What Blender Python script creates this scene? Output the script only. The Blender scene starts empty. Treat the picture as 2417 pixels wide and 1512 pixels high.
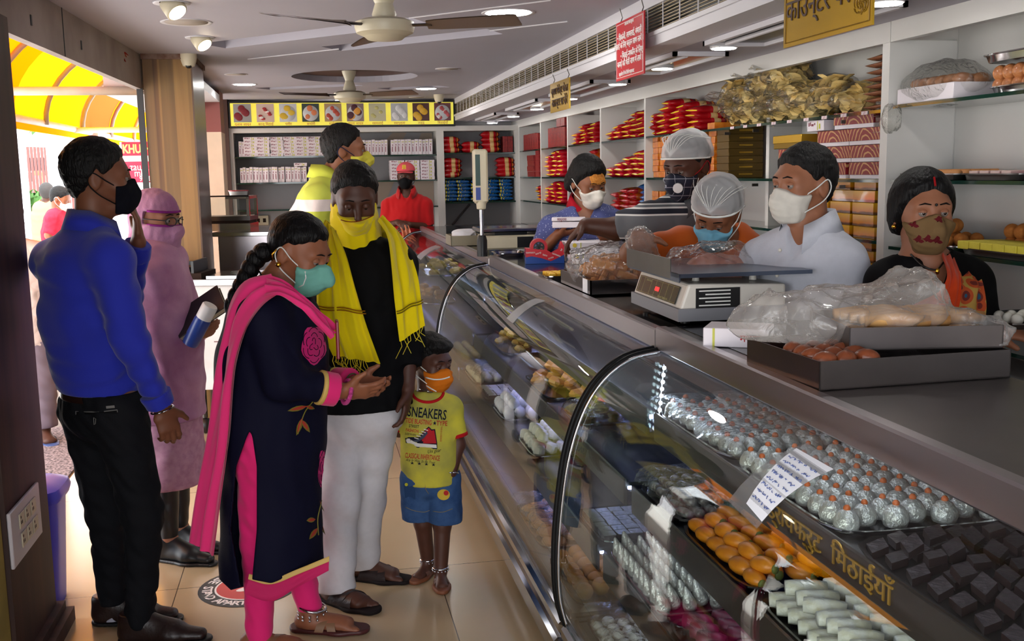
import bpy, math, random, re
import numpy as np
from mathutils import Vector, Matrix
sc = bpy.context.scene
# ---------------- camera ----------------
FL, CX, CY, HC = 2450., 1208.5, 756., 1.57
_ya, _pi, _ro = math.radians(10.8), math.radians(8.15), math.radians(1.03)
cf = np.array([math.sin(_ya)*math.cos(_pi), math.cos(_ya)*math.cos(_pi), -math.sin(_pi)])
_r0 = np.array([math.cos(_ya), -math.sin(_ya), 0.]); _u0 = np.cross(_r0, cf)
cr = _r0*math.cos(_ro)-_u0*math.sin(_ro); cu = _u0*math.cos(_ro)+_r0*math.sin(_ro)
C0 = np.array([0, 0, HC]); FH = np.array([math.sin(_ya), math.cos(_ya), 0.]); RH = _r0
cam = bpy.data.objects.new('camera', bpy.data.cameras.new('camera'))
sc.collection.objects.link(cam)
cam.matrix_world = Matrix(((cr[0], cu[0], -cf[0], 0), (cr[1], cu[1], -cf[1], 0), (cr[2], cu[2], -cf[2], HC), (0, 0, 0, 1)))
cam.data.sensor_width = 36; cam.data.lens = FL/2417*36; cam.data.clip_start = .05; cam.data.clip_end = 200
sc.camera = cam
# ---------------- world, sun, exposure ----------------
sc.view_settings.view_transform = 'Standard'; sc.view_settings.look = 'None'
sc.view_settings.gamma = 1; sc.view_settings.use_curve_mapping = False
sc.view_settings.exposure = 1.55
w = bpy.data.worlds.new('world'); sc.world = w; w.use_nodes = True
bg = w.node_tree.nodes['Background']; bg.inputs[0].default_value = (.93, .96, 1, 1); bg.inputs[1].default_value = 2.2
sun = bpy.data.objects.new('sun', bpy.data.lights.new('sun', 'SUN')); sc.collection.objects.link(sun)
sun.data.energy = 3.2; sun.data.angle = .01; sun.data.color = (1, .95, .86)
sun.rotation_euler = (math.radians(24), math.radians(16), 0)
def portal(name, loc, rot, sx, sy):
 l = bpy.data.lights.new(name, 'AREA'); l.shape = 'RECTANGLE'; l.size = sx; l.size_y = sy
 l.cycles.is_portal = True
 o = bpy.data.objects.new(name, l); sc.collection.objects.link(o); o.location = loc; o.rotation_euler = rot
portal('street_opening_light', (-1.0, 5.2, 1.2), (0, math.radians(-90), 0), 2.3, 2.9)
portal('front_opening_light', (.1, -2.48, 1.1), (math.radians(90), 0, 0), 2.4, 2.2)
portal('added_gap_portal', (-1.0, -.6, 1.1), (0, math.radians(-90), 0), 2.2, 3.6)  # portal for the gap added in the left wall beside the camera
cy = sc.cycles
cy.use_denoising = True
cy.max_bounces = 7; cy.diffuse_bounces = 3; cy.glossy_bounces = 3; cy.transmission_bounces = 5; cy.transparent_max_bounces = 32
cy.caustics_reflective = False; cy.caustics_refractive = False; cy.sample_clamp_indirect = 3
R = random.Random(7)
# ---------------- pixel to point ----------------
def ray(x, y): return cf*FL+cr*(x-CX)-cu*(y-CY)
def J(x, y, d):                       # point seen at pixel x,y at horizontal distance d ahead of the camera
 v = ray(x, y); return C0+v*(d/(v@FH))
def ONZ(x, y, z=0.): v = ray(x, y); return C0+v*((z-HC)/v[2])
def ONX(x, y, X): v = ray(x, y); return C0+v*(X/v[0])
def ONY(x, y, Y): v = ray(x, y); return C0+v*(Y/v[1])
# ---------------- materials ----------------
MATS = {}
def S(c):                             # sRGB 0-255 to linear
 return tuple(((v/255)/12.92 if v/255 < .04045 else ((v/255+.055)/1.055)**2.4) for v in c)+(1,)
def mat(name, col=(200, 200, 200), rough=.5, metal=0., emit=0., bump=0., bscale=60., var=0., vscale=8., alpha=1., spec=.5, sheen=0., stretch=None, trans=0., col2=None, coat=0.):
 if name in MATS: return MATS[name]
 m = bpy.data.materials.new(name); m.use_nodes = True; N = m.node_tree.nodes; Lk = m.node_tree.links
 p = N['Principled BSDF']; c = S(col)
 if rough >= .7 and spec == .5: spec = .12
 p.inputs['Base Color'].default_value = c; p.inputs['Roughness'].default_value = rough; p.inputs['Metallic'].default_value = metal
 p.inputs['Alpha'].default_value = alpha; p.inputs['Specular IOR Level'].default_value = spec
 if sheen: p.inputs['Sheen Weight'].default_value = sheen
 if coat: p.inputs['Coat Weight'].default_value = coat
 if trans: p.inputs['Transmission Weight'].default_value = trans
 if emit: p.inputs['Emission Color'].default_value = c; p.inputs['Emission Strength'].default_value = emit
 tc = N.new('ShaderNodeTexCoord'); mp = N.new('ShaderNodeMapping'); Lk.new(tc.outputs['Object'], mp.inputs[0])
 if stretch: mp.inputs['Scale'].default_value = stretch
 if var or col2:
  n = N.new('ShaderNodeTexNoise'); n.inputs['Scale'].default_value = vscale; n.inputs['Detail'].default_value = 5
  Lk.new(mp.outputs[0], n.inputs['Vector'])
  r = N.new('ShaderNodeValToRGB'); r.color_ramp.elements[0].position = .32; r.color_ramp.elements[1].position = .68
  if col2: a, b = c, S(col2)
  else: a = tuple(v*(1-var) for v in c[:3])+(1,); b = tuple(min(1, v*(1+var)) for v in c[:3])+(1,)
  r.color_ramp.elements[0].color = a; r.color_ramp.elements[1].color = b
  Lk.new(n.outputs[0], r.inputs[0]); Lk.new(r.outputs[0], p.inputs['Base Color'])
 if bump:
  n2 = N.new('ShaderNodeTexNoise'); n2.inputs['Scale'].default_value = bscale; n2.inputs['Detail'].default_value = 3
  Lk.new(mp.outputs[0], n2.inputs['Vector'])
  b = N.new('ShaderNodeBump'); b.inputs['Strength'].default_value = bump; b.inputs['Distance'].default_value = .01
  Lk.new(n2.outputs[0], b.inputs['Height']); Lk.new(b.outputs[0], p.inputs['Normal'])
 MATS[name] = m; return m
def glassmat(name, tint=(235, 245, 240), ior=1.5, gain=1.0, rough=.0, bump=0., bscale=12, base=0., haze=0., hazecol=(230, 230, 230)):
 if name in MATS: return MATS[name]
 m = bpy.data.materials.new(name); m.use_nodes = True; N = m.node_tree.nodes; Lk = m.node_tree.links
 N.remove(N['Principled BSDF']); out = N['Material Output']
 t = N.new('ShaderNodeBsdfTransparent'); t.inputs[0].default_value = S(tint)
 g = N.new('ShaderNodeBsdfGlossy'); g.inputs['Roughness'].default_value = rough
 lw = N.new('ShaderNodeLayerWeight'); lw.inputs[0].default_value = .5; pw = N.new('ShaderNodeMath'); pw.operation = 'POWER'; pw.inputs[1].default_value = 5; Lk.new(lw.outputs['Facing'], pw.inputs[0])
 fr = N.new('ShaderNodeMath'); fr.operation = 'MULTIPLY_ADD'; f0 = ((ior-1)/(ior+1))**2; fr.inputs[1].default_value = 1-f0; fr.inputs[2].default_value = f0; Lk.new(pw.outputs[0], fr.inputs[0])
 mu = N.new('ShaderNodeMath'); mu.operation = 'MULTIPLY_ADD'; mu.use_clamp = True; mu.inputs[1].default_value = gain; mu.inputs[2].default_value = base
 Lk.new(fr.outputs[0], mu.inputs[0]); mx = N.new('ShaderNodeMixShader'); Lk.new(mu.outputs[0], mx.inputs[0])
 Lk.new(t.outputs[0], mx.inputs[1]); Lk.new(g.outputs[0], mx.inputs[2]); last = mx
 if haze:
  d = N.new('ShaderNodeBsdfDiffuse'); d.inputs[0].default_value = S(hazecol)
  tl = N.new('ShaderNodeBsdfTranslucent'); tl.inputs[0].default_value = S(hazecol)
  ad = N.new('ShaderNodeMixShader'); Lk.new(d.outputs[0], ad.inputs[1]); Lk.new(tl.outputs[0], ad.inputs[2])
  m2 = N.new('ShaderNodeMixShader'); m2.inputs[0].default_value = haze
  Lk.new(mx.outputs[0], m2.inputs[1]); Lk.new(ad.outputs[0], m2.inputs[2]); last = m2
 if bump:
  tc = N.new('ShaderNodeTexCoord'); n2 = N.new('ShaderNodeTexNoise'); n2.inputs['Scale'].default_value = bscale; n2.inputs['Detail'].default_value = 4; n2.inputs['Distortion'].default_value = 1.5
  Lk.new(tc.outputs['Object'], n2.inputs['Vector']); b = N.new('ShaderNodeBump'); b.inputs['Strength'].default_value = bump; b.inputs['Distance'].default_value = .02
  Lk.new(n2.outputs[0], b.inputs['Height']); Lk.new(b.outputs[0], g.inputs['Normal']); Lk.new(b.outputs[0], lw.inputs['Normal'])
 Lk.new(last.outputs[0], out.inputs[0]); MATS[name] = m; return m
def nodemat(name, build, rough=.6, metal=0.):
 """build(N, Lk, principled, texcoord) wires a colour into the principled shader"""
 if name in MATS: return MATS[name]
 m = bpy.data.materials.new(name); m.use_nodes = True; N = m.node_tree.nodes; p = N['Principled BSDF']
 p.inputs['Roughness'].default_value = rough; p.inputs['Metallic'].default_value = metal
 build(N, m.node_tree.links, p, N.new('ShaderNodeTexCoord')); MATS[name] = m; return m
def bands(name, axis, stops, rough=.8, period=None, bump=.0, off=0., extra=None):
 """colour bands along an object axis; stops = [(pos, rgb)], constant steps; period repeats"""
 def b(N, Lk, p, tc):
  sp = N.new('ShaderNodeSeparateXYZ'); Lk.new(tc.outputs['Object'], sp.inputs[0]); v = sp.outputs[axis]
  lo = stops[0][0]; hi = stops[-1][0]+1e-4 if not period else period
  ma = N.new('ShaderNodeMath'); ma.operation = 'ADD'; ma.inputs[1].default_value = -off; Lk.new(v, ma.inputs[0]); v = ma.outputs[0]
  if period:
   mo = N.new('ShaderNodeMath'); mo.operation = 'FLOORED_MODULO'; mo.inputs[1].default_value = period; Lk.new(v, mo.inputs[0]); v = mo.outputs[0]; lo = 0
  mr = N.new('ShaderNodeMapRange'); mr.inputs[1].default_value = lo; mr.inputs[2].default_value = hi; Lk.new(v, mr.inputs[0])
  rp = N.new('ShaderNodeValToRGB'); rp.color_ramp.interpolation = 'CONSTANT'; E = rp.color_ramp.elements
  while len(E) > 1: E.remove(E[-1])
  for i, (q, c) in enumerate(stops):
   e = E[0] if i == 0 else E.new(min(1, (q-lo)/(hi-lo))); e.position = min(1, max(0, (q-lo)/(hi-lo))); e.color = S(c)
  Lk.new(mr.outputs[0], rp.inputs[0]); Lk.new(rp.outputs[0], p.inputs['Base Color'])
  if bump:
   n2 = N.new('ShaderNodeTexNoise'); n2.inputs['Scale'].default_value = 90; Lk.new(tc.outputs['Object'], n2.inputs['Vector'])
   bm = N.new('ShaderNodeBump'); bm.inputs['Strength'].default_value = bump; bm.inputs['Distance'].default_value = .005
   Lk.new(n2.outputs[0], bm.inputs['Height']); Lk.new(bm.outputs[0], p.inputs['Normal'])
 return nodemat(name, b, rough)
# ---------------- objects ----------------
COL = sc.collection
def tag(o, label=None, cat=None, group=None, kind=None):
 if label: o['label'] = label
 if cat: o['category'] = cat
 if group: o['group'] = group
 if kind: o['kind'] = kind
 return o
def empty(name, loc, label=None, cat=None, group=None, rz=0.):
 o = bpy.data.objects.new(name, None); COL.objects.link(o); o.location = Vector(loc); o.rotation_euler.z = rz
 o.empty_display_size = .05
 return tag(o, label, cat, group)
def wloc(o):
 M = Matrix.Identity(4); ch = []
 while o is not None: ch.append(o); o = o.parent
 for q in reversed(ch): M = M @ Matrix.LocRotScale(q.location, q.rotation_euler, q.scale)
 return M
def obj(name, V, Fc, m, parent=None, smooth=False, loc=None, mi=None, world=False):
 """mesh object; coordinates are local to the parent unless world"""
 V = np.asarray(V, float)
 if world and parent is not None:
  I = np.array(wloc(parent).inverted()); V = V@I[:3, :3].T+I[:3, 3]
 if loc is not None: V = V-np.asarray(loc, float)
 me = bpy.data.meshes.new(name)
 if isinstance(Fc, np.ndarray) and Fc.dtype != object:
  n, k = Fc.shape
  me.vertices.add(len(V)); me.vertices.foreach_set('co', V.astype(np.float32).ravel())
  me.loops.add(n*k); me.loops.foreach_set('vertex_index', Fc.astype(np.int32).ravel())
  me.polygons.add(n); me.polygons.foreach_set('loop_start', np.arange(0, n*k, k, dtype=np.int32))
  me.update(calc_edges=True)
 else: me.from_pydata([tuple(v) for v in V], [], [tuple(int(i) for i in f) for f in Fc])
 for q in (m if isinstance(m, (list, tuple)) else [m]): me.materials.append(q)
 if mi is not None: me.polygons.foreach_set('material_index', np.asarray(mi, np.int32))
 if smooth is True: me.polygons.foreach_set('use_smooth', np.ones(len(me.polygons), bool))
 elif smooth:
  me.polygons.foreach_set('use_smooth', np.ones(len(me.polygons), bool)); me.set_sharp_from_angle(angle=math.radians(smooth))
 me.validate(); me.update()
 o = bpy.data.objects.new(name, me); COL.objects.link(o)
 if parent is not None: o.parent = parent
 if loc is not None: o.location = Vector(loc)
 return o
class MB:
 def __init__(s): s.v = []; s.f = []; s.m = []; s.n = 0
 def add(s, V, Fc, mi=0):
  V = np.asarray(V, float).reshape(-1, 3); s.v.append(V); s.f += [tuple(i+s.n for i in f) for f in Fc]; s.m += [mi]*len(Fc); s.n += len(V); return s
 def box(s, lo, hi, mi=0, M=None):
  x0, y0, z0 = lo; x1, y1, z1 = hi
  V = np.array([(x0, y0, z0), (x1, y0, z0), (x1, y1, z0), (x0, y1, z0), (x0, y0, z1), (x1, y0, z1), (x1, y1, z1), (x0, y1, z1)], float)
  if M is not None: M = np.array(M); V = V@M[:3, :3].T+M[:3, 3]
  return s.add(V, [(3, 2, 1, 0), (4, 5, 6, 7), (0, 1, 5, 4), (1, 2, 6, 5), (2, 3, 7, 6), (3, 0, 4, 7)], mi)
 def bbox(s, lo, hi, b=.004, mi=0, M=None):          # box with chamfered edges
  lo = np.array(lo, float); hi = np.array(hi, float); b = min(b, *((hi-lo)/2.2)); V = []; ix = {}
  for sx in (0, 1):
   for sy in (0, 1):
    for sz in (0, 1):
     c = np.where(np.array([sx, sy, sz]) > 0, hi, lo); d = np.where(np.array([sx, sy, sz]) > 0, -b, b)
     for a in range(3):
      q = c+d; q[a] = c[a]; ix[(sx, sy, sz, a)] = len(V); V.append(q)
  Fq = []
  for a in range(3):
   o1, o2 = [k for k in range(3) if k != a]
   for e in (0, 1):
    q = []
    for (p, r) in ((0, 0), (1, 0), (1, 1), (0, 1)):
     t = [0, 0, 0]; t[a] = e; t[o1] = p; t[o2] = r; q.append(ix[(*t, a)])
    Fq.append(tuple(q) if (e == 1) == (a != 1) else tuple(q[::-1]))
   for p in (0, 1):
    for r in (0, 1):
     k0 = [0, 0, 0]; k1 = [0, 0, 0]; k0[o1] = k1[o1] = p; k0[o2] = k1[o2] = r; k1[a] = 1
     q = (ix[(*k0, o1)], ix[(*k1, o1)], ix[(*k1, o2)], ix[(*k0, o2)])
     Fq.append(q)
  for k in [(x, y, z) for x in (0, 1) for y in (0, 1) for z in (0, 1)]: Fq.append(tuple(ix[(*k, a)] for a in range(3)))
  V = np.array(V); cen = V.mean(0); G = []
  for f in Fq:
   P = V[list(f)]; nn = np.cross(P[1]-P[0], P[2]-P[0]); G.append(f if nn@(P.mean(0)-cen) > 0 else f[::-1])
  if M is not None: M = np.array(M); V = V@M[:3, :3].T+M[:3, 3]
  return s.add(V, G, mi)
 def tube(s, pts, r, n=8, mi=0, cap=True, flat=1., ref=None):
  P = np.asarray(pts, float); m = len(P); rr = np.broadcast_to(np.asarray(r, float), (m,))
  T = np.gradient(P, axis=0); T /= np.linalg.norm(T, axis=1)[:, None]+1e-12
  u = np.cross(T[0], ref if ref is not None else ((0, 0, 1) if abs(T[0][2]) < .9 else (1, 0, 0))); u /= np.linalg.norm(u); V = []
  for i in range(m):
   u = u-T[i]*(u@T[i]); u /= np.linalg.norm(u); v = np.cross(T[i], u)
   for k in range(n):
    a = 2*math.pi*k/n; V.append(P[i]+rr[i]*(u*math.cos(a)+v*math.sin(a)*flat))
  Fq = [(i*n+k, i*n+(k+1) % n, (i+1)*n+(k+1) % n, (i+1)*n+k) for i in range(m-1) for k in range(n)]
  if cap: Fq += [tuple(range(n))[::-1], tuple((m-1)*n+k for k in range(n))]
  return s.add(V, Fq, mi)
 def lathe(s, prof, c=(0, 0, 0), n=20, mi=0, M=None, sx=1., sy=1., sq=2., cap=True):
  V = []; m = len(prof); cap = cap and prof[0] != prof[-1]
  for r, z in prof:
   for k in range(n):
    a = 2*math.pi*k/n; x, y = math.cos(a), math.sin(a)
    if sq != 2: f = (abs(x)**sq+abs(y)**sq)**(-1/sq); x *= f; y *= f
    V.append((r*x*sx, r*y*sy, z))
  V = np.array(V)
  if M is not None: M = np.array(M); V = V@M[:3, :3].T+M[:3, 3]
  V = V+np.asarray(c, float)
  Fq = [(i*n+k, i*n+(k+1) % n, (i+1)*n+(k+1) % n, (i+1)*n+k) for i in range(m-1) for k in range(n)]
  if cap and prof[0][0] > 1e-6: Fq.append(tuple(range(n))[::-1])
  if cap and prof[-1][0] > 1e-6: Fq.append(tuple((m-1)*n+k for k in range(n)))
  return s.add(V, Fq, mi)
 def ball(s, c, r, n=10, m=6, mi=0, M=None):
  r = np.broadcast_to(np.asarray(r, float), (3,))
  prof = [(max(1e-7, math.sin(math.pi*i/m)), -math.cos(math.pi*i/m)) for i in range(m+1)]
  D = np.diag([*r, 1.]);
  if M is not None: D = np.array(M)@D
  return s.lathe(prof, c, n, mi, D)
 def prism(s, poly, axis, a, b, mi=0):               # polygon extruded along an axis
  P = []
  for t in (a, b):
   for p in poly:
    q = list(p); q.insert(axis, t); P.append(q)
  n = len(poly); return s.add(P, [tuple(range(n)), tuple(range(2*n-1, n-1, -1))]+[(i+n, (i+1) % n+n, (i+1) % n, i) for i in range(n)], mi)
 def grid(s, G, mi=0, closed=False):                 # G[m][n] points
  G = np.asarray(G, float); m, n = G.shape[:2]; e = n if closed else n-1
  return s.add(G.reshape(-1, 3), [(i*n+k, i*n+(k+1) % n, (i+1)*n+(k+1) % n, (i+1)*n+k) for i in range(m-1) for k in range(e)], mi)
 def done(s, name, m, parent=None, smooth=40, **k):
  return obj(name, np.concatenate(s.v), s.f, m, parent, smooth, mi=s.m, **k)
def smoothpath(P, n=8):
 P = np.asarray(P, float); Q = np.vstack([2*P[0]-P[1], P, 2*P[-1]-P[-2]]); o = []
 for i in range(1, len(Q)-2):
  for t in np.linspace(0, 1, n, endpoint=False):
   a, b, c, d = Q[i-1], Q[i], Q[i+1], Q[i+2]
   o.append(.5*(2*b+(c-a)*t+(2*a-5*b+4*c-d)*t*t+(3*b-a-3*c+d)*t**3))
 o.append(Q[-2]); return np.array(o)
def text(name, body, size, M, m, parent=None, ext=.001, align='CENTER', sx=1., shear=0., bold=0.):
 body = re.sub('([\u0915-\u0939]\u093c?(?:\u094d[\u0915-\u0939])*)\u093f', '\u093f\\1', body)   # vowel sign i is drawn before its consonant
 c = bpy.data.curves.new(name, 'FONT'); c.body = body; c.size = size; c.extrude = ext; c.align_x = align; c.align_y = 'CENTER'; c.shear = shear; c.resolution_u = 2; c.offset = bold
 c.space_character = 1.
 t = bpy.data.objects.new(name, c); COL.objects.link(t); bpy.context.view_layer.update()
 me = bpy.data.meshes.new_from_object(t.evaluated_get(bpy.context.evaluated_depsgraph_get()))
 bpy.data.objects.remove(t); me.transform(Matrix(M) @ Matrix.Diagonal((sx, 1, 1, 1))); me.materials.clear(); me.materials.append(m)
 o = bpy.data.objects.new(name, me); COL.objects.link(o)
 if parent is not None: o.parent = parent
 return o
def frame(o, x, y, z=None):            # 4x4 from origin and two axes
 x = Vector(x).normalized(); y = Vector(y).normalized(); z = x.cross(y).normalized(); y = z.cross(x)
 return Matrix(((x[0], y[0], z[0], o[0]), (x[1], y[1], z[1], o[1]), (x[2], y[2], z[2], o[2]), (0, 0, 0, 1)))
KIDS = {}
def dup(o, loc=None, rz=None, label=None, scale=None, parent=None, rot=None, top=True):
 c = o.copy(); COL.objects.link(c)
 if parent is not None: c.parent = parent
 if loc is not None: c.location = Vector(loc)
 if rz is not None: c.rotation_euler.z = rz
 if rot is not None: c.rotation_euler = rot
 if scale is not None: c.scale = (scale,)*3 if np.isscalar(scale) else scale
 if label: c['label'] = label
 if o.name not in KIDS: KIDS[o.name] = list(o.children)
 for k in KIDS[o.name]: dup(k, parent=c)
 return c
def kind(o, k='structure'): o['kind'] = k; return o
# ---------------- shared materials ----------------
def _tile(N, Lk, p, tc):
 mp = N.new('ShaderNodeMapping'); mp.inputs['Location'].default_value = (.57, -.19, 0); Lk.new(tc.outputs['Object'], mp.inputs[0])
 bk = N.new('ShaderNodeTexBrick'); bk.offset = 0; bk.inputs['Scale'].default_value = 1; bk.inputs['Brick Width'].default_value = 1.0; bk.inputs['Row Height'].default_value = 1.27
 bk.inputs['Mortar Size'].default_value = .0022; bk.inputs['Mortar Smooth'].default_value = .3
 bk.inputs['Color1'].default_value = S((186, 162, 126)); bk.inputs['Color2'].default_value = S((189, 165, 129)); bk.inputs['Mortar'].default_value = S((80, 68, 55))
 Lk.new(mp.outputs[0], bk.inputs['Vector'])
 n = N.new('ShaderNodeTexNoise'); n.inputs['Scale'].default_value = 3; n.inputs['Detail'].default_value = 8; Lk.new(tc.outputs['Object'], n.inputs['Vector'])
 mx = N.new('ShaderNodeMixRGB'); mx.blend_type = 'MULTIPLY'; mx.inputs[0].default_value = .16
 Lk.new(bk.outputs[0], mx.inputs[1]); Lk.new(n.outputs[0], mx.inputs[2]); Lk.new(mx.outputs[0], p.inputs['Base Color'])
M_tile = nodemat('floor tile', _tile, .22)
def _wood(a, b, sc_, rough=.45):
 def f(N, Lk, p, tc):
  mp = N.new('ShaderNodeMapping'); mp.inputs['Scale'].default_value = sc_; Lk.new(tc.outputs['Object'], mp.inputs[0])
  n = N.new('ShaderNodeTexNoise'); n.inputs['Scale'].default_value = 1; n.inputs['Detail'].default_value = 6; n.inputs['Distortion'].default_value = .6; Lk.new(mp.outputs[0], n.inputs['Vector'])
  r = N.new('ShaderNodeValToRGB'); r.color_ramp.elements[0].position = .35; r.color_ramp.elements[1].position = .66
  r.color_ramp.elements[0].color = S(a); r.color_ramp.elements[1].color = S(b); Lk.new(n.outputs[0], r.inputs[0]); Lk.new(r.outputs[0], p.inputs['Base Color'])
  p.inputs['Roughness'].default_value = rough
 return f
M_plank = nodemat('light plank wood', _wood((140, 100, 58), (196, 154, 98), (9, 9, .35)))
def _pl(N, Lk, p, tc):
 _wood((98, 70, 36), (160, 124, 68), (9, 9, .35))(N, Lk, p, tc); sp = N.new('ShaderNodeSeparateXYZ'); Lk.new(tc.outputs['Object'], sp.inputs[0]); mr = N.new('ShaderNodeMapRange'); mr.inputs[1].default_value = -.946; mr.inputs[2].default_value = -.665; Lk.new(sp.outputs[0], mr.inputs[0]); r = N.new('ShaderNodeValToRGB'); r.color_ramp.interpolation = 'CONSTANT'; E = r.color_ramp.elements; E[0].color = (.95, .9, .85, 1); E[1].position = .2; E[1].color = (.62, .5, .42, 1)
 for q, v in ((.3, .95), (.34, .62), (.62, 1.), (.9, .8)): e = E.new(q); e.color = (v, v*.93, v*.85, 1)
 Lk.new(mr.outputs[0], r.inputs[0]); mx = N.new('ShaderNodeMixRGB'); mx.blend_type = 'MULTIPLY'; mx.inputs[0].default_value = 1; l = p.inputs['Base Color'].links[0].from_socket; Lk.new(l, mx.inputs[1]); Lk.new(r.outputs[0], mx.inputs[2]); Lk.new(mx.outputs[0], p.inputs['Base Color'])
M_planks = nodemat('joined plank wood', _pl, .45)
M_darkwood = nodemat('dark wood', _wood((40, 20, 14), (68, 38, 27), (14, 14, .6), .6))
M_white = mat('white paint', (210, 208, 214), .5, bump=.05, bscale=40)
M_ceil = mat('ceiling paint', (172, 168, 179), .6, var=.03, vscale=2)
M_lam = mat('white laminate', (214, 212, 208), .35, var=.02, vscale=3)
M_grey = mat('grey laminate', (150, 148, 150), .5)
M_beige = mat('beige laminate', (166, 148, 132), .5)
M_steel = mat('brushed steel', (178, 172, 176), .32, 1.)
M_worn = mat('worn steel', (116, 110, 110), .3, 1., var=.12, vscale=4)
M_steel2 = mat('polished steel', (186, 184, 186), .12, 1.)
M_dsteel = mat('dark steel', (92, 88, 86), .32, 1., var=.15, vscale=5)
M_black = mat('black plastic', (18, 18, 20), .4)
M_blackst = mat('black granite', (16, 15, 18), .12, var=.3, vscale=120)
M_glass = glassmat('display glass', (243, 247, 246), 1.5, .8)
M_glassedge = mat('green glass edge', (24, 62, 52), .1, trans=.3)
M_shelfglass = mat('green shelf glass', (22, 58, 48), .06, trans=.25, spec=.8)
M_led = mat('led diffuser', (255, 253, 248), .4, emit=22)
M_cream = mat('cream plastic', (206, 196, 170), .4, var=.05)
M_brown = mat('dark brown void', (44, 30, 24), .7)
M_gold = mat('gold reflector', (190, 150, 60), .25, 1.)
def struct(b, name, m, **k): return kind(b.done(name, m, **k))
# ---------------- floor, ceiling, walls ----------------
struct(MB().box((-1.35, -2.5, -.06), (2.75, 11.0, 0)), 'floor', M_tile, smooth=False)
CZ = 2.30
import bmesh
def holed(outline, holes, z, name, m):
 bm = bmesh.new(); ed = []
 for lp in [outline]+holes:
  vs = [bm.verts.new((x, y, z)) for x, y in lp]; ed += [bm.edges.new((vs[i], vs[(i+1) % len(vs)])) for i in range(len(vs))]
 bmesh.ops.triangle_fill(bm, use_beauty=True, edges=ed)
 for f in bm.faces:
  if f.normal.z > 0: f.normal_flip()
 me = bpy.data.meshes.new(name); bm.to_mesh(me); bm.free(); me.materials.append(m)
 o = bpy.data.objects.new(name, me); COL.objects.link(o); return kind(o)
oval = [(.37+.47*math.cos(a), 8.07+.50*math.sin(a)) for a in np.linspace(0, 2*math.pi, 48, endpoint=False)]
def strip(x0, y0, x1, y1, wd=.17): return [(x0, y0), (x1, y1), (x1+.12, y1+wd), (x0+.12, y0+wd)]
strips = [strip(-.56, 6.10, .50, 5.05, .22), strip(.10, 6.22, .93, 5.42, .2), strip(-.42, 9.1, .35, 8.72, .18), strip(.6, 9.15, 1.1, 8.9, .16)]
holed([(-1.35, -2.5), (1.45, -2.5), (1.45, 11.0), (-1.35, 11.0)], [oval]+strips, CZ, 'ceiling', M_ceil)
def recess(poly, dep, mw, mt, name):
 b = MB(); n = len(poly)
 b.add([(x, y, z) for z in (CZ, CZ+dep) for x, y in poly], [(i, (i+1) % n, (i+1) % n+n, i+n) for i in range(n)], 0)
 b.add([(x, y, CZ+dep) for x, y in poly], [tuple(range(n))[::-1]], 1); struct(b, name, [mw, mt], smooth=False)
recess(oval, .045, M_ceil, nodemat('recess wood', _wood((62, 36, 22), (92, 56, 34), (2, 12, 2))), 'ceiling_oval_recess')
for s_ in strips: recess(s_, .07, M_ceil, M_ceil, 'ceiling_strip_recess')
struct(MB().box((-1.35, -2.5, CZ+.16), (2.75, 11.0, CZ+.22)), 'ceiling_slab', M_white)
for a, b_ in (((585, 139), (800, 115)), ((966, 42), (1300, 0)), ((1156, 72), (1340, 50)), ((350, 218), (470, 228))):
 p, q = ONZ(*a, CZ-.002), ONZ(*b_, CZ-.002)
 if a[0] != 350: struct(MB().tube([p, q], .004, 4), 'ceiling_joint_line', M_white)
struct(MB().prism([(-1.10, -2.5), (-1.10, 11.), (-1.40, 11.), (-1.40, -2.5)], 2, 2.08, CZ+.16), 'beam_side_far', M_white) if 0 else None
b = MB(); bx0, by0, bx1, by1 = -1.06, 3.3, -.955, 6.72
b.prism([(bx0-.04, by0), (bx0, by0), (bx1, by1), (bx1-.04, by1)], 2, 2.095, CZ+.16)
struct(b, 'beam_left', mat('stained beam paint', (168, 156, 150), .6, col2=(138, 124, 118), vscale=3, bump=.05))
b = MB()
for (x, y) in ((188, 133), (206, 200)):
 q = ONX(x, y, -1.045);
for fr in (.32, .55):
 q = np.array([bx0+(bx1-bx0)*fr+.002, by0+(by1-by0)*fr, 0]); b.box((q[0]-.003, q[1]-.008, 2.16), (q[0]+.002, q[1]+.008, 2.2))
q = np.array([bx0+(bx1-bx0)*.46, by0+(by1-by0)*.46]); b.box((q[0]-.003, q[1]-.003, 2.095), (q[0]+.003, q[1]+.003, 2.3))
struct(b, 'trim_beam_gap', M_black)
b = MB(); b.box((-1.28, 3.27, 0), (-.95, 3.76, 2.1)); struct(b, 'post_left', M_darkwood)
b = MB(); b.box((-1.30, 3.2, 0), (-.90, 3.80, .05)); b.box((-1.29, 3.2, .05), (-.925, 3.785, .08)); struct(b, 'baseboard_left', M_darkwood)
struct(MB().box((-1.35, 2.75, 0), (-.962, 3.26, CZ)), 'wall_left', mat('yellow wall paint', (176, 156, 84), .7, col2=(150, 134, 76), vscale=6))
struct(MB().box((-1.35, 1.3, 0), (-.97, 2.75, CZ)).box((-1.35, -2.5, 2.1), (-.97, 1.3, CZ)), 'wall_left_front_added', mat('dark wall paint', (96, 84, 76), .7))  # unseen wall kept dark, with a gap beside the camera added for daylight
struct(MB().box((1.3, -2.6, 0), (2.75, -2.5, CZ)).box((-1.35, -2.6, 2.15), (1.3, -2.5, CZ)), 'wall_front_added', mat('dark wall paint', (96, 84, 76), .7))  # unseen wall added behind the camera to narrow the daylight opening
b = MB(); b.box((-.946, 6.62, 0), (-.672, 7.3, CZ)); struct(b, 'pillar_left', M_planks)
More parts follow.
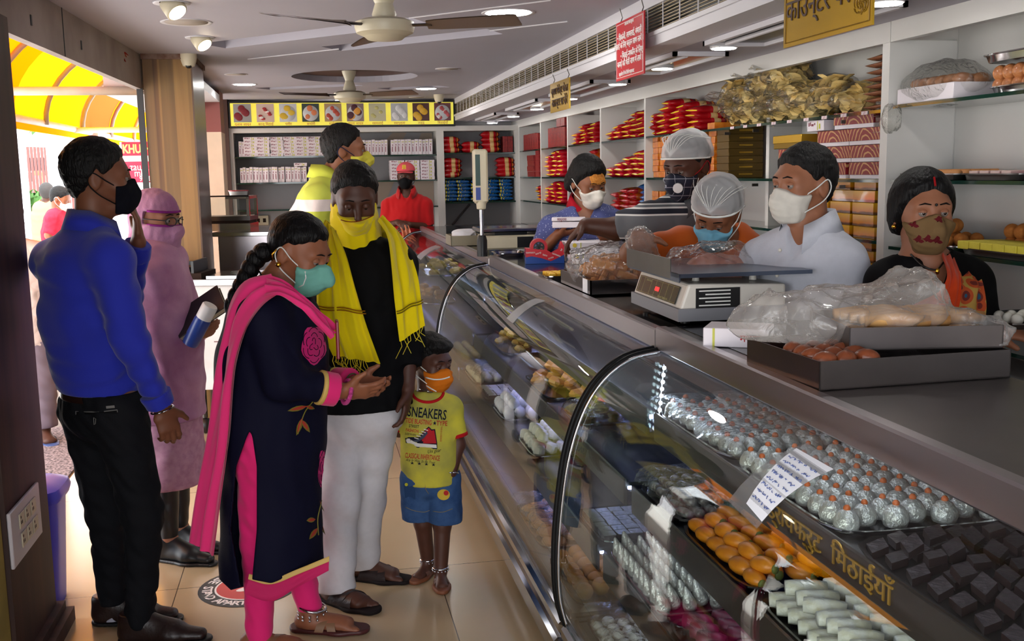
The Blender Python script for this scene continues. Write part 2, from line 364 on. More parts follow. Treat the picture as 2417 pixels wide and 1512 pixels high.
struct(MB().box((-.672, 6.62, 0), (-.662, 7.31, CZ)), 'pillar_side', mat('brown laminate', (96, 72, 54), .3, var=.15, vscale=3, stretch=(1, 1, .1)))
struct(MB().box((-.985, 6.6, 0), (-.95, 6.62, 2.1)), 'trim_opening_channel', M_black)
b = MB(); b.box((-.95, 6.6, 2.27), (-.65, 7.33, CZ)); struct(b, 'pillar_cap', mat('peeling brown', (98, 60, 42), .8, col2=(150, 130, 120), vscale=14))
b = MB(); b.box((-.96, 9.3, 1.95), (-.722, 9.7, CZ), 0); b.box((-.96, 9.3, 0), (-.722, 9.7, 1.95), 1)
b.m = [0]*6+[1]*6
struct(b, 'pillar_far', [mat('maroon paint', (128, 66, 60), .6), mat('peach paint', (206, 182, 160), .7, var=.05)])
struct(MB().box((-.83, 10.42, 0), (-.74, 11.0, CZ)), 'trim_back', M_darkwood)
struct(MB().box((-1.0, 7.34, 2.2), (-.72, 9.3, 2.26)).box((-1.3, 7.34, 2.12), (-.95, 9.3, CZ)), 'beam_far', M_white)
struct(MB().box((-1.35, 10.85, 0), (2.75, 11.0, CZ)), 'wall_back', M_grey)
struct(MB().box((2.42, -2.5, 0), (2.75, 11.0, CZ+.2)), 'wall_right', M_lam)
b = MB(); b.box((1.45, -2.5, 2.25), (1.6, 11, CZ+.16)); b.box((1.45, -2.5, 2.085), (1.6, 11, 2.145)); b.box((1.44, -2.5, 2.125), (1.455, 11, 2.142))
struct(b, 'beam_bulkhead', M_white)
struct(MB().box((1.53, -2.5, 2.145), (1.55, 11, 2.25)), 'trim_bulkhead_recess', M_black)
struct(MB().box((1.6, -2.5, 2.085), (2.75, 11, 2.12)), 'ceiling_counter', M_ceil)
t = None
for k, (y0, y1) in enumerate(((-1, 2.2), (2.2, 4.6), (4.6, 7.0), (7.0, 8.9), (8.9, 10.6))):
 g = empty('air_grille', (1.46, (y0+y1)/2, 2.145), ['long slatted air grille in the white bulkhead, at the upper right corner of the picture', 'slatted air grille in the bulkhead above the red hanging notice and nearer', 'slatted air grille in the bulkhead behind the small gold hanging sign', 'slatted air grille in the bulkhead, second from the menu board', 'slatted air grille in the bulkhead nearest the menu board'][k], 'air grille', 'grilles in the bulkhead')
 L_ = (y1-y0)/2-.008; b = MB()
 for i in range(8): z = .007+i*.0132; b.box((0, -L_, z), (.008, L_, z+.0028))
 for y in np.arange(-L_, L_, .2): b.box((-.004, y-.002, 0), (.0, y+.002, .105), 1)
 b.done('slat_grille', [mat('grille paint', (176, 160, 132), .5), M_white], g, smooth=False)
# ---------------- outside ----------------
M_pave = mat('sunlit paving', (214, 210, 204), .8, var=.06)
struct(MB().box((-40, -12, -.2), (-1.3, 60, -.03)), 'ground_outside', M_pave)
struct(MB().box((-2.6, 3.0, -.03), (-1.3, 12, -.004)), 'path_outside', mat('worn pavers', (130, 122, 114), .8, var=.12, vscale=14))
tag(MB().box((-1.9, 5.6, -.004), (-1.33, 6.9, .012)).done('door_mat', mat('mottled mat', (50, 46, 48), .9, col2=(170, 150, 150), vscale=70)), 'dark mottled door mat at the left opening behind the brown post', 'mat')
def yel(n, c):
 def f(N, Lk, p, tc):
  o = [x for x in N if x.type == 'OUTPUT_MATERIAL'][0]; t = N.new('ShaderNodeBsdfTranslucent'); t.inputs[0].default_value = S(c); d = N.new('ShaderNodeBsdfDiffuse'); d.inputs[0].default_value = S(c)
  m = N.new('ShaderNodeMixShader'); m.inputs[0].default_value = .42; Lk.new(d.outputs[0], m.inputs[1]); Lk.new(t.outputs[0], m.inputs[2]); Lk.new(m.outputs[0], o.inputs[0])
 return nodemat(n, f)
AW = empty('street_awning', (-1.2, 9., 2.05), 'yellow and orange barrel awning on curved pipes outside the left opening', 'awning')
ys = [3.4, 5.0, 6.6, 8.2, 9.75, 11.25, 12.8, 14.4, 16.]
cols = [(236, 140, 4), (240, 150, 8), (236, 128, 4), (238, 140, 6), (244, 172, 12), (190, 96, 44), (240, 150, 14), (236, 136, 10)]
def arc(Y, n=14, e=0.): return [(-1.1-(1.15+e)*math.cos(a), Y, 2.06+(.8+e)*math.sin(a)) for a in np.linspace(-.02, math.pi/2+.1, n)]
for k in range(8):
 parts = [(0, 1, cols[k])] if k != 3 else [(0, .42, (236, 122, 2)), (.42, 1, (242, 164, 12))]
 for (f0, f1, c) in parts:
  a, b2 = ys[k]+(ys[k+1]-ys[k])*f0, ys[k]+(ys[k+1]-ys[k])*f1
  MB().grid([[tuple(p) for p in arc(y)] for y in np.linspace(a, b2, 4)]).done('fabric_panel', yel('awning fabric %d %d %d' % c, c), AW, smooth=True, world=True)
M_pipe = mat('weathered white pipe', (214, 206, 196), .5, var=.08)
for k, Y in enumerate(ys): MB().tube(arc(Y, 14, -.03), .022, 8).done('rib', mat('grey pipe', (150, 138, 124), .5), AW, smooth=True, world=True)
MB().tube([(-2.25, 3.4, 2.06), (-2.25, 16, 2.06)], .03, 8).done('rail', M_pipe, AW, smooth=True, world=True)
MB().tube([(-2.25, 7.3, 2.14), (-1.05, 7.3, 2.14)], .028, 8).done('tie_pipe', M_pipe, AW, smooth=True, world=True)
MB().tube([(-2.25, 11., 2.05), (-1.0, 11., 2.05)], .028, 8).done('tie_pipe', M_pipe, AW, smooth=True, world=True)
MB().box((-2.29, 3.4, 1.98), (-2.27, 16, 2.05)).done('valance', yel('awning valance', (255, 190, 40)), AW, smooth=False, world=True)
MB().box((-1.24, 3.4, 2.3), (-1.2, 16, 3.0)).done('wall_plate', M_white, AW, smooth=False, world=True)
p = ONX(215, 312, -2.25); t = tag(MB().box((p[0]-.07, p[1]-.02, p[2]-.07), (p[0]+.07, p[1]+.02, p[2]+.05)).box((p[0]-.005, p[1]-.005, p[2]+.05), (p[0]+.005, p[1]+.005, 2.1)).done('hanging_tag', mat('pink printed card', (206, 150, 150), .6, col2=(230, 210, 200), vscale=20), loc=p), 'small pink and white card hanging from the awning rail', 'card')
t = tag(MB().bbox((-.06, -.05, -.02), (.06, .05, .02)).done('junction_box', M_pipe, loc=ONX(58, 108, -1.5)), 'white junction box on the near rib of the yellow awning', 'junction box')
fe = empty('bar_fence', (-6.6, 21, 0), 'red-brown vertical bar fence across the street beyond the left opening', 'fence')
for k in range(26):
 p = ONY(24+k*8.2, 345+k*.25, 21.5)
 MB().box((p[0]-.022, p[1]-.02, .7), (p[0]+.022, p[1]+.02, p[2])).done('bar', mat('red brown bar', (112, 62, 58), .6), fe, smooth=False, world=True)
a, c = ONY(20, 390, 21.54), ONY(260, 390, 21.54)
for z0, z1 in ((.62, .95), (1.75, 2.0)): MB().box((a[0], 21.52, z0), (c[0], 21.56, z1)).done('rail', M_white, fe, smooth=False, world=True)
kind(MB().box((-14, 21.6, -.1), (-4.5, 21.9, .95)).done('wall_outside', M_white))
fb = empty('street_building', (-11, 30, 0), 'white building with dark windows and yellow panels behind the bar fence', 'building')
MB().box((-22, 30, -.1), (-4, 36, 4.1)).done('facade', mat('white facade', (230, 226, 220), .8), fb, world=True)
for (px, py, ww, hh, c) in ((30, 400, 30, 16, (70, 60, 60)), (62, 418, 28, 20, (80, 60, 50)), (110, 402, 18, 22, (90, 70, 60)), (60, 460, 26, 26, (90, 70, 60)), (130, 430, 16, 22, (80, 66, 56)), (155, 396, 14, 30, (80, 66, 60))):
 p = ONY(px, py, 29.95); MB().box((p[0]-ww*.006, 29.93, p[2]-hh*.006), (p[0]+ww*.006, 30.02, p[2]+hh*.006)).done('window', mat('window dark %d' % c[1], c, .4), fb, smooth=False, world=True)
for (px, py, ww, hh) in ((84, 400, 8, 26), (100, 425, 10, 34), (60, 480, 40, 16), (170, 410, 8, 40)):
 p = ONY(px, py, 29.9); MB().box((p[0]-ww*.006, 29.9, p[2]-hh*.006), (p[0]+ww*.006, 30.0, p[2]+hh*.006)).done('panel', mat('yellow panel', (240, 190, 90), .6), fb, smooth=False, world=True)
MB().box((-22, 27.5, 3.2), (-7, 34, 3.4)).done('roof', mat('grey tin roof', (150, 156, 166), .5, var=.2, vscale=2), fb, world=True)
for px, hgt in ((18, 4.2), (56, 3.1), (133, 3.6)):
 p = ONY(px, 400, 19.); tag(MB().tube([(p[0], 19, -.05), (p[0], 19, hgt)], .06 if px != 133 else .14, 10).done('street_pole', mat('pale pole', (220, 222, 235), .5), smooth=True), {18: 'slim pale pole beside the brown post', 56: 'thin pale pole in front of the bar fence', 133: 'thick white pole in front of the bar fence'}[px], 'pole')
def leafball(name, c, r, n, seed, m):
 rr = random.Random(seed); b = MB()
 for _ in range(n):
  d = Vector((rr.gauss(0, 1), rr.gauss(0, 1), rr.gauss(0, 1))).normalized()*(rr.random()**.4); p = Vector(c)+Vector((d.x*r[0], d.y*r[1], d.z*r[2]))
  u = Vector((rr.gauss(0, 1), rr.gauss(0, 1), rr.gauss(0, .6))).normalized(); v = u.cross(Vector((rr.gauss(0, 1), rr.gauss(0, 1), rr.gauss(0, 1)))).normalized(); s = rr.uniform(.08, .2)
  b.add([p-u*s, p+v*s*.4, p+u*s, p-v*s*.4], [(0, 1, 2, 3)])
 return b.done(name, m, smooth=False)
M_leaf = mat('green leaves', (70, 110, 50), .6, var=.4, vscale=3)
tr = empty('street_tree', (-4.6, 25, 0), 'green leafy tree above the fence behind the blue shirt man', 'tree')
o = leafball('foliage', (-5.0, 25, 3.1), (2.2, 1, .55), 900, 3, M_leaf); o.parent = tr; o.location = -Vector(tr.location)
MB().tube([(0, 0, -.05), (.1, 0, 2.8)], .1, 8).done('trunk', M_darkwood, tr)
sh = empty('planter_shrub', ONY(60, 480, 20.), 'small green shrub in a white planter below the bar fence', 'shrub')
MB().box((-.5, -.15, -.9), (.5, .15, -.25)).done('planter', M_white, sh); o = leafball('foliage', (0, 0, 0), (.45, .15, .25), 150, 4, M_leaf); o.parent = sh
p = ONY(287, 335, 13.); q = ONY(375, 430, 13.); bn = empty('shop_banner', (p[0], 13, q[2]), 'red banner with yellow and white lettering outside beyond the blue shirt man', 'banner')
W_, H_ = q[0]-p[0], p[2]-q[2]
MB().box((0, -.01, 0), (W_, .01, H_)).done('sheet', mat('red vinyl', (214, 30, 66), .5), bn, smooth=False)
MB().box((0, -.014, H_*.52), (W_, -.01, H_*.66)).done('white_stripe', mat('pale vinyl', (236, 214, 206), .5), bn, smooth=False)
XM = lambda x, z, y=-.012: frame((x, y, z), (1, 0, 0), (0, 0, 1))
text('lettering', 'KHUSH', .14, XM(.17, H_*.82), mat('yellow vinyl', (250, 226, 120), .5), bn, .002, bold=.004, sx=.72)
M_wv = mat('white vinyl', (250, 240, 236), .5)
text('lettering', 'zau Ra', .12, XM(.2, H_*.38), M_wv, bn, .002, sx=.8); text('lettering', 'mba', .12, XM(.2, H_*.23), M_wv, bn, .002, sx=.8); text('lettering', '96, D', .085, XM(.25, H_*.09), M_wv, bn, .002, sx=.8)
MB().tube([(0, .02, H_), (0, .02, -q[2]-.05)], .03, 6).tube([(W_, .02, H_), (W_, .02, -q[2]-.05)], .03, 6).done('pole', M_pipe, bn)
gl = tag(leafball('marigold_garland', (0, 0, 0), (.07, .07, .6), 200, 9, mat('marigold', (250, 130, 40), .6, col2=(200, 40, 60), vscale=8)), 'orange marigold garland hanging outside between pillar and maroon column', 'garland'); gl.location = (ONY(484, 330, 15.9)[0], 15.9, 2.28)
# ---------------- glass front profile (x, z), outside face ----------------
PROF = smoothpath([(.705, .205), (.684, .30), (.681, .434), (.694, .592), (.720, .747), (.765, .874), (.826, .962), (.908, 1.018), (1.0, 1.037)], 6)
def glass_hit(px, py):
 v = ray(px, py); best = None
 for i in range(len(PROF)-1):
  (x0, z0), (x1, z1) = PROF[i], PROF[i+1]
  A = np.array([[v[0], -(x1-x0)], [v[2], -(z1-z0)]]); t, s_ = np.linalg.solve(A, np.array([x0, z0-HC]))
  if -1e-6 <= s_ <= 1+1e-6 and (best is None or t < best[0]): best = (t, i+s_)
 return best[0]*v[1], best[1]          # Y, profile parameter
def prof_at(s_, off=0.):
 i = min(int(s_), len(PROF)-2); f = s_-i; p = PROF[i]*(1-f)+PROF[i+1]*f; d = PROF[min(i+1, len(PROF)-1)]-PROF[i]; n = np.array([-d[1], d[0]])/np.hypot(*d)
 return p+n*off
ORD = ['first', 'second', 'third', 'fourth', 'fifth', 'sixth', 'seventh', 'eighth', 'ninth', 'tenth', 'eleventh', 'twelfth', 'thirteenth', 'fourteenth', 'fifteenth', 'sixteenth', 'seventeenth', 'eighteenth', 'nineteenth', 'twentieth']
CASES = [('nearest', -.6, 2.93), ('middle', 2.93, 6.0), ('farthest', 6.0, 9.7)]
TIERS = [(.985, .84), (.915, .62), (.825, .42), (.735, .215)]
M_tier = mat('shelf steel', (120, 116, 116), .3, 1., var=.08, vscale=4)
M_gasket = mat('black gasket', (14, 15, 16), .5, spec=.2)
M_caseled = mat('case led', (226, 234, 255), .4, emit=2.2)
for nm, y0, y1 in CASES:
 c = empty('display_case', (1.05, (y0+y1)/2, 0), {'nearest': 'glass sweet display case with curved front nearest the camera', 'middle': 'glass sweet display case with curved front in the middle, beside the boy', 'farthest': 'glass sweet display case with curved front at the far end of the counter'}[nm], 'display case', 'display cases in a row')
 ml = mat(nm+' case led', (226, 234, 255) if nm == 'nearest' else (206, 212, 255), .4, emit=2.6 if nm == 'nearest' else 7); mk_ = mat(nm+' added tier led', (226, 234, 255) if nm == 'nearest' else (176, 178, 255), .4, emit=2.6 if nm == 'nearest' else 9)
 a, e = y0+.006, y1-.006
 P = [prof_at(i) for i in range(len(PROF))]; Q = [prof_at(min(i, len(PROF)-1.001), -.006) for i in range(len(PROF))]
 b = MB(); b.grid([[(p[0], y, p[1]) for y in (a+.03, e-.03)] for p in P]).grid([[(p[0], y, p[1]) for y in (e-.03, a+.03)] for p in Q])
 b.done('glass_front', M_glass, c, smooth=True, world=True)
 for y in (a+.012, e-.012):
  b = MB(); pts = [(p[0]-.002, y, p[1]) for p in P]; b.tube(pts, .009, 8); b.done('arch_frame', M_gasket, c, smooth=True, world=True)
  s_ = -1 if y > (a+e)/2 else 1
  MB().tube([(p[0]-.001, y+s_*.02, p[1]) for p in P], .004, 6).done('arch_edge', M_steel2, c, smooth=True, world=True)
 b = MB(); poly = [tuple(p) for p in P]+[(1.42, 1.03), (1.42, .2)]
 for y, f in ((a, 'side_glass'), (e-.006, 'side_glass')): MB().prism([(p[0]+.004, p[1]) for p in poly], 1, y, y+.005).done(f, M_glass, c, smooth=False, world=True)
 b = MB()
 for (x0, z0, x1, z1) in ((.69, .035, .74, .095), (.675, .10, .73, .15), (.69, .155, .76, .205)): b.bbox((x0, a, z0), (x1, e, z1), .012)
 b.box((.74, a, .03), (1.42, e, .2)); b.done('base', M_steel2, c, smooth=30, world=True)
 for fy in np.linspace(a+.35, e-.35, 3): MB().box((.75, fy-.05, 0), (.82, fy+.05, .03)).box((1.3, fy-.05, 0), (1.38, fy+.05, .03)).done('foot', M_black, c, smooth=False, world=True)
 MB().box((1.42, a, .03), (1.44, e, 1.02)).done('back_panel', M_dsteel, c, smooth=False, world=True)
 for k, (x, z) in enumerate(TIERS):
  b = MB(); b.box((x, a+.03, z-.012), (1.42, e-.03, z)); b.bbox((x-.008, a+.03, z-.075), (x+.004, e-.03, z+.012), .004); b.done('shelf', M_tier, c, smooth=30, world=True)
  if k < 3: MB().box((x+.012, a+.05, z-.03), (x+.022, e-.05, z-.014)).done('unseen_led_strip', mk_, c, smooth=False, world=True)  # strips under the upper shelves are added to brighten the lower tiers
 MB().box((1.05, a+.05, 1.014), (1.07, e-.05, 1.026)).done('unseen_led_strip', ml, c, smooth=False, world=True)
 t = empty('countertop', (1.2, (y0+y1)/2, 1.03), 'steel edged dark countertop over the %s display case' % nm, 'countertop', 'countertops of the row')
 z = {'nearest': 1.106, 'middle': 1.098, 'farthest': 1.08}[nm]; ye = {'nearest': y1-.0, 'middle': y1-.12, 'farthest': y1+.05}[nm]; ys_ = y0 if nm != 'farthest' else y0-.1
 b = MB(); b.bbox((.994, ys_+.002, 1.036), (1.03, ye, z), .005); b.done('fascia', M_steel, t, smooth=30, world=True)
 b = MB(); b.box((1.03, ys_+.002, z-.022), (1.50, ye, z-.004)); b.done('worktop', M_worn if nm == 'nearest' else M_blackst, t, smooth=False, world=True)
 if nm == 'nearest': MB().box((1.06, 2.14, z-.004), (1.5, ye-.01, z-.002)).done('dark_inlay', M_blackst, t, smooth=False, world=True)
 MB().box((1.05, a, 1.03), (1.44, e, z-.022)).done('frame', M_dsteel, t, smooth=False, world=True)
b = MB(); ls = empty('led_reflection_dots', (0, 0, 0), 'vertical strip of bright white led dots inside the nearest display case', 'led strip')  # glowing dots stand in for an led reflection, no strip hangs here
p0, p1 = ONY(1568, 868, 2.905), ONY(1552, 1016, 2.905); ls.location = p1
for i in range(10): q = p0+(p1-p0)*i/9; MB().ball(q, .006, 8, 5).done('reflection_dot', mat('white diode', (225, 240, 255), .3, emit=14), ls, world=True)
MB().tube([p0+np.array([0, .004, .01]), p1+np.array([0, .004, -.01])], .004, 6, flat=.5).done('tape', M_white, ls, world=True)
lt = text('gold_lettering', 'ड्रायफ्रुट  मिठाईयाँ', .058, frame((.975, 0, .808), (0, -1, 0), (0, 0, 1)), mat('gold letters', (196, 150, 60), .35, .6), None, .0015, sx=1.25)
a = ONX(1940, 1290, .975); lt.location = (0, a[1], a[2]-.808); tag(lt, 'gold raised Hindi lettering on the steel shelf strip in the nearest case', 'lettering')
def slip(name, quad, m, label, cat, lines=0):
 (ya, sa), (yb, sb), (yc, sc_), (yd, sd) = [glass_hit(*q) for q in quad]    # tl, tr, br, bl
 G = []; o = empty(name, (0, 0, 0), label, cat)
 for u in np.linspace(0, 1, 10):
  row = []
  for v in np.linspace(0, 1, 6):
   s_ = (sa*(1-v)+sb*v)*(1-u)+(sd*(1-v)+sc_*v)*u; y = (ya*(1-v)+yb*v)*(1-u)+(yd*(1-v)+yc*v)*u
   p = prof_at(s_, .004); row.append((p[0], y, p[1]))
  G.append(row)
 G = np.array(G); o.location = G.mean((0, 1)); MB().grid(G).grid(G[:, ::-1]-np.array([-.001, 0, -.0007])).done('paper', m, o, smooth=True, world=True)
 return o, G
M_paper = mat('white paper', (236, 238, 244), .5)
o, G = slip('price_list', [(1765, 1190), (1880, 1062), (1968, 1112), (1802, 1233)], M_paper, 'white handwritten price list stuck on the curved glass of the nearest case', 'price list')
o2, G2 = slip('price_pouch', [(1722, 1184), (1905, 1050), (1990, 1106), (1790, 1250)], glassmat('clear pouch', (240, 240, 240), 1.5, 1., .1, haze=.15), 'x', 'x')
for k in list(o2.children): k.parent = o; k.name = 'clear_pouch'; k.location = Vector(o2.location)-Vector(o.location)
bpy.data.objects.remove(o2)
inkm = mat('blue ink', (90, 110, 170), .6); rr = random.Random(4); b = MB()
def Gp(u, v, e=.0012):
 i = min(int(u*9), 8); f = u*9-i; j = min(int(v*5), 4); g = v*5-j
 q = (G[i, j]*(1-f)+G[i+1, j]*f)*(1-g)+(G[i, j+1]*(1-f)+G[i+1, j+1]*f)*g; return q+np.array([-.7, 0, .7])*e*1.2
for ln in range(8):
 v0 = .14+ln*.1
 for wd in ((.08, .3), (.34, .48), (.54, .60), (.7, .9)):
  n = int((wd[1]-wd[0])*60)
  pts = [Gp(1-(.06+.88*v0)+rr.uniform(-.018, .018), wd[0]+(wd[1]-wd[0])*i/n) for i in range(n+1)] if 0 else [Gp(wd[0]+(wd[1]-wd[0])*i/n, min(.99, v0+rr.uniform(-.022, .022))) for i in range(n+1)]
  b.tube(pts, .0007, 4)
b.done('handwriting', inkm, o, smooth=True, world=True)
M_slip = glassmat('frosted tape', (220, 224, 228), 1.5, 1.0, .2, haze=.3)
slip('price_strip', [(1197, 752), (1265, 706), (1288, 712), (1212, 764)], M_slip, 'frosted strip label stuck on the curved glass of the middle case', 'label')
slip('price_strip', [(984, 606), (1028, 580), (1042, 584), (994, 614)], M_slip, 'frosted strip label stuck on the curved glass of the farthest case', 'label')
# ---------------- shelving ----------------
ZS = [1.775, 1.517, 1.285, 1.05]
SX, SB = 2.10, 2.37
def shelving(name, label, y0, y1, ups, zs, glassy, ups2=()):
 u = empty(name, (2.2, (y0+y1)/2, 0), label, 'shelving', 'shelving on the right wall')
 MB().box((SB, y0, 0), (SB+.03, y1, 2.085)).done('back_panel', M_lam, u, smooth=False, world=True)
 for y, t_ in ups: MB().box((SX, y-t_/2, .9), (SB, y+t_/2, 2.02)).done('upright', M_lam, u, smooth=False, world=True)
 for y, t_ in ups2: MB().box((SX+.1, y-t_/2, .9), (SB, y+t_/2, 2.02)).done('upright', M_lam, u, smooth=False, world=True)
 MB().box((SX-.004, y0, 2.012), (SX+.03, y1, 2.085)).done('header', M_lam, u, smooth=False, world=True)
 MB().box((SX, y0, 0), (SB, y1, .9)).done('base_cabinet', M_lam, u, smooth=False, world=True)
 for z in zs:
  MB().box((SX+.002, y0+.02, z-.012), (SB-.002, y1-.02, z)).done('shelf', M_shelfglass, u, smooth=False, world=True)
 return u
u1 = shelving('wall_shelving', 'long white wall shelving with red packets behind the servers', 3.55, 10.48, [(3.58, .05), (6.4, .03), (7.43, .03), (8.43, .03), (9.45, .03), (10.46, .04)], ZS[:3]+[1.05], True, [(4.8, .035)])
for y in (3.9, 4.75, 5.1, 5.6):
 for z in (1.763, 1.505): MB().box((SX+.0, y-.004, z-.026), (SX+.03, y+.004, z-.012)).done('bracket', M_dsteel, u1, smooth=False, world=True)
u0 = shelving('wall_shelving', 'white wall shelving with sweet trays behind the woman in the orange sari', -.5, 3.545, [], [1.785, 1.515, 1.272, .99], True)
for k, y in enumerate(np.linspace(3.72, 5.0, 9)):
 tag(MB().box((SX-.002, y-.022, ZS[0]-.013), (SX+.001, y+.022, ZS[0]-.0)).done('price_tag', mat('price tag', (226, 214, 216), .5, col2=(190, 150, 156), vscale=60), smooth=False, loc=(SX, y, ZS[0])), 'small price tag on the glass shelf under the chips, %s from the left' % ORD[8-k], 'price tag', 'price tags under the chips')
def backshelving(name, label, x0, x1, zs, back):
 u = empty(name, ((x0+x1)/2, 10.65, 0), label, 'shelving', 'shelving on the back wall')
 MB().box((x0, 10.82, 0), (x1, 10.85, 2.02)).done('back_panel', back, u, smooth=False, world=True)
 for x in (x0+.018, x1-.018): MB().box((x-.018, 10.48, 0), (x+.018, 10.82, 2.02)).done('upright', M_lam, u, smooth=False, world=True)
 MB().box((x0, 10.475, 1.985), (x1, 10.82, 2.035)).done('header', M_lam, u, smooth=False, world=True)
 for z in zs: MB().box((x0+.036, 10.49, z-.014), (x1-.036, 10.82, z)).done('shelf', M_shelfglass, u, smooth=False, world=True)
 return u
ub = backshelving('back_shelving', 'wide back wall shelving holding white sweet boxes under the menu board', -.74, 1.30, [1.757, 1.507, 1.245], M_grey)
for poly in ([(.62, 1.76), (.86, 1.99), (1.0, 1.99), (.86, 1.76)], [(.5, 1.25), (.62, 1.5), (.86, 1.5), (.74, 1.25)], [(1.0, 1.25), (1.12, 1.7), (1.26, 1.7), (1.26, 1.25)], [(1.05, 1.77), (1.15, 1.98), (1.26, 1.98), (1.26, 1.77)]):
 MB().prism(poly, 1, 10.816, 10.822).done('beige_panel', M_beige, ub, smooth=False, world=True)
backshelving('back_shelving', 'narrow back wall shelving holding red and blue packets in the far corner', 1.30, 2.10, [1.767, 1.522, 1.278], M_grey)
kind(MB().box((2.1, 10.48, 0), (2.42, 10.85, 2.085)).done('wall_corner', M_lam))
# ---------------- light fittings ----------------
def downlight(x, y, z, r, label, lit=True, group='ceiling downlights'):
 o = empty('ceiling_light', (x, y, z), label, 'ceiling light', group)
 MB().lathe([(r*1.0, 0), (r*1.18, -.004), (r*1.2, -.001), (r*1.2, .002)], n=28).done('frame', M_white, o, smooth=True)
 MB().lathe([(1e-6, -.003), (r*.99, -.003), (r*1.0, .0)], n=28).done('diffuser', M_led if lit else mat('grey speaker cloth', (176, 166, 158), .8), o, smooth=True)
 return o
for (px, py, r, lit, l) in ((1200, 30, .105, 1, 'large round lit downlight at the top centre beside the near fan'), (577, 199, .085, 1, 'round lit downlight above the plank pillar side of the ceiling'), (1006, 209, .085, 1, 'round lit downlight near the right end of the menu board'), (812, 236, .085, 1, 'round lit downlight behind the far fan, close to the menu board'),
 (440, 52, .10, 0, 'round unlit grey ceiling speaker between the two spotlights'), (557, 175, .07, 0, 'small round dark ceiling vent near the plank pillar'), (1057, 162, .075, 0, 'round unlit cover beside the bulkhead'), (985, 229, .07, 0, 'round unlit cover near the menu board, beside the far camera')):
 p = ONZ(px, py, CZ); downlight(p[0], p[1], CZ, r, l, bool(lit))
for (px, py, l) in ((405, 6, 'tilted eyeball spotlight at the top edge of the picture'), (472, 88, 'tilted eyeball spotlight beside the unlit ceiling speaker')):
 p = ONZ(px, py, CZ); o = empty('spotlight', p, l, 'spotlight', 'eyeball spotlights')
 MB().lathe([(.05, 0), (.075, -.006), (.078, .0)], n=24).done('ring', M_white, o, smooth=True)
 T = frame((.005, 0, -.018), (.85, .2, .48), (.1, .87, -.4))
 MB().lathe([(.045, .03), (.047, -.03), (.04, -.034)], n=20, M=T).done('barrel', M_cream, o, smooth=True)
 MB().lathe([(1e-6, -.034), (.039, -.035)], n=20, M=T).done('lamp', mat('warm lamp', (255, 236, 200), .4, emit=7), o, smooth=True)
LEDN = ['nearest the camera, at the top right corner', 'beside the large gold sign', 'behind the red notice', 'right of the red notice bottom', 'fourth from the far wall', 'third from the far wall', 'second from the far wall', 'nearest the far wall']
for k, (px, py) in enumerate(((2090, 14), (1708, 118), (1563, 166), (1458, 202), (1345, 236), (1268, 260), (1212, 277), (1162, 292))):
 p = ONZ(px, py, 2.055); o = empty('surface_light', (p[0], p[1], 2.085), 'small round lit surface light over the counter, '+LEDN[k], 'surface light', 'round lights over the counter')
 MB().lathe([(.056, 0), (.057, -.022), (.052, -.024)], n=20).done('housing', M_white, o, smooth=40); MB().lathe([(1e-6, -.026), (.05, -.026), (.053, -.012)], n=20).done('diffuser', M_led, o, smooth=True)
FX = [((1.52, 3.1), (1.80, 4.15), 0, 'big louvred light fixture beside the large gold sign'), ((1.52, 4.5), (1.78, 5.4), 1, 'gold lined light fixture behind the red notice'), ((1.52, 5.9), (1.76, 7.0), 0, 'dark light fixture behind the small gold sign'), ((1.52, 7.4), (1.76, 8.6), 1, 'gold lined light fixture beyond the small gold sign'), ((1.52, 9.1), (1.74, 10.2), 0, 'light fixture over the far end of the counter')]
for (x0, y0), (x1, y1), g, l in FX:
 o = empty('light_fixture', ((x0+x1)/2+.09, (y0+y1)/2, 2.085), l, 'light fixture', 'box fixtures over the counter'); a, b_ = (x1-x0)/2, (y1-y0)/2
 MB().box((-a, -b_, -.02), (-a+.018, b_, 0)).box((a-.018, -b_, -.02), (a, b_, 0)).box((-a, -b_, -.02), (a, -b_+.018, 0)).box((-a, b_-.018, -.02), (a, b_, 0)).done('rim', M_white, o, smooth=False)
 b = MB(); b.box((-a+.02, -b_+.02, -.006), (a-.02, b_-.02, -.002)); b.done('reflector', M_gold if g else M_dsteel, o, smooth=False)
 MB().tube([(-a*.4, -b_+.05, -.014), (-a*.4, b_-.05, -.014)], .009, 8).done('tube', M_white, o)
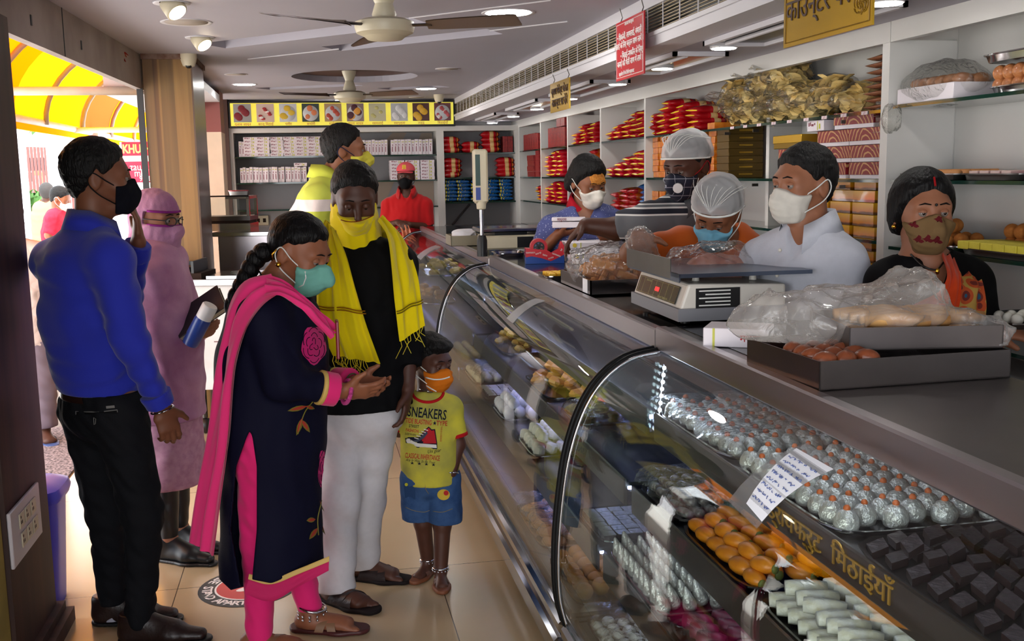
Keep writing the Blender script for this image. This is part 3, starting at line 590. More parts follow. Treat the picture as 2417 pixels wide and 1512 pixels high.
# ---------------- ceiling fans ----------------
def fan(px, py, Y, rods, ang, lab, blades):
 p = ONY(px, py, Y); o = empty('ceiling_fan', (p[0], Y, CZ), lab, 'fan', 'ceiling fans'); h = CZ-p[2]
 MB().lathe([(.0001, -h-.05), (.07, -h-.048), (.085, -h-.035), (.088, -h-.034), (.115, -h-.022), (.122, -h), (.12, -h+.02), (.09, -h+.032), (.03, -h+.036)], n=32).done('motor', M_cream, o, smooth=40)
 MB().lathe([(.045, -h+.035), (.05, -h+.05), (.028, -h+.12), (.02, -h+.122)], n=20).done('lower_cup', M_cream, o, smooth=40)
 top = .043 if rods else 0.
 MB().tube([(0, 0, -h+.1), (0, 0, top)], .011, 10).done('rod', M_dsteel, o)
 MB().lathe([(.02, top-.1 if rods else -.085), (.05, top-.02 if rods else -.02), (.055, top if rods else 0)], n=20).done('canopy', M_cream, o, smooth=40)
 for k in range(3):
  a = ang+k*2*math.pi/3; u = np.array([math.cos(a), math.sin(a), 0]); v = np.array([-math.sin(a), math.cos(a), 0]); b = MB(); zz = np.array([0, 0, 1.])
  G = []
  for t_, w0, w1 in ((.0, .02, .02), (.12, .045, .05), (.5, .06, .062), (.92, .068, .07), (1, .05, .055)):
   c = u*(.18+t_*.38)-zz*(h-.002); G.append([c-v*w0+zz*.012, c, c+v*w1-zz*.012])
  G = np.array(G); b.grid(G+zz*.002).grid(G[:, ::-1]-zz*.002); bl = b.done('blade', mat('fan blade', (108, 88, 72), .45), o, smooth=True)
  MB().tube([u*.1-zz*(h-.004), u*.2-zz*(h-.002)], .012, 6, flat=.5).done('bracket', M_dsteel, bl)
fan(908, 65, 4.35, False, 1.66, 'cream ceiling fan near the top centre of the picture', 3)
fan(826, 226, 8.1, True, 1.5, 'cream ceiling fan hanging from the round dark recess', 3)
for px, py, z, l in ((445, 140, CZ-.03, 'white dome camera on the ceiling above the plank pillar'), (1036, 228, CZ-.02, 'white dome camera on the ceiling beside the menu board')):
 p = ONZ(px, py, z); o = empty('dome_camera', (p[0], p[1], CZ), l, 'camera', 'ceiling cameras')
 MB().lathe([(.05, 0), (.05, -.02), (.042, -.05), (.034, -.07), (.01, -.078), (1e-6, -.079)], n=20).done('housing', M_cream, o, smooth=40); MB().lathe([(.02, -.0), (.02, -.02), (1e-6, -.024)], n=14, M=frame((0, -.026, -.058), (1, 0, 0), (0, .5, .86))).done('lens', M_black, o, smooth=True)
# ---------------- signs ----------------
mb = empty('menu_board', (.36, 10.46, 2.02), 'long yellow menu board with ten sweet photos on the back wall', 'menu board')
MB().bbox((-.735, 10.44, 2.03), (1.455, 10.475, 2.285), .004).done('frame', M_black, mb, smooth=False, world=True)
M_by = mat('menu yellow', (222, 214, 84), .5, col2=(222, 190, 50), vscale=7, emit=.22)
MB().box((-.715, 10.436, 2.05), (1.435, 10.44, 2.265)).done('yellow_panel', M_by, mb, smooth=False, world=True)
FD = [('red', (120, 24, 34), (150, 150, 150), 5, .034, 1), ('mix', (170, 50, 50), (214, 190, 180), 9, .02, .6), ('yel', (226, 190, 50), (214, 218, 226), 4, .036, .8), ('org', (222, 130, 84), (60, 74, 72), 3, .03, 1), ('rol', (190, 80, 60), (190, 160, 120), 7, .022, 1.7), ('plum', (84, 34, 50), (150, 130, 130), 5, .036, 1), ('pale', (204, 200, 130), (206, 204, 170), 4, .02, .8), ('wht', (228, 230, 234), (196, 200, 204), 13, .026, 1.1), ('gold', (232, 180, 50), (90, 50, 50), 6, .034, .9), ('pink', (196, 90, 96), (120, 70, 76), 12, .018, 1)]
HT = ['गुलाब जामुन', 'काजू मिठाई', 'पनीर', 'कचोरी', 'समोसा', 'काला जामुन', 'रसमलाई', 'रसगुल्ला', 'लड्डू', 'मिठाईयाँ']
rr = random.Random(2)
for k, (n, c1, c2, cnt, r, asp) in enumerate(FD):
 x = -.705+.018+k*.2145; z0 = 2.085
 ph = MB().box((x, 10.433, z0), (x+.165, 10.436, 2.258)).done('photo', mat('photo ground '+n, c2, .5), mb, smooth=False, world=True)
 b = MB()
 if n in ('org', 'rol', 'plum', 'yel', 'pink'): b.lathe([(1e-6, .002), (.07, .003), (.074, 0)], n=24, M=frame((x+.082, 10.433, 2.165), (1, 0, 0), (0, 0, 1)), mi=1)
 for i in range(cnt): b.ball((x+.03+.105*((i*.618+.2) % 1), 10.432-.0005*i, 2.115+.11*((i*.37+.15) % 1)), (r, .003, r*asp if asp < 1.5 else r), 12, 6, mi=0 if i % 4 or n not in ('mix', 'pink', 'plum') else 2)
 q = b.done('sweets', [mat('photo sweet '+n, c1, .4), mat('photo plate', (206, 210, 216), .3), mat('photo accent '+n, (236, 226, 224) if n != 'plum' else (226, 160, 60), .4)], mb, world=True); q.parent = ph; q.location -= ph.location
 text('caption', HT[k], .034, frame((x+.082-mb.location.x, 10.434-mb.location.y, 2.064-mb.location.z), (1, 0, 0), (0, 0, 1)), mat('caption red', (176, 60, 60), .5), mb, .0008)
M_gsign = mat('gold sheet', (196, 158, 46), .22, .75, var=.12, vscale=2)
M_ink = mat('dark brown ink', (52, 22, 18), .5)
def sign(name, c, X, y0, y1, z0, z1, m, label, lines, ink, hooks, rot=0., border=None):
 o = empty(name, (X, (y0+y1)/2, z0), label, 'hanging sign'); o.rotation_euler.z = rot; h = (y1-y0)/2
 MB().box((-.003, -h, 0), (.003, h, z1-z0)).done('board', m, o, smooth=False)
 for (s_, sz, zc, yc) in lines: text('lettering', s_, sz, frame((-.0045, -yc, zc), (0, -1, 0), (0, 0, 1)), ink, o, .001)
 if border is not None: MB().tube([(-.004, -h+.012, .012), (-.004, h-.012, .012), (-.004, h-.012, z1-z0-.012), (-.004, -h+.012, z1-z0-.012), (-.004, -h+.012, .012)], .0016, 4).done('border', border, o, smooth=False)
 for y in (-h*.75, h*.75): MB().tube([(0, y, z1-z0-.01), (.012, y, z1-z0+.02), (0, y, z1-z0+hooks)], .0025, 5).done('hook', M_dsteel, o)
 return o
sign('gold_counter_sign', None, 1.35, 2.365, 2.845, 1.905, 2.2, M_gsign, 'large gold hanging sign with dark Hindi lettering at the top right', [('कृपया पेमेन्ट केवल', .066, .19, 0.01), ('काउन्टर पर देवे', .083, .095, .012)], M_ink, .1, 0., mat('gold line', (130, 96, 24), .4))
g = [o for o in COL.objects if o.name.startswith('gold_counter_sign')][0]; b = MB()
for k in range(9): a = k*.7; b.tube([(-.0042, -.2+.018*math.cos(a+t)*(1+.3*k/9)+.012*(k % 3), .045+.018*math.sin(a+t)+.009*(k//3)) for t in np.linspace(0, 2.6, 6)], .0013, 4)
b.done('corner_ornament', mat('gold line', (130, 96, 24), .4), g)
sign('red_notice', None, 1.4, 4.27, 4.675, 1.968, 2.225, mat('red acrylic', (176, 28, 38), .25), 'red hanging notice with white Hindi lettering under the air grille', [('आज का भाव सुचना', .018, .236, 0), ('• शिकंजी, रसमलाई, बंगाली', .036, .186, 0), ('मिठाई के लिए बर्तन साथ लावें ।', .036, .15, -.01), ('• मिठाई-नमकीन के लिए', .036, .104, .03), ('कपड़े की थैली साथ में लावें ।', .036, .07, .01), ('सहयोग देने के लिये धन्यवाद', .022, .026, -.04)], mat('white letters', (240, 232, 230), .5), .06, 0., mat('white letters', (240, 232, 230), .5))
sign('gold_counter_sign', None, 1.4, 5.555, 6.01, 1.903, 2.068, M_gsign, 'small gold hanging sign with dark lettering between red notice and menu board', [('कृपया पेमेन्ट केवल', .056, .115, 0), ('काउन्टर पर देवे', .064, .05, 0)], M_ink, .05)
# ---------------- left side details ----------------
sw = empty('socket_plate', (-.948, 3.44, .48), 'large white electrical plate with two rows of sockets on the brown post', 'socket plate')
qa, qb, qc, qd = [ONX(*p, -.949) for p in ((14, 1208), (83, 1141), (93, 1258), (32, 1336))]
yy0, yy1 = min(qa[1], qd[1]), max(qb[1], qc[1]); zz0, zz1 = (qd[2]+qc[2])/2, (qa[2]+qb[2])/2
MB().bbox((-.95, yy0, zz0), (-.938, yy1, zz1), .003).done('plate', mat('grey white plate', (206, 200, 204), .4), sw, world=True)
for r_ in range(2):
 for k in range(3):
  y = yy0+(yy1-yy0)*(.24+.2*k+.03*r_); z = zz0+(zz1-zz0)*(.66-.36*r_); s2 = MB().bbox((-.938, y, z-.018), (-.934, y+(yy1-yy0)*.17, z+.03), .002).done('socket', M_cream, sw, world=True)
  q = MB().box((-.9345, y+.01, z+.014), (-.9335, y+.016, z+.022)).box((-.9345, y+.022, z-.004), (-.9335, y+.027, z+.006)).box((-.9345, y+.01, z-.004), (-.9335, y+.015, z+.006)).done('hole', M_brown, sw, smooth=False, world=True); q.parent = s2; q.location -= s2.location
bn = empty('waste_bin', (-1.06, 4.0, 0), 'blue plastic waste bin behind the brown post', 'bin')
q = ONZ(112, 1150, .5); bn.location = (-1.08, 3.98, 0)
M_blue = mat('blue plastic', (70, 66, 190), .35)
MB().lathe([(1e-6, 0), (.10, 0), (.125, .42), (.12, .42)], n=28, sq=5).done('tub', M_blue, bn, smooth=40); MB().lathe([(.137, .41), (.143, .43), (.135, .455), (.09, .475), (1e-6, .48)], n=28, sq=5).done('lid', M_blue, bn, smooth=40)
st = empty('floor_sticker', (-.30, 3.955, 0), 'round red, black and white stand apart floor sticker behind the pink legs', 'sticker')
MB().lathe([(1e-6, .0015), (.19, .0015), (.19, .0)], n=40).done('disc', mat('black vinyl', (28, 28, 30), .4), st, smooth=False); MB().lathe([(1e-6, .0025), (.125, .0025), (.125, .001)], n=40, M=Matrix.Identity(4)).done('red_disc', mat('red vinyl floor', (200, 40, 40), .4), st, smooth=False)
MB().lathe([(.121, .003), (.128, .003), (.128, .001), (.121, .001), (.121, .003)], n=40).done('white_ring', M_wv, st, smooth=False)
fp = MB(); fp.lathe([(1e-6, .0032), (.02, .0032), (.02, .002)], n=16, sx=1.0, sy=2.4, c=(.0, .0, 0)).lathe([(1e-6, .0032), (.024, .0032), (.024, .002)], n=16, c=(.0, .055, 0));
fo = fp.done('footprint', M_wv, st, smooth=False); fo.location = (.0, -.02, 0); fo.rotation_euler.z = math.radians(-70)
for word, a0 in (('PLEASE STAND APART', 3.30),):
 for i, chh in enumerate(word):
  a = math.radians(100)+(i+.5)*math.radians(170)/len(word)
  if chh != ' ': text('letter', chh, .052, frame((.157*math.cos(a), .157*math.sin(a), .002), (-math.sin(a), math.cos(a), 0), (-math.cos(a), -math.sin(a), 0)), M_wv, st, .0006, bold=.001)
ch = empty('chilli_charm', ONX(287, 118, -.985), 'dried red chilli charm hanging on the left ceiling beam', 'charm'); b = MB(); rr = random.Random(5)
MB().tube([(0, 0, .045), (.004, 0, .0), (0, 0, -.03)], .0015, 5).done('thread', M_black, ch)
for k in range(7): a = k*.9; MB().tube([(0, 0, -.01-.006*k), (.018*math.cos(a), .018*math.sin(a), -.016-.006*k), (.034*math.cos(a), .03*math.sin(a), -.03-.006*k)], [.004, .006, .0015], 6).done('chilli', mat('dried chilli', (150, 40, 24), .5), ch)
MB().ball((0, 0, -.028), .012, 10, 6).done('lime', mat('dry lime', (120, 70, 40), .7), ch)
def rep(root, spots, labelf, group):
 """first spot takes the prototype itself, the rest are copies; spot = (loc, rot, scale)"""
 root['group'] = group; out = []
 for i, sp_ in enumerate(spots):
  loc, rot, scl = (list(sp_)+[None, None])[:3] if isinstance(sp_[0], (list, tuple, np.ndarray, Vector)) else (sp_, None, None)
  o = root if i == 0 else dup(root)
  o.location = Vector(loc)
  if rot is not None: o.rotation_euler = rot
  if scl is not None: o.scale = (scl,)*3 if np.isscalar(scl) else scl
  l = labelf(i)
  for a_ in (' in the ', ' of the ', ' on the ', ' from the ', ' behind the ', ' the '):
   while len(l.replace('-', '').split()) > 16 and a_ in l: l = l.replace(a_, a_.replace(' the', ''), 1)
  o['label'] = l; out.append(o)
 return out
rp = random.Random(11)
# ---- pillow packets ----
def pillow(L, W, H, seed=0, pinch=.7):
 rr = random.Random(seed); G = []
 for t in np.linspace(-1, 1, 12):
  h = H/2*max(0, 1-abs(t)**3)**pinch+.0015; w_ = W/2*(1-.10*abs(t)**4); row = []
  for k in range(14):
   a = 2*math.pi*k/14; c, s_ = math.cos(a), math.sin(a)
   row.append((t*L/2, w_*math.copysign(abs(c)**.8, c), h*math.copysign(abs(s_)**.8, s_)+(rr.uniform(-.0022, .0022) if abs(t) < .99 else 0)))
  G.append(row)
 b = MB(); b.grid(G, closed=True); n = 14; b.f += [tuple(range(n))[::-1], tuple(11*n+k for k in range(n))]; b.m += [0, 0]; return b
def pk_mat(name, stops): return bands(name, 0, stops, .22)
R_, Y_, C_, D_ = (176, 16, 26), (240, 206, 30), (226, 188, 130), (110, 16, 18)
M_pk = pk_mat('red packet print', [(-.11, Y_), (-.107, R_), (-.03, (196, 24, 34)), (-.012, C_), (.018, (214, 170, 104)), (.028, R_), (.05, D_), (.062, (214, 120, 30)), (.072, D_), (.1, (170, 40, 26))])
M_pk2 = pk_mat('crimson packet print', [(-.11, Y_), (-.106, (190, 20, 40)), (-.02, (214, 180, 120)), (.0, (176, 30, 30)), (.03, (200, 140, 40)), (.04, (150, 20, 26)), (.07, C_), (.085, (150, 20, 26))])
M_pk3 = pk_mat('orange packet print', [(-.11, R_), (-.08, (200, 90, 24)), (.0, (160, 30, 20)), (.03, (206, 110, 30)), (.06, (150, 26, 20))])
def _blue(N, Lk, p, tc):
 v = N.new('ShaderNodeTexVoronoi'); v.inputs['Scale'].default_value = 55; mp = N.new('ShaderNodeMapping'); mp.inputs['Scale'].default_value = (1, .5, .5); Lk.new(tc.outputs['Object'], mp.inputs[0]); Lk.new(mp.outputs[0], v.inputs[0])
 sp = N.new('ShaderNodeSeparateXYZ'); Lk.new(tc.outputs['Object'], sp.inputs[0])
 a = N.new('ShaderNodeMath'); a.operation = 'ABSOLUTE'; Lk.new(sp.outputs[0], a.inputs[0])
 g = N.new('ShaderNodeMath'); g.operation = 'LESS_THAN'; g.inputs[1].default_value = .06; Lk.new(a.outputs[0], g.inputs[0])
 h = N.new('ShaderNodeMath'); h.operation = 'GREATER_THAN'; h.inputs[1].default_value = .62; Lk.new(v.outputs['Distance'], h.inputs[0])
 m = N.new('ShaderNodeMath'); m.operation = 'MULTIPLY'; Lk.new(g.outputs[0], m.inputs[0]); Lk.new(h.outputs[0], m.inputs[1])
 mx = N.new('ShaderNodeMixRGB'); mx.inputs[1].default_value = S((16, 84, 150)); mx.inputs[2].default_value = S((214, 200, 40)); Lk.new(m.outputs[0], mx.inputs[0]); Lk.new(mx.outputs[0], p.inputs['Base Color'])
M_pkb = nodemat('blue packet print', _blue, .2)
def columns(proto, cols, nm, group, W=.17, hh=.036, X=2.23, rowd=True, jit=.01):
 """cols = [(Y, zbase, n)] stacked packets"""
 sp, lb = [], []
 for ci, (Y, z, n) in enumerate(cols):
  for r in range(n):
   sp.append(((X+rp.uniform(-.012, .012), Y+rp.uniform(-jit, jit), z+hh*(.62+r)), (rp.uniform(-.05, .05), rp.uniform(-.04, .04), rp.uniform(-.1, .1)), 1))
   lb.append('%s, %s stack from far end, %s from bottom' % (nm, ORD[len(cols)-1-ci] if cols[0][0] < cols[-1][0] else ORD[ci], ORD[r]))
 return rep(proto, sp, lambda i: lb[i], group)
def packet(name, L, W, H, m, seed, cat='packet'):
 o = pillow(L, W, H, seed).done(name, m, smooth=True); o['category'] = cat; return o
def YX(px, X=2.13, py=320): return ONX(px, py, X)[1]
pk = lambda: packet('snack_packet', .22, .17, .05, M_pk, rp.randint(0, 99))
def bay(cols, z, nm, group, hh=.034, proto=None, X=2.24): return columns(proto or pk(), [(YX(p)-.08, z, n) for p, n in cols], nm, group, hh=hh, X=X)
bay([(1521, 4), (1549, 4), (1582, 4), (1618, 4)], ZS[0], 'red packet left of the chips bags', 'red packets left of the chips')
bay([(1556, 2), (1590, 1)], ZS[0]+4*.034, 'red packet topping rows left of chips', 'red packets left of the chips')
bay([(1428, 2), (1446, 3), (1466, 4), (1486, 5), (1502, 5)], ZS[0], 'red packet, top shelf, second bay', 'red packets second bay top')
bay([(1430, 2), (1448, 3), (1468, 4), (1488, 5), (1503, 5)], ZS[1], 'crimson packet left of striped shirt man', 'crimson packets middle shelf', proto=packet('snack_packet', .22, .17, .05, M_pk2, 5))
bay([(1440, 4), (1462, 5), (1480, 5)], ZS[2]-.02, 'orange packet, low shelf, second bay', 'orange packets low shelf', proto=packet('snack_packet', .22, .17, .05, M_pk3, 6))
bay([(1502, 6)], ZS[2]-.02, 'blue packet, low shelf, second bay', 'blue packets low shelf', proto=packet('snack_packet', .2, .15, .05, M_pkb, 7))
bay([(1350, 3), (1366, 5), (1388, 5)], ZS[0], 'red packet, top shelf, third bay', 'red packets third bay top', hh=.03)
bay([(1350, 4), (1368, 5), (1386, 6)], ZS[1], 'orange packet behind forehead-mark man', 'orange packets behind the tilak man', hh=.034, proto=packet('snack_packet', .22, .17, .05, M_pk3, 8))
bay([(1284, 5), (1298, 6), (1312, 6)], ZS[1], 'crimson packet, middle shelf, fourth bay', 'crimson packets fourth bay', hh=.038, proto=packet('snack_packet', .22, .17, .055, M_pk2, 9))
bay([(1282, 4), (1296, 5), (1312, 5)], ZS[2], 'crimson packet, low shelf, fourth bay', 'crimson packets fourth bay low', hh=.036, proto=packet('snack_packet', .22, .17, .055, M_pk2, 10))
bay([(1262, 4)], ZS[2], 'red packet, low shelf, fifth bay', 'red packets fifth bay', hh=.036)
dbg = tag(MB().ball((0, 0, 0), (.1, .16, .12), 14, 10).done('black_bag', mat('black polythene', (20, 18, 20), .25, bump=.6, bscale=20), smooth=True, loc=(2.22, 10.1, ZS[2]+.12)), 'black polythene bag on the low shelf of the far bay', 'bag')
def bcols(proto, cols, nm, group, hh, Yc=10.6):
 sp, lb = [], []
 for ci, (px, z, n) in enumerate(cols):
  x = ONY(px, 350, 10.5)[0]
  for r in range(n):
   sp.append(((x+rp.uniform(-.008, .008), Yc+rp.uniform(-.01, .01), z+hh*(.62+r)), (0, rp.uniform(-.04, .04), rp.uniform(-.06, .06)), 1)); lb.append('%s, %s stack from left, %s from bottom' % (nm, ORD[ci], ORD[r]))
 return rep(proto, sp, lambda i: lb[i], group)
pb = lambda m, s_: packet('snack_packet', .2, .16, .07, m, s_)
bcols(pb(M_pk, 21), [(1066, 1.767, 3), (1112, 1.767, 2), (1160, 1.767, 4)], 'red packet, top shelf, far corner', 'far corner packets', .05)
bcols(pb(M_pk, 22), [(1068, 1.522, 4), (1194, 1.522, 4)], 'red packet, middle shelf, far corner', 'far corner packets', .045)
bcols(packet('snack_packet', .15, .16, .045, M_pkb, 23), [(1062, 1.278, 6), (1092, 1.278, 6), (1126, 1.278, 6), (1160, 1.278, 6), (1194, 1.278, 6)], 'blue packet, low shelf, far corner', 'far corner blue packets', .036)
# ---- boxes ----
def boxproto(name, sx, sy, sz, mats, lid=True, prints=(), cat='box', wrap=0):
 """front face towards -y"""
 b = MB(); b.bbox((-sx/2, -sy/2, 0), (sx/2, sy/2, sz), .0015, 0)
 if lid: b.box((-sx/2-.0008, -sy/2-.0008, sz*.45), (sx/2+.0008, sy/2+.0008, sz+.0008), 0)
 for (x0, z0, x1, z1, mi) in prints: b.box((-sx/2+sx*x0, -sy/2-.0014, sz*z0), (-sx/2+sx*x1, -sy/2-.0008, sz*z1), mi)
 o = b.done(name, mats, smooth=False); o['category'] = cat; return o
M_wbox = mat('white card', (226, 218, 224), .5)
M_marn = mat('maroon print', (120, 40, 60), .5); M_ygr = mat('lime print', (190, 190, 60), .5)
pr = [(.1, .5, .16, .85, 1), (.19, .55, .24, .9, 1), (.27, .5, .4, .72, 1), (.44, .6, .5, .8, 1), (.62, .1, .66, .95, 2), (.72, .2, .8, .7, 2)]
wb = boxproto('sweet_box', .124, .16, .0305, [M_wbox, M_marn, M_ygr], True, pr)
sp, lb = [], []
for ci, px in enumerate((590, 621, 653, 684, 713, 742, 772)):
 x = ONY(px, 345, 10.5)[0]
 for r in range(6 if ci else 6): sp.append(((x+rp.uniform(-.003, .003), 10.58+rp.uniform(-.01, .01), 1.7575+.0315*r), (0, 0, rp.uniform(-.03, .03)), 1)); lb.append('white sweet box, top back shelf, %s stack from left, %s from bottom' % (ORD[ci], ORD[r]))
rep(wb, sp, lambda i: lb[i], 'white sweet boxes on the back wall')
sp, lb = [], []
for ci, px in enumerate((938, 974, 1009)):
 x = ONY(px, 400, 10.5)[0]
 for r in range(6): sp.append(((x, 10.58+rp.uniform(-.01, .01), 1.5075+.0325*r), (0, 0, rp.uniform(-.03, .03)), (1.12, 1, 1.03))); lb.append('white sweet box near pink cap, %s stack from left, %s from bottom' % (ORD[ci], ORD[r]))
rep(dup(wb), sp, lambda i: lb[i], 'white sweet boxes on the back wall')
wv = boxproto('sweet_box', .0315, .13, .15, [M_wbox, M_marn, M_ygr], False, [(.3, .2, .5, .55, 1), (.4, .6, .6, .7, 1), (.2, .82, .8, .86, 2)])
def standing(px0, px1, py, n, z, nm):
 x0, x1 = ONY(px0, py, 10.5)[0], ONY(px1, py, 10.5)[0]
 rep(dup(wv) if wv.get('group') else wv, [((x0+(x1-x0)*(i+.5)/n, 10.58+rp.uniform(-.01, .01), z), (0, rp.uniform(-.02, .02), rp.uniform(-.03, .03)), ((x1-x0)/n/.0325, 1, rp.uniform(.96, 1.02))) for i in range(n)], lambda i: 'white upright box %s, %s from left' % (nm, ORD[i]), 'white boxes standing on end')
standing(855, 914, 345, 8, 1.7575, 'on the top back shelf right of the yellow mask')
standing(922, 1021, 345, 12, 1.7575, 'at the right end of the top back shelf')
standing(566, 671, 410, 14, 1.5075, 'at the left end of the second back shelf')
standing(673, 724, 410, 7, 1.5075, 'in the second group of the second back shelf')
standing(562, 577, 345, 2, 1.7575, 'at the far left of the top back shelf')
standing(728, 752, 410, 3, 1.5075, 'beside the yellow shirt on the second back shelf')
o = dup(wb); o.location = (ONY(709, 385, 10.5)[0], 10.58, 1.661); o['label'] = 'single white sweet box lying on the upright boxes of the second back shelf'
tag(MB().lathe([(1e-6, .006), (.07, .008), (.095, .02), (.1, .02), (.075, 0), (1e-6, 0)], n=24).done('red_plate', mat('red plastic', (190, 30, 40), .3), smooth=True, loc=(ONY(905, 422, 10.5)[0], 10.6, 1.508)), 'red plastic plate on the second back shelf behind the yellow mask', 'plate')
for k, (px, py) in enumerate(((897, 468), (897, 458), (915, 466), (905, 448), (886, 455), (1020, 452))):
 p = ONY(px, py, 10.6); tag(MB().ball((0, 0, 0), (.055, .05, .045), 12, 8).done('fried_snack', mat('fried brown', (140, 84, 40), .6, col2=(176, 116, 60), vscale=16, bump=.4, bscale=30), smooth=True, loc=(p[0], 10.62, 1.29+(.07 if py < 460 else 0))), 'round brown fried snack on the low back shelf beside the red shirt man, %s' % ORD[k], 'snack', 'fried snacks on the low back shelf')
tag(MB().bbox((-.1, -.1, 0), (.1, .1, .07), .01).done('plastic_box', mat('frosted box', (176, 172, 170), .3, trans=.2), loc=(ONY(1022, 470, 10.6)[0], 10.62, 1.247)), 'frosted box on the low back shelf right of the red shirt man', 'box')
M_rbox = mat('dark red patterned card', (120, 26, 34), .4, col2=(160, 50, 44), vscale=60)
rb = boxproto('gift_box', .16, .05, .15, [M_rbox], False); rb.rotation_euler.z = math.pi/2
def redst(px0, px1, n, z, nm, hs=1., X=2.19):
 y0, y1 = ONX(px0, 340, 2.12)[1], ONX(px1, 340, 2.12)[1]
 rep(dup(rb) if rb.get('group') else rb, [((X, y0+(y1-y0)*(i+.5)/n, z), (0, 0, math.pi), (1., abs(y1-y0)/n/.052, hs*rp.uniform(.97, 1.03))) for i in range(n)], lambda i: 'dark red upright gift box %s, %s from far end' % (nm, ORD[i]), 'dark red boxes on the right wall')
redst(1238, 1272, 6, ZS[0]+.001, 'on the top shelf of the far bay')
redst(1296, 1336, 5, ZS[0]+.001, 'on the top shelf of the fourth bay', 1.1)
redst(1316, 1336, 2, ZS[0]+.168, 'on top of the fourth bay boxes', .55)
rl = boxproto('gift_box', .16, .3, .05, [M_rbox], True); rl.rotation_euler.z = 0
rep(rl, [((2.2, 10.0+.02*(r % 2), ZS[1]+.001+.052*r), (0, 0, 0), 1) for r in range(4)]+[((2.2, 9.7, ZS[1]+.001+.052*r), (0, 0, 0), (1, .5, 1)) for r in range(5)], lambda i: 'flat dark red gift box in far bay, %s from bottom of %s stack' % (ORD[i % 4 if i < 4 else i-4], 'left' if i < 4 else 'right'), 'flat dark red boxes')
rep(boxproto('gift_box', .05, .15, .16, [M_rbox], False), [((ONY(px, 345, 10.5)[0], 10.6, 1.768), (0, 0, 0), 1) for px in (1194, 1206)], lambda i: 'dark red gift box standing at the right end of the far corner shelf, %s' % ORD[i], 'corner gift boxes')
M_ob = mat('orange cellophane', (206, 96, 22), .18, col2=(236, 150, 50), vscale=22, bump=.4, bscale=26, coat=.4)
ob = boxproto('wrapped_sweet', .15, .1, .036, [M_ob], False, cat='wrapped sweet')
sp, lb = [], []
for ci, px in enumerate((1535, 1551, 1567, 1584, 1601, 1618, 1663)):
 y = YX(px, 2.13, 380)-.05
 for r in range(7 if ci < 6 else 8): sp.append(((2.22+rp.uniform(-.01, .01), y, ZS[1]+.001+.037*r), (0, 0, rp.uniform(-.04, .04)), 1)); lb.append('orange wrapped block behind hair net, %s stack from left, %s from bottom' % (ORD[ci], ORD[r]))
for ci, px in enumerate((1534, 1551, 1568)):
 y = YX(px, 2.13, 440)-.05
 for r in range(4): sp.append(((2.22, y, ZS[2]+.001+.037*r), (0, 0, rp.uniform(-.04, .04)), 1)); lb.append('orange wrapped block on low shelf, %s stack from left, %s from bottom' % (ORD[ci], ORD[r]))
rep(ob, sp, lambda i: lb[i], 'orange wrapped sweet blocks')
dg = boxproto('gold_box', .19, .16, .036, [mat('dark gold card', (96, 72, 20), .3, .4)], True, [(.3, .4, .7, .62, 1)]); dg.data.materials.append(M_gold)
rep(dg, [((2.24, YX(1690, 2.14, 380)-.08, ZS[1]+.001+.0375*r), None, 1) for r in range(7)], lambda i: 'dark gold box in the stack right of the orange blocks, %s from the bottom' % ORD[i], 'dark gold boxes')
def _gb(N, Lk, p, tc):
 sp = N.new('ShaderNodeSeparateXYZ'); Lk.new(tc.outputs['Object'], sp.inputs[0]); n = N.new('ShaderNodeTexNoise'); n.inputs['Scale'].default_value = 18; Lk.new(tc.outputs['Object'], n.inputs[0])
 r = N.new('ShaderNodeValToRGB'); r.color_ramp.elements[0].position = .0; r.color_ramp.elements[0].color = S((90, 52, 8)); r.color_ramp.elements[1].position = 1; r.color_ramp.elements[1].color = S((222, 168, 30))
 e = r.color_ramp.elements.new(.28); e.color = S((104, 60, 10)); e = r.color_ramp.elements.new(.36); e.color = S((200, 120, 20))
 m = N.new('ShaderNodeMath'); m.operation = 'MULTIPLY_ADD'; m.inputs[1].default_value = 22; Lk.new(sp.outputs[2], m.inputs[0]); a = N.new('ShaderNodeMath'); a.operation = 'MULTIPLY'; a.inputs[1].default_value = .25; Lk.new(n.outputs[0], a.inputs[0]); Lk.new(a.outputs[0], m.inputs[2])
 m.inputs[1].default_value = 20; Lk.new(m.outputs[0], r.inputs[0]); Lk.new(r.outputs[0], p.inputs['Base Color']); p.inputs['Coat Weight'].default_value = .6
M_gbk = nodemat('golden wrapped block', _gb, .2)
gk = boxproto('wrapped_sweet', .18, .165, .046, [M_gbk], False, cat='wrapped sweet'); sp, lb = [], []
for ci, y in enumerate((4.12, 3.94, 3.76)):
 for r in range(10): sp.append(((2.22+rp.uniform(-.006, .006), y, 1.052+.0468*r), (0, 0, rp.uniform(-.02, .02)), 1)); lb.append('golden block behind white shirt man, %s column from left, %s from bottom' % (ORD[ci], ORD[r]))
rep(gk, sp, lambda i: lb[i], 'golden wrapped sweet blocks')
def _rp(N, Lk, p, tc):
 v = N.new('ShaderNodeTexVoronoi'); v.inputs['Scale'].default_value = 26; Lk.new(tc.outputs['Object'], v.inputs[0]); w_ = N.new('ShaderNodeTexWave'); w_.wave_type = 'RINGS'; w_.inputs['Scale'].default_value = 14; w_.inputs['Distortion'].default_value = 6; Lk.new(tc.outputs['Object'], w_.inputs[0])
 g = N.new('ShaderNodeMath'); g.operation = 'GREATER_THAN'; g.inputs[1].default_value = .8; Lk.new(w_.outputs[0], g.inputs[0]); mx = N.new('ShaderNodeMixRGB'); mx.inputs[1].default_value = S((132, 28, 36)); mx.inputs[2].default_value = S((196, 146, 96)); Lk.new(g.outputs[0], mx.inputs[0]); Lk.new(mx.outputs[0], p.inputs['Base Color'])
M_rpat = nodemat('red paisley card', _rp, .4)
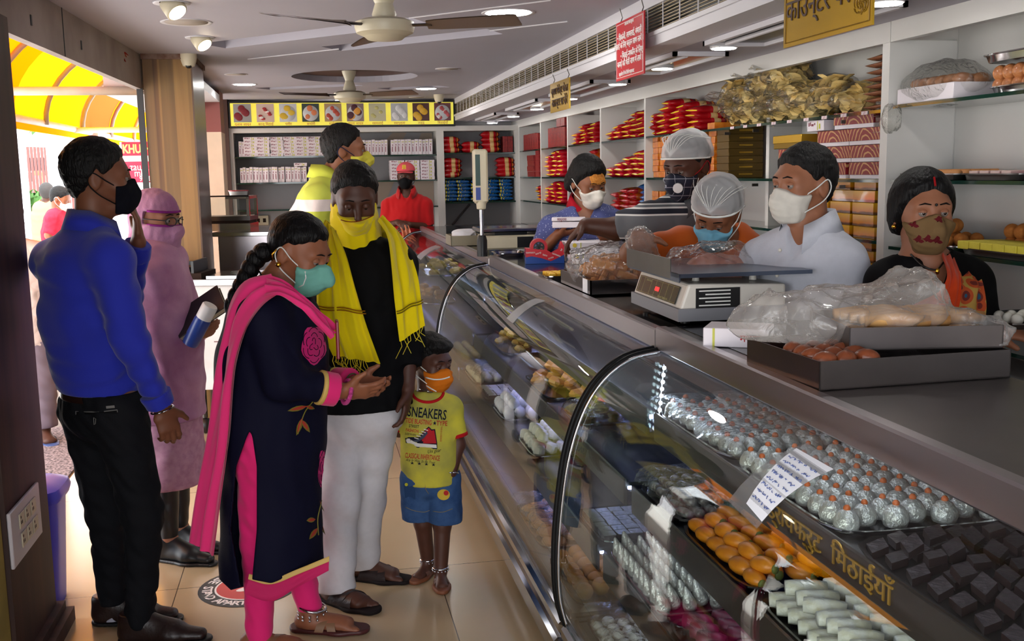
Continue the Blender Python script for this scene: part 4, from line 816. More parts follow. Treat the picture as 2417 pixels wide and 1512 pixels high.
pbx = empty('patterned_box', (0, 0, 0), 'x', 'box'); MB().bbox((-.1, -.125, 0), (.1, .125, .03), .001).done('tray', M_wbox, pbx, smooth=False); MB().bbox((-.103, -.128, .016), (.103, .128, .064), .001).done('lid', M_rpat, pbx, smooth=False)
PB = [(4.02, 0), (3.985, 1), (4.01, 2), (3.74, 0), (3.73, 1), (3.75, 2), (3.86, 3), (4.38, 0), (4.38, 1)]
rep(pbx, [((2.225, y, ZS[1]+.001+.066*r), (0, 0, rp.uniform(-.03, .03) if r < 3 else .12), 1) for y, r in PB], lambda i: ['red paisley box at the bottom left of the stack behind the white shirt man', 'red paisley box second from the bottom, left column behind the white shirt man', 'red paisley box on top of the left column behind the white shirt man', 'red paisley box at the bottom beside the cookie tubs', 'red paisley box second from the bottom beside the cookie tubs', 'red paisley box third from the bottom beside the cookie tubs', 'topmost red paisley box of the stack beside the cookie tubs', 'lower red paisley box under the gold box', 'upper red paisley box under the gold box'][i], 'red paisley boxes')
gb = empty('gold_box', (2.22, 4.42, ZS[1]+.134), 'gold box with lid above the head of the white shirt man', 'box'); MB().bbox((-.1, -.14, 0), (.1, .14, .03), .002).done('tray', mat('olive gold', (140, 112, 30), .3, .6), gb); MB().bbox((-.103, -.143, .024), (.103, .143, .06), .002).done('lid', mat('bright gold card', (206, 166, 50), .25, .6), gb)
o = dup(wb); o.location = (2.2, 4.14, ZS[1]+.2); o.scale = (1.2, 1.1, 1.4); o.rotation_euler.z = -math.pi/2; o['label'] = 'small white sweet box beside the gold box on the middle shelf'
pp = tag(pillow(.2, .14, .05, 3).done('snack_packet', M_pk2, smooth=True, loc=(2.22, 3.74, ZS[1]+.225)), 'red and yellow packet leaning on the topmost red paisley box', 'packet')
M_clear = glassmat('clear plastic', (246, 246, 246), 1.45, 1.6, .08, bump=.3, bscale=30)
ct = empty('cookie_tub', (0, 0, 0), 'x', 'tub'); MB().bbox((-.085, -.055, 0), (.085, .055, .058), .008).done('box', M_clear, ct, smooth=30); MB().bbox((-.09, -.06, .052), (.09, .06, .058), .002).done('rim', M_clear, ct)
b = MB(); [b.ball((x, y, z), (.02, .024, .024), 10, 7) for x in (-.055, -.01, .035) for y in (-.024, .026) for z in (.027,)]; ck = b.done('cookies', mat('cookie', (170, 120, 76), .7, col2=(196, 150, 100), vscale=30, bump=.3), ct, smooth=True); ck['kind'] = 'stuff'
rep(ct, [((2.21, 3.645, ZS[1]+.001+.0605*r), None, (1, .85, 1)) for r in range(5)], lambda i: 'clear tub of round cookies in the stack beside the white upright, %s from the bottom' % ORD[i], 'cookie tubs')
# ---- chips bags on the top glass shelf ----
M_chip = mat('potato chip', (250, 226, 158), .55, col2=(236, 200, 120), vscale=14)
M_bag = glassmat('crinkled bag', (250, 250, 248), 1.5, 1.3, .12, bump=.9, bscale=22, haze=.02)
def chipsbag(seed, sx, sy, sz):
 rr = random.Random(seed); o = empty('chips_bag', (0, 0, 0), 'x', 'bag'); b = MB()
 for _ in range(46):
  while True:
   q = np.array([rr.uniform(-1, 1), rr.uniform(-1, 1), rr.uniform(-1, 1)])
   if q@q < 1: break
  q = q*np.array([sx, sy, sz])*.42; M = (Matrix.Translation(q) @ Matrix.Rotation(rr.uniform(0, 6.3), 4, 'Z') @ Matrix.Rotation(rr.uniform(-1.3, 1.3), 4, 'X')); r = rr.uniform(.03, .046)
  G = [[(r*u*math.cos(a), r*u*math.sin(a), .012*u*u*math.cos(2*a)) for a in np.linspace(0, 2*math.pi, 11)[:-1]] for u in (.02, .6, 1.)]
  V = np.array(G).reshape(-1, 3); Mn = np.array(M); b2 = MB(); b2.grid(G, closed=True); b.add(V@Mn[:3, :3].T+Mn[:3, 3], b2.f)
 c = b.done('chips', M_chip, o, smooth=True); c['kind'] = 'stuff'
 b = MB(); b.ball((0, 0, 0), (sx*.5, sy*.5, sz*.5), 22, 14); V = np.array(b.v[0])
 V = V*(1+.07*np.sin(V[:, :1]*55+seed)*np.sin(V[:, 1:2]*49+1)+.05*np.sin(V[:, 2:]*70+seed))
 fl = np.clip((V[:, 0:1]+sx*.3)/-(sx*.2), 0, 1); b.v[0] = V; b.done('bag', M_bag, o, smooth=True)
 b = MB(); b.grid([[(-sx*.48-t*.06, (u-.5)*sy*(.25+.9*t), sz*.1*math.sin(9*u+seed)*t+.0) for u in np.linspace(0, 1, 9)] for t in (0, .5, 1.)]); b.done('tied_end', M_bag, o, smooth=True)
 return o
ch = [chipsbag(3, .24, .2, .14), chipsbag(9, .25, .18, .12)]
CB = [(1722, 262), (1762, 266), (1808, 268), (1850, 266), (1722, 236), (1768, 238), (1815, 240), (1860, 236), (1735, 214), (1785, 212), (1835, 212), (1878, 222), (1800, 190), (1838, 186), (1835, 170), (1900, 254), (1950, 246), (2005, 240), (1950, 216)]
for i, (px, py) in enumerate(CB):
 p = ONX(px+18, py, 2.2); o = ch[i % 2] if i < 2 else dup(ch[i % 2]); z = max(p[2], ZS[0]+.07)
 o.location = (2.21+rp.uniform(-.015, .015), p[1], z); o.rotation_euler = (rp.uniform(-.2, .2), rp.uniform(-.2, .2), rp.uniform(-.35, .35)); o['group'] = 'chips bags on the top glass shelf'
 o['label'] = 'clear bag of potato chips in the %s row of the heap, %s from the left' % (('bottom', 'second', 'third', 'upper')[0 if i < 4 else 1 if i < 8 else 2 if i < 12 else 3], ORD[i % 4]) if i < 12 else ['clear bag of chips near the top of the heap, left one', 'clear bag of chips near the top of the heap, right one', 'topmost clear bag of chips on the heap', 'clear bag of chips right of the heap, first on the shelf', 'clear bag of chips right of the heap, second on the shelf', 'large clear bag of chips nearest the brown flat packs', 'clear bag of chips standing on the bags right of the heap'][i-12]
fp_ = packet('flat_snack_pack', .24, .15, .026, mat('brown papad pack', (150, 96, 66), .25, col2=(120, 70, 48), vscale=12, bump=.3, bscale=30), 2)
rep(fp_, [((2.23, 3.68+rp.uniform(-.012, .012), ZS[0]+.014+.0262*r), (0, 0, rp.uniform(-.1, .1)), 1) for r in range(8)], lambda i: 'flat brown papad pack stacked against the white upright, %s from the bottom' % ORD[i], 'brown flat packs')
# ---- trays on the near bay shelves ----
def tray(name, sx, sy, h, label, m=None, cat='tray', group=None, lip=.012):
 o = empty(name, (0, 0, 0), label, cat, group); b = MB(); n = 40
 b.lathe([(1e-6, .0015), (.46, .0015), (.475, .003), (.49, h), (.49+lip/max(sx, sy), h+.002), (.49+lip/max(sx, sy), h-.002), (.494, h-.003), (.478, 0), (1e-6, 0)], n=n, sq=7, sx=sx, sy=sy)
 me = b.done('pan', m or M_steel2, o, smooth=40); return o
def balls(spots, name, r, m, label, group, squash=1., cat='sweet', mk=None):
 def base():
  if mk: o = mk()
  else: o = MB().ball((0, 0, 0), (r, r, r*squash), 14, 9).done(name, m, smooth=True)
  o['category'] = cat; return o
 return rep(base(), spots, label, group)
M_lad = mat('brown laddu', (150, 86, 44), .6, col2=(196, 128, 74), vscale=30, bump=.5, bscale=60, coat=.3)
z0 = 1.786
t = tray('steel_tray', .24, .62, .02, 'steel tray of glossy brown sweet balls on the top right shelf'); t.location = (2.235, 2.72, z0)
balls([(2.16+.05*(i % 3), 3.0-.047*(i//3), z0+.026+(.038 if j else 0)) for j in (0, 1) for i in range(36-9*j)], 'brown_sweet', .026, M_lad, lambda i: 'glossy brown ball on top right shelf, %s layer, %s from left, %s row' % (('lower', 'upper')[i >= 36], ORD[(i if i < 36 else i-36)//3], ORD[(i if i < 36 else i-36) % 3]), 'brown balls on the top right shelf')
t = tray('steel_tray', .24, .66, .024, 'empty steel tray laid over the brown sweet balls on the top right shelf'); t.location = (2.235, 2.74, z0+.098)
wbx = empty('sweet_carton', (2.2, 3.36, z0), 'white carton of brown biscuits wrapped in clear plastic on the top right shelf', 'carton'); MB().bbox((-.08, -.17, 0), (.1, .17, .055), .002).done('carton', M_wbox, wbx)
b = MB(); [b.ball((x, -.13+.05*k, .068), (.04, .022, .022), 10, 6) for k in range(6) for x in (-.02, .05)]; bi = b.done('biscuits', mat('biscuit brown', (150, 96, 54), .6, bump=.3), wbx, smooth=True); bi['kind'] = 'stuff'
b = MB(); b.ball((0, 0, .045), (.115, .2, .085), 24, 14); V = b.v[0]; b.v[0] = V*(1+.05*np.sin(V[:, :1]*60)*np.sin(V[:, 1:2]*50))*np.array([1, 1, .95])+np.array([0, 0, .02]); b.done('plastic_wrap', M_bag, wbx, smooth=True)
kn = MB(); kn.ball((0, 0, 0), (.03, .05, .05), 14, 10); V = kn.v[0]; kn.v[0] = V*(1+.15*np.sin(V[:, 1:2]*160)); k = kn.done('plastic_knot', M_bag, wbx, smooth=True); k.location = (-.125, .13, -.05)
z1 = 1.516
def traywith(sx, sy, loc, label, m=None, h=.02): t = tray('steel_tray', sx, sy, h, label, m); t.location = loc; return t
traywith(.23, .34, (2.235, 3.34, z1), 'thin dark tray of orange rolls on the middle right shelf', M_dsteel)
rl_ = MB().tube([(0, .14, 0), (0, -.14, 0)], .016, 10).done('orange_roll', mat('orange roll', (206, 140, 84), .6, var=.15, vscale=20), smooth=True); rl_['category'] = 'sweet'
rep(rl_, [((2.16+.036*k, 3.34, z1+.02), None, 1) for k in range(5)], lambda i: 'long orange sweet roll on the middle right shelf, %s from the front' % ORD[i], 'orange rolls')
traywith(.23, .3, (2.235, 2.99, z1), 'second dark tray on the middle right shelf, with pale slices', M_dsteel); traywith(.23, .3, (2.235, 2.67, z1), 'third dark tray on the middle right shelf, with pink and white squares', M_dsteel)
sq = boxproto('sweet_slab', .05, .045, .02, [mat('pale pink sweet', (222, 200, 190), .6, col2=(206, 150, 150), vscale=14)], False, cat='sweet')
rep(sq, [((2.17+.06*(i % 3), 2.78-.055*(i//3)+(.32 if i >= 12 else 0)-(.0 if i < 12 else -.22), z1+.01), None, 1) for i in range(22)], lambda i: 'pale square sweet on the middle right shelf, %s from the left in the %s row' % (ORD[i//3], ORD[i % 3]), 'pale square sweets')
z2 = 1.273
traywith(.23, .34, (2.235, 3.32, z2), 'steel tray of round brown laddus left of the sari woman'); traywith(.09, .3, (2.32, 2.99, z2), 'steel tray of round brown laddus right of the sari woman'); traywith(.16, .66, (2.19, 2.8, z2), 'dark tray of yellow squares on the shelf right of the sari woman', M_dsteel)
balls([(2.16+.06*(i % 3), 3.44-.06*(i//3 % 4), z2+.032+(.045 if i >= 12 else 0)) for i in range(20)]+[(2.3+.045*(i % 2), 3.1-.05*(i//2 % 5), z2+.028+(.042 if i >= 10 else 0)) for i in range(16)], 'laddu', .026, mat('laddu', (170, 100, 46), .7, col2=(200, 130, 66), vscale=40, bump=.4), lambda i: 'round brown laddu on the shelf %s of the sari woman, %s place in the heap' % (('left', i) if i < 20 else ('right', i-20))[:1]+(ORD[i % 20],) if 0 else 'round brown laddu %s of the sari woman, %s in the heap from left' % ('left' if i < 20 else 'right', ORD[i if i < 20 else i-20]), 'laddus on the right shelf')
yq = boxproto('yellow_square', .052, .056, .026, [mat('yellow sweet', (224, 206, 70), .6, col2=(206, 186, 50), vscale=20)], False, cat='sweet')
rep(yq, [((2.137+.054*(i % 3), 3.09-.06*(i//3), z2+.018), (0, 0, rp.uniform(-.06, .06)), 1) for i in range(30)], lambda i: 'yellow square sweet right of the sari woman, %s from the left in the %s row' % (ORD[i//3], ORD[i % 3]), 'yellow squares')
traywith(.25, .4, (2.24, 4.3, 1.052), 'steel tray of orange snack on the low shelf left of the white shirt man');
o = MB().ball((0, 0, 0), (.1, .17, .04), 26, 14); V = o.v[0]; o.v[0] = V*(1+.12*np.sin(V[:, :1]*90)*np.sin(V[:, 1:2]*80));
tag(o.done('snack_mound', mat('orange snack', (190, 110, 50), .7, col2=(214, 140, 76), vscale=40, bump=.8, bscale=50), smooth=True, loc=(2.24, 4.3, 1.085)), 'mound of loose orange snack in the tray left of the white shirt man', 'snack', kind='stuff')
# ================= figures: implicit bodies meshed as one continuous surface =================
from mathutils.bvhtree import BVHTree
Zv = np.array([0, 0, 1.])
def nrm(v): v = np.asarray(v, float); return v/(np.linalg.norm(v)+1e-12)
def DR(r, f, u=0.): return nrm(RH*r+FH*f+Zv*u)          # right of view, away, up
class Field:
 def __init__(s, lo, hi, h):
  s.lo = np.asarray(lo, float); s.h = h; n = np.maximum(4, np.ceil((np.asarray(hi)-s.lo)/h).astype(int)+1); s.n = n
  s.ax = [(s.lo[i]+h*np.arange(n[i])).astype(np.float32) for i in range(3)]; s.D = np.full(n, 1., np.float32)
 def blk(s, lo, hi):
  a = np.clip(np.floor((lo-s.lo)/s.h).astype(int), 0, s.n); b = np.clip(np.ceil((hi-s.lo)/s.h).astype(int)+1, 0, s.n)
  return tuple(slice(a[i], b[i]) for i in range(3))
 def XYZ(s, sl=(slice(None),)*3): return s.ax[0][sl[0]][:, None, None], s.ax[1][sl[1]][None, :, None], s.ax[2][sl[2]][None, None, :]
 def ec(s, a, b, ra, rb=None, side=None, k=.03, sub=False):
  """tapered capsule; radii may be (half width along side, half depth)"""
  a = np.asarray(a, float); b = np.asarray(b, float); rb = ra if rb is None else rb; R2 = max(np.max(ra), np.max(rb)); e = R2+k+2*s.h
  sl = s.blk(np.minimum(a, b)-e, np.maximum(a, b)+e); X, Y, Z = s.XYZ(sl)
  if 0 in [len(q.ravel()) for q in (X, Y, Z)]: return s
  ba = b-a; L2 = ba@ba+1e-9; px, py, pz = X-np.float32(a[0]), Y-np.float32(a[1]), Z-np.float32(a[2])
  t = np.clip((px*ba[0]+py*ba[1]+pz*ba[2])/L2, 0, 1).astype(np.float32); qx, qy, qz = px-t*ba[0], py-t*ba[1], pz-t*ba[2]
  if np.isscalar(ra) and np.isscalar(rb): d = np.sqrt(qx*qx+qy*qy+qz*qz)-(ra+(rb-ra)*t)
  else:
   ra = np.broadcast_to(ra, 2).astype(float); rb = np.broadcast_to(rb, 2).astype(float)
   axs = nrm(ba) if L2 > 1e-6 else Zv; sd = np.asarray(side, float); sd = nrm(sd-axs*(sd@axs)); fr = np.cross(axs, sd)
   W = ra[0]+(rb[0]-ra[0])*t; Dp = ra[1]+(rb[1]-ra[1])*t; m = np.minimum(W, Dp)
   u = qx*sd[0]+qy*sd[1]+qz*sd[2]; v = qx*fr[0]+qy*fr[1]+qz*fr[2]; w_ = qx*axs[0]+qy*axs[1]+qz*axs[2]
   d = (np.sqrt((u/W)**2+(v/Dp)**2+(w_/m)**2)-1)*m
  return s.mix(sl, d, k, sub)
 def ell(s, c, r, M=None, k=.02, sub=False):
  c = np.asarray(c, float); M = np.eye(3) if M is None else M; e = max(r)+k+2*s.h; sl = s.blk(c-e, c+e); X, Y, Z = s.XYZ(sl); x, y, z = X-c[0], Y-c[1], Z-c[2]
  q = [(x*M[i][0]+y*M[i][1]+z*M[i][2])/r[i] for i in range(3)]
  return s.mix(sl, (np.sqrt(q[0]**2+q[1]**2+q[2]**2)-1)*min(r), k, sub)
 def mix(s, sl, d, k, sub):
  o = s.D[sl]; d = d.astype(np.float32)
  if sub: h = np.maximum(k-np.abs(o+d), 0)/k; s.D[sl] = np.maximum(o, -d)+h*h*k*.25
  else: h = np.maximum(k-np.abs(o-d), 0)/k; s.D[sl] = np.minimum(o, d)-h*h*k*.25
  return s
 def cut(s, fn): s.D = np.maximum(s.D, np.broadcast_to(fn(*s.XYZ()), s.D.shape).astype(np.float32)); return s
 def plane(s, p, n): n = nrm(n); return s.cut(lambda X, Y, Z: (X-p[0])*n[0]+(Y-p[1])*n[1]+(Z-p[2])*n[2])   # keeps the side opposite to n
 def disp(s, fn): s.D = s.D+np.broadcast_to(fn(*s.XYZ()), s.D.shape).astype(np.float32); return s
 def wr(s, amp, seed=0, lo=.05, hi=.14, zs=.6, n=7):
  r = np.random.RandomState(seed); X, Y, Z = s.XYZ(); acc = 0
  for _ in range(n):
   v = nrm(r.randn(3)*np.array([1, 1, zs]))*2*math.pi/r.uniform(lo, hi); acc = acc+np.sin(X*v[0]+Y*v[1]+Z*v[2]+r.uniform(0, 6.3)+1.2*np.sin(Z*r.uniform(10, 30)+X*9))
  s.D = s.D+(acc*(amp/n*1.8)).astype(np.float32); return s
 def crease(s, amp, seed=0, lo=.1, hi=.25, n=6):
  r = np.random.RandomState(seed); X, Y, Z = s.XYZ(); acc = 0
  for _ in range(n): v = nrm(r.randn(3))*math.pi/r.uniform(lo, hi); acc = acc+np.abs(np.sin(X*v[0]+Y*v[1]+Z*v[2]+r.uniform(0, 6.3)+.8*np.sin(X*11+Z*17+r.uniform(0, 6))))-.64
  s.D = s.D+(acc*(amp*2/n)).astype(np.float32); return s
 def nets(s):
  D = s.D.copy(); D[0], D[-1] = 1, 1; D[:, 0], D[:, -1] = 1, 1; D[:, :, 0], D[:, :, -1] = 1, 1
  I = D < 0; n = D.shape; c = [I[i:n[0]-1+i, j:n[1]-1+j, k:n[2]-1+k] for i in (0, 1) for j in (0, 1) for k in (0, 1)]
  sm = sum(q.astype(np.int8) for q in c); act = (sm > 0) & (sm < 8); ci = np.argwhere(act); idx = np.full(act.shape, -1, np.int32); idx[act] = np.arange(len(ci))
  acc = np.zeros((len(ci), 3)); cnt = np.zeros(len(ci)); offs = [(i, j, k) for i in (0, 1) for j in (0, 1) for k in (0, 1)]
  val = [D[ci[:, 0]+i, ci[:, 1]+j, ci[:, 2]+k] for i, j, k in offs]
  for p in range(8):
   for q in range(p+1, 8):
    df = np.array(offs[q])-np.array(offs[p])
    if np.abs(df).sum() != 1: continue
    m = (val[p] < 0) != (val[q] < 0); t = val[p][m]/(val[p][m]-val[q][m]); acc[m] += np.array(offs[p])+t[:, None]*df; cnt[m] += 1
  V = s.lo+s.h*(ci+acc/np.maximum(cnt, 1)[:, None]); Q = []
  for a in range(3):
   b, c2 = (a+1) % 3, (a+2) % 3; sl0 = [slice(1, -1)]*3; sl0[a] = slice(0, -1); sl1 = list(sl0); sl1[a] = slice(1, None)
   A, B = I[tuple(sl0)], I[tuple(sl1)]; e = np.argwhere(A != B)
   if not len(e): continue
   flip = A[tuple(e.T)]; e = e+np.array([0 if i == a else 1 for i in range(3)]); db = np.eye(3, dtype=int)[b]; dc = np.eye(3, dtype=int)[c2]
   f = np.stack([idx[tuple((e-o).T)] for o in (db*0, db, db+dc, dc)], 1); f[~flip] = f[~flip][:, ::-1]; Q.append(f)
  Q = np.concatenate(Q)[:, ::-1]; return V, Q[(Q >= 0).all(1)]
 def done(s, name, m, parent, relax=1):
  V, Q = s.nets()
  for _ in range(relax):
   acc = np.zeros_like(V); cnt = np.zeros(len(V))
   for i in range(4):
    np.add.at(acc, Q[:, i], V[Q[:, (i+1) % 4]]+V[Q[:, i-1]]); np.add.at(cnt, Q[:, i], 2)
   V = V*.5+.5*acc/np.maximum(cnt, 1)[:, None]
  o = obj(name, V, Q, m, parent, True, world=True); return o
def bounds(P, e=.2): P = np.array(P); return P.min(0)-e, P.max(0)+e
SKIN = {}
def skin(n, c): return mat('skin '+n, c, .5, var=.08, vscale=18, spec=.35)
M_hair = mat('black hair', (11, 9, 9), .6, bump=.8, bscale=150, stretch=(1, 1, .3), spec=.25)
M_eyew = mat('eye white', (128, 118, 112), .3); M_iris = mat('dark iris', (24, 14, 10), .1); M_brow = mat('eyebrow', (20, 15, 14), .7)
class Head:
 """local axes: x person's right, y forward, z up; metres at scale 1 (crown to chin .235)"""
 def __init__(s, c, fwd, up=(0, 0, 1), sc_=1.):
  s.c = np.asarray(c, float); s.y = nrm(fwd); z = np.asarray(up, float); s.z = nrm(z-s.y*(z@s.y)); s.x = np.cross(s.y, s.z); s.s = sc_; s.M = np.array([s.x, s.y, s.z])
 def p(s, x, y, z): return s.c+s.s*(x*s.x+y*s.y+z*s.z)
 def loc(s, X, Y, Z):
  d = (X-s.c[0], Y-s.c[1], Z-s.c[2]); return [sum(d[i]*a[i] for i in range(3))/s.s for a in (s.x, s.y, s.z)]
 def skull(s, F):
  k = s.s; F.ell(s.p(0, -.012, .036), (.074*k, .094*k, .084*k), s.M, .02)
  F.ec(s.p(0, .03, -.01), s.p(0, .048, -.078), (.062*k, .058*k), (.034*k, .036*k), s.x, .03*k)
  F.ec(s.p(-.034, .066, .028), s.p(.034, .066, .028), .021*k, None, None, .02*k)
  for sg in (-1, 1):
   F.ell(s.p(sg*.03, .094, .012), (.017*k, .015*k, .011*k), s.M, .012*k, True)
   F.ell(s.p(sg*.04, .06, -.022), (.024*k, .026*k, .022*k), s.M, .02*k)
  F.ec(s.p(0, .086, .012), s.p(0, .106, -.026), .009*k, .014*k, None, .012*k); F.ell(s.p(0, .072, -.056), (.024*k, .018*k, .012*k), s.M, .012*k); F.ell(s.p(0, .07, -.088), (.02*k, .016*k, .016*k), s.M, .02*k)
  for sg in (-1, 1):
   F.ell(s.p(sg*.076, -.012, -.002), (.011*k, .021*k, .034*k), s.M, .008*k); F.ell(s.p(sg*.088, -.004, .002), (.007*k, .011*k, .018*k), s.M, .006*k, True)
 def eyes(s, o, lids=None, look=(0, 0), lid=.0125):
  for sg in (-1, 1):
   b = MB(); c = s.p(sg*.03, .078, .011); M = np.eye(4); M[:3, 0], M[:3, 1], M[:3, 2] = s.x, s.y, s.z
   r = .0122*s.s; b.ball(c, r, 12, 8, 0); b.ball(c+s.y*r*.62+s.x*look[0]*.004*s.s+s.z*look[1]*.004*s.s, r*.5, 10, 6, 1); b.done('eye', [M_eyew, M_iris], o, smooth=True, world=True)
   if lids is not None:
    F = Field(c-.03*s.s, c+.03*s.s, .0022*s.s); F.ell(c, (.0145*s.s, .0142*s.s, .0142*s.s), s.M); q = s.loc(*F.XYZ()); F.cut(lambda X, Y, Z: (lid-s.loc(X, Y, Z)[2])*s.s*.9); F.done('eyelid', lids, o)
   MB().tube([s.p(sg*.013, .094, .036), s.p(sg*.03, .092, .0395), s.p(sg*.051, .076, .031)], [.003*s.s, .0042*s.s, .0018*s.s], 6, flat=.6).done('eyebrow', M_brow, o, smooth=True, world=True)
 def hair(s, o, h=.005, grow=1., m=None, line=None, seed=1, name='hair', extra=(), amp=.002, part=0.):
  k = s.s; F = Field(*bounds([s.p(x, y, z) for x in (-.12, .12) for y in (-.14, .13) for z in (-.12, .15)], .02), h)
  F.ell(s.p(0, -.016, .042), ((.078+.007*grow)*k, (.098+.008*grow)*k, (.085+.01*grow)*k), s.M, .02); F.ec(s.p(0, -.045, .02), s.p(0, -.05, -.045), (.066*k, .052*k), (.05*k, .04*k), s.x, .03)
  for e in extra: F.ell(s.p(*e[0]), tuple(np.array(e[1])*k), s.M, .02)
  F.wr(amp, seed, .012, .035, 1.5)
  ly = line or ([-.14, -.06, -.03, -.008, .012, .03, .055, .08, .13], [-.08, -.07, -.035, .022, .0, .03, .062, .082, .085])
  x, y, z = s.loc(*F.XYZ()); z = z-np.interp(y, *ly)-.005*np.sin(x*160+seed)*np.sin(y*130)-.012*np.clip(1-np.abs(x)/.03, 0, 1)*part
  F.D = np.maximum(F.D+np.clip(1-z/.03, 0, 1)*.0125*k, -z*k*.7).astype(np.float32); return F.done(name, m or M_hair, o)
 def mask(s, o, m, strap=M_black, top=.012, valve=False, h=.004, low=-.108, name='face_mask', yb=.028, slope=.45, bulge=1.):
  k = s.s; F = Field(*bounds([s.p(x, y, z) for x in (-.09, .09) for y in (-.02, .15) for z in (-.13, .04)], .01), h)
  F.ec(s.p(0, .034, -.015), s.p(0, .054, -.076), (.071*k, .066*k), (.045*k, .046*k), s.x, .02); F.ec(s.p(0, .09, .012), s.p(0, .108*bulge, -.034), .014*k, .022*k, None, .03); F.ell(s.p(0, .075, -.06), (.045*k, .045*k, .04*k), s.M, .03)
  F.ell(s.p(-.04, .062, -.022), (.03*k, .031*k, .028*k), s.M, .02); F.ell(s.p(.04, .062, -.022), (.03*k, .031*k, .028*k), s.M, .02); F.wr(.0016*k, 3, .02, .05)
  def c(X, Y, Z):
   x, y, z = s.loc(X, Y, Z); return np.maximum(np.maximum(z-top+slope*np.abs(x), low-z), yb-y)*k
  F.cut(c); mo = F.done(name, m, o)
  if strap is not None:
   for sg in (-1, 1):
    pts = smoothpath([s.p(sg*.06, .05, top-.03), s.p(sg*.079, .02, -.002), s.p(sg*.086, -.02, .02), s.p(sg*.084, -.034, -.01), s.p(sg*.08, -.004, -.045), s.p(sg*.054, .05, -.075)], 4); MB().tube(pts, .0022*k, 5).done('ear_loop', strap, mo if 0 else o, smooth=True, world=True)
  return mo
def hand(F, w_, d, n, side, curl=(.3, .4, .45, .5), s=1., spread=.03, thumb=(.6, .75, .25)):
 """w wrist, d finger direction, n palm normal, side +1/-1 picks the thumb side"""
 d = nrm(d); n = nrm(np.asarray(n, float)-d*(np.asarray(n, float)@d)); l = np.cross(n, d)*side; P = []
 F.ec(w_, w_+d*.03*s, (.027*s, .02*s), (.036*s, .016*s), l, .015*s); F.ec(w_+d*.03*s, w_+d*.075*s, (.037*s, .016*s), (.039*s, .0135*s), l, .01*s)
 for i, (of, ln) in enumerate(zip((.029, .0095, -.0095, -.027), (.072, .08, .074, .058))):
  p = w_+d*(.083-.004*abs(i-1))*s+l*of*s; a = spread*(1.5-i); c = curl[i]; th = c*.6
  for j, f in enumerate((.46, .3, .24)):
   dd = nrm((d*math.cos(th)+n*math.sin(th))+l*a*.8); q = p+dd*ln*f*s; F.ec(p, q, (.0094-.0007*j)*s, (.0088-.0008*j)*s, None, .004*s); p = q; th += c
  P.append(p)
 p = w_+d*.022*s+l*.026*s; t = nrm(d*thumb[0]+l*thumb[1]+n*thumb[2]); q = p+t*.04*s; F.ec(p, q, .0135*s, .0115*s, None, .01*s); q2 = q+nrm(t+d*.5)*.032*s; F.ec(q, q2, .011*s, .0085*s, None, .005*s)
 return P
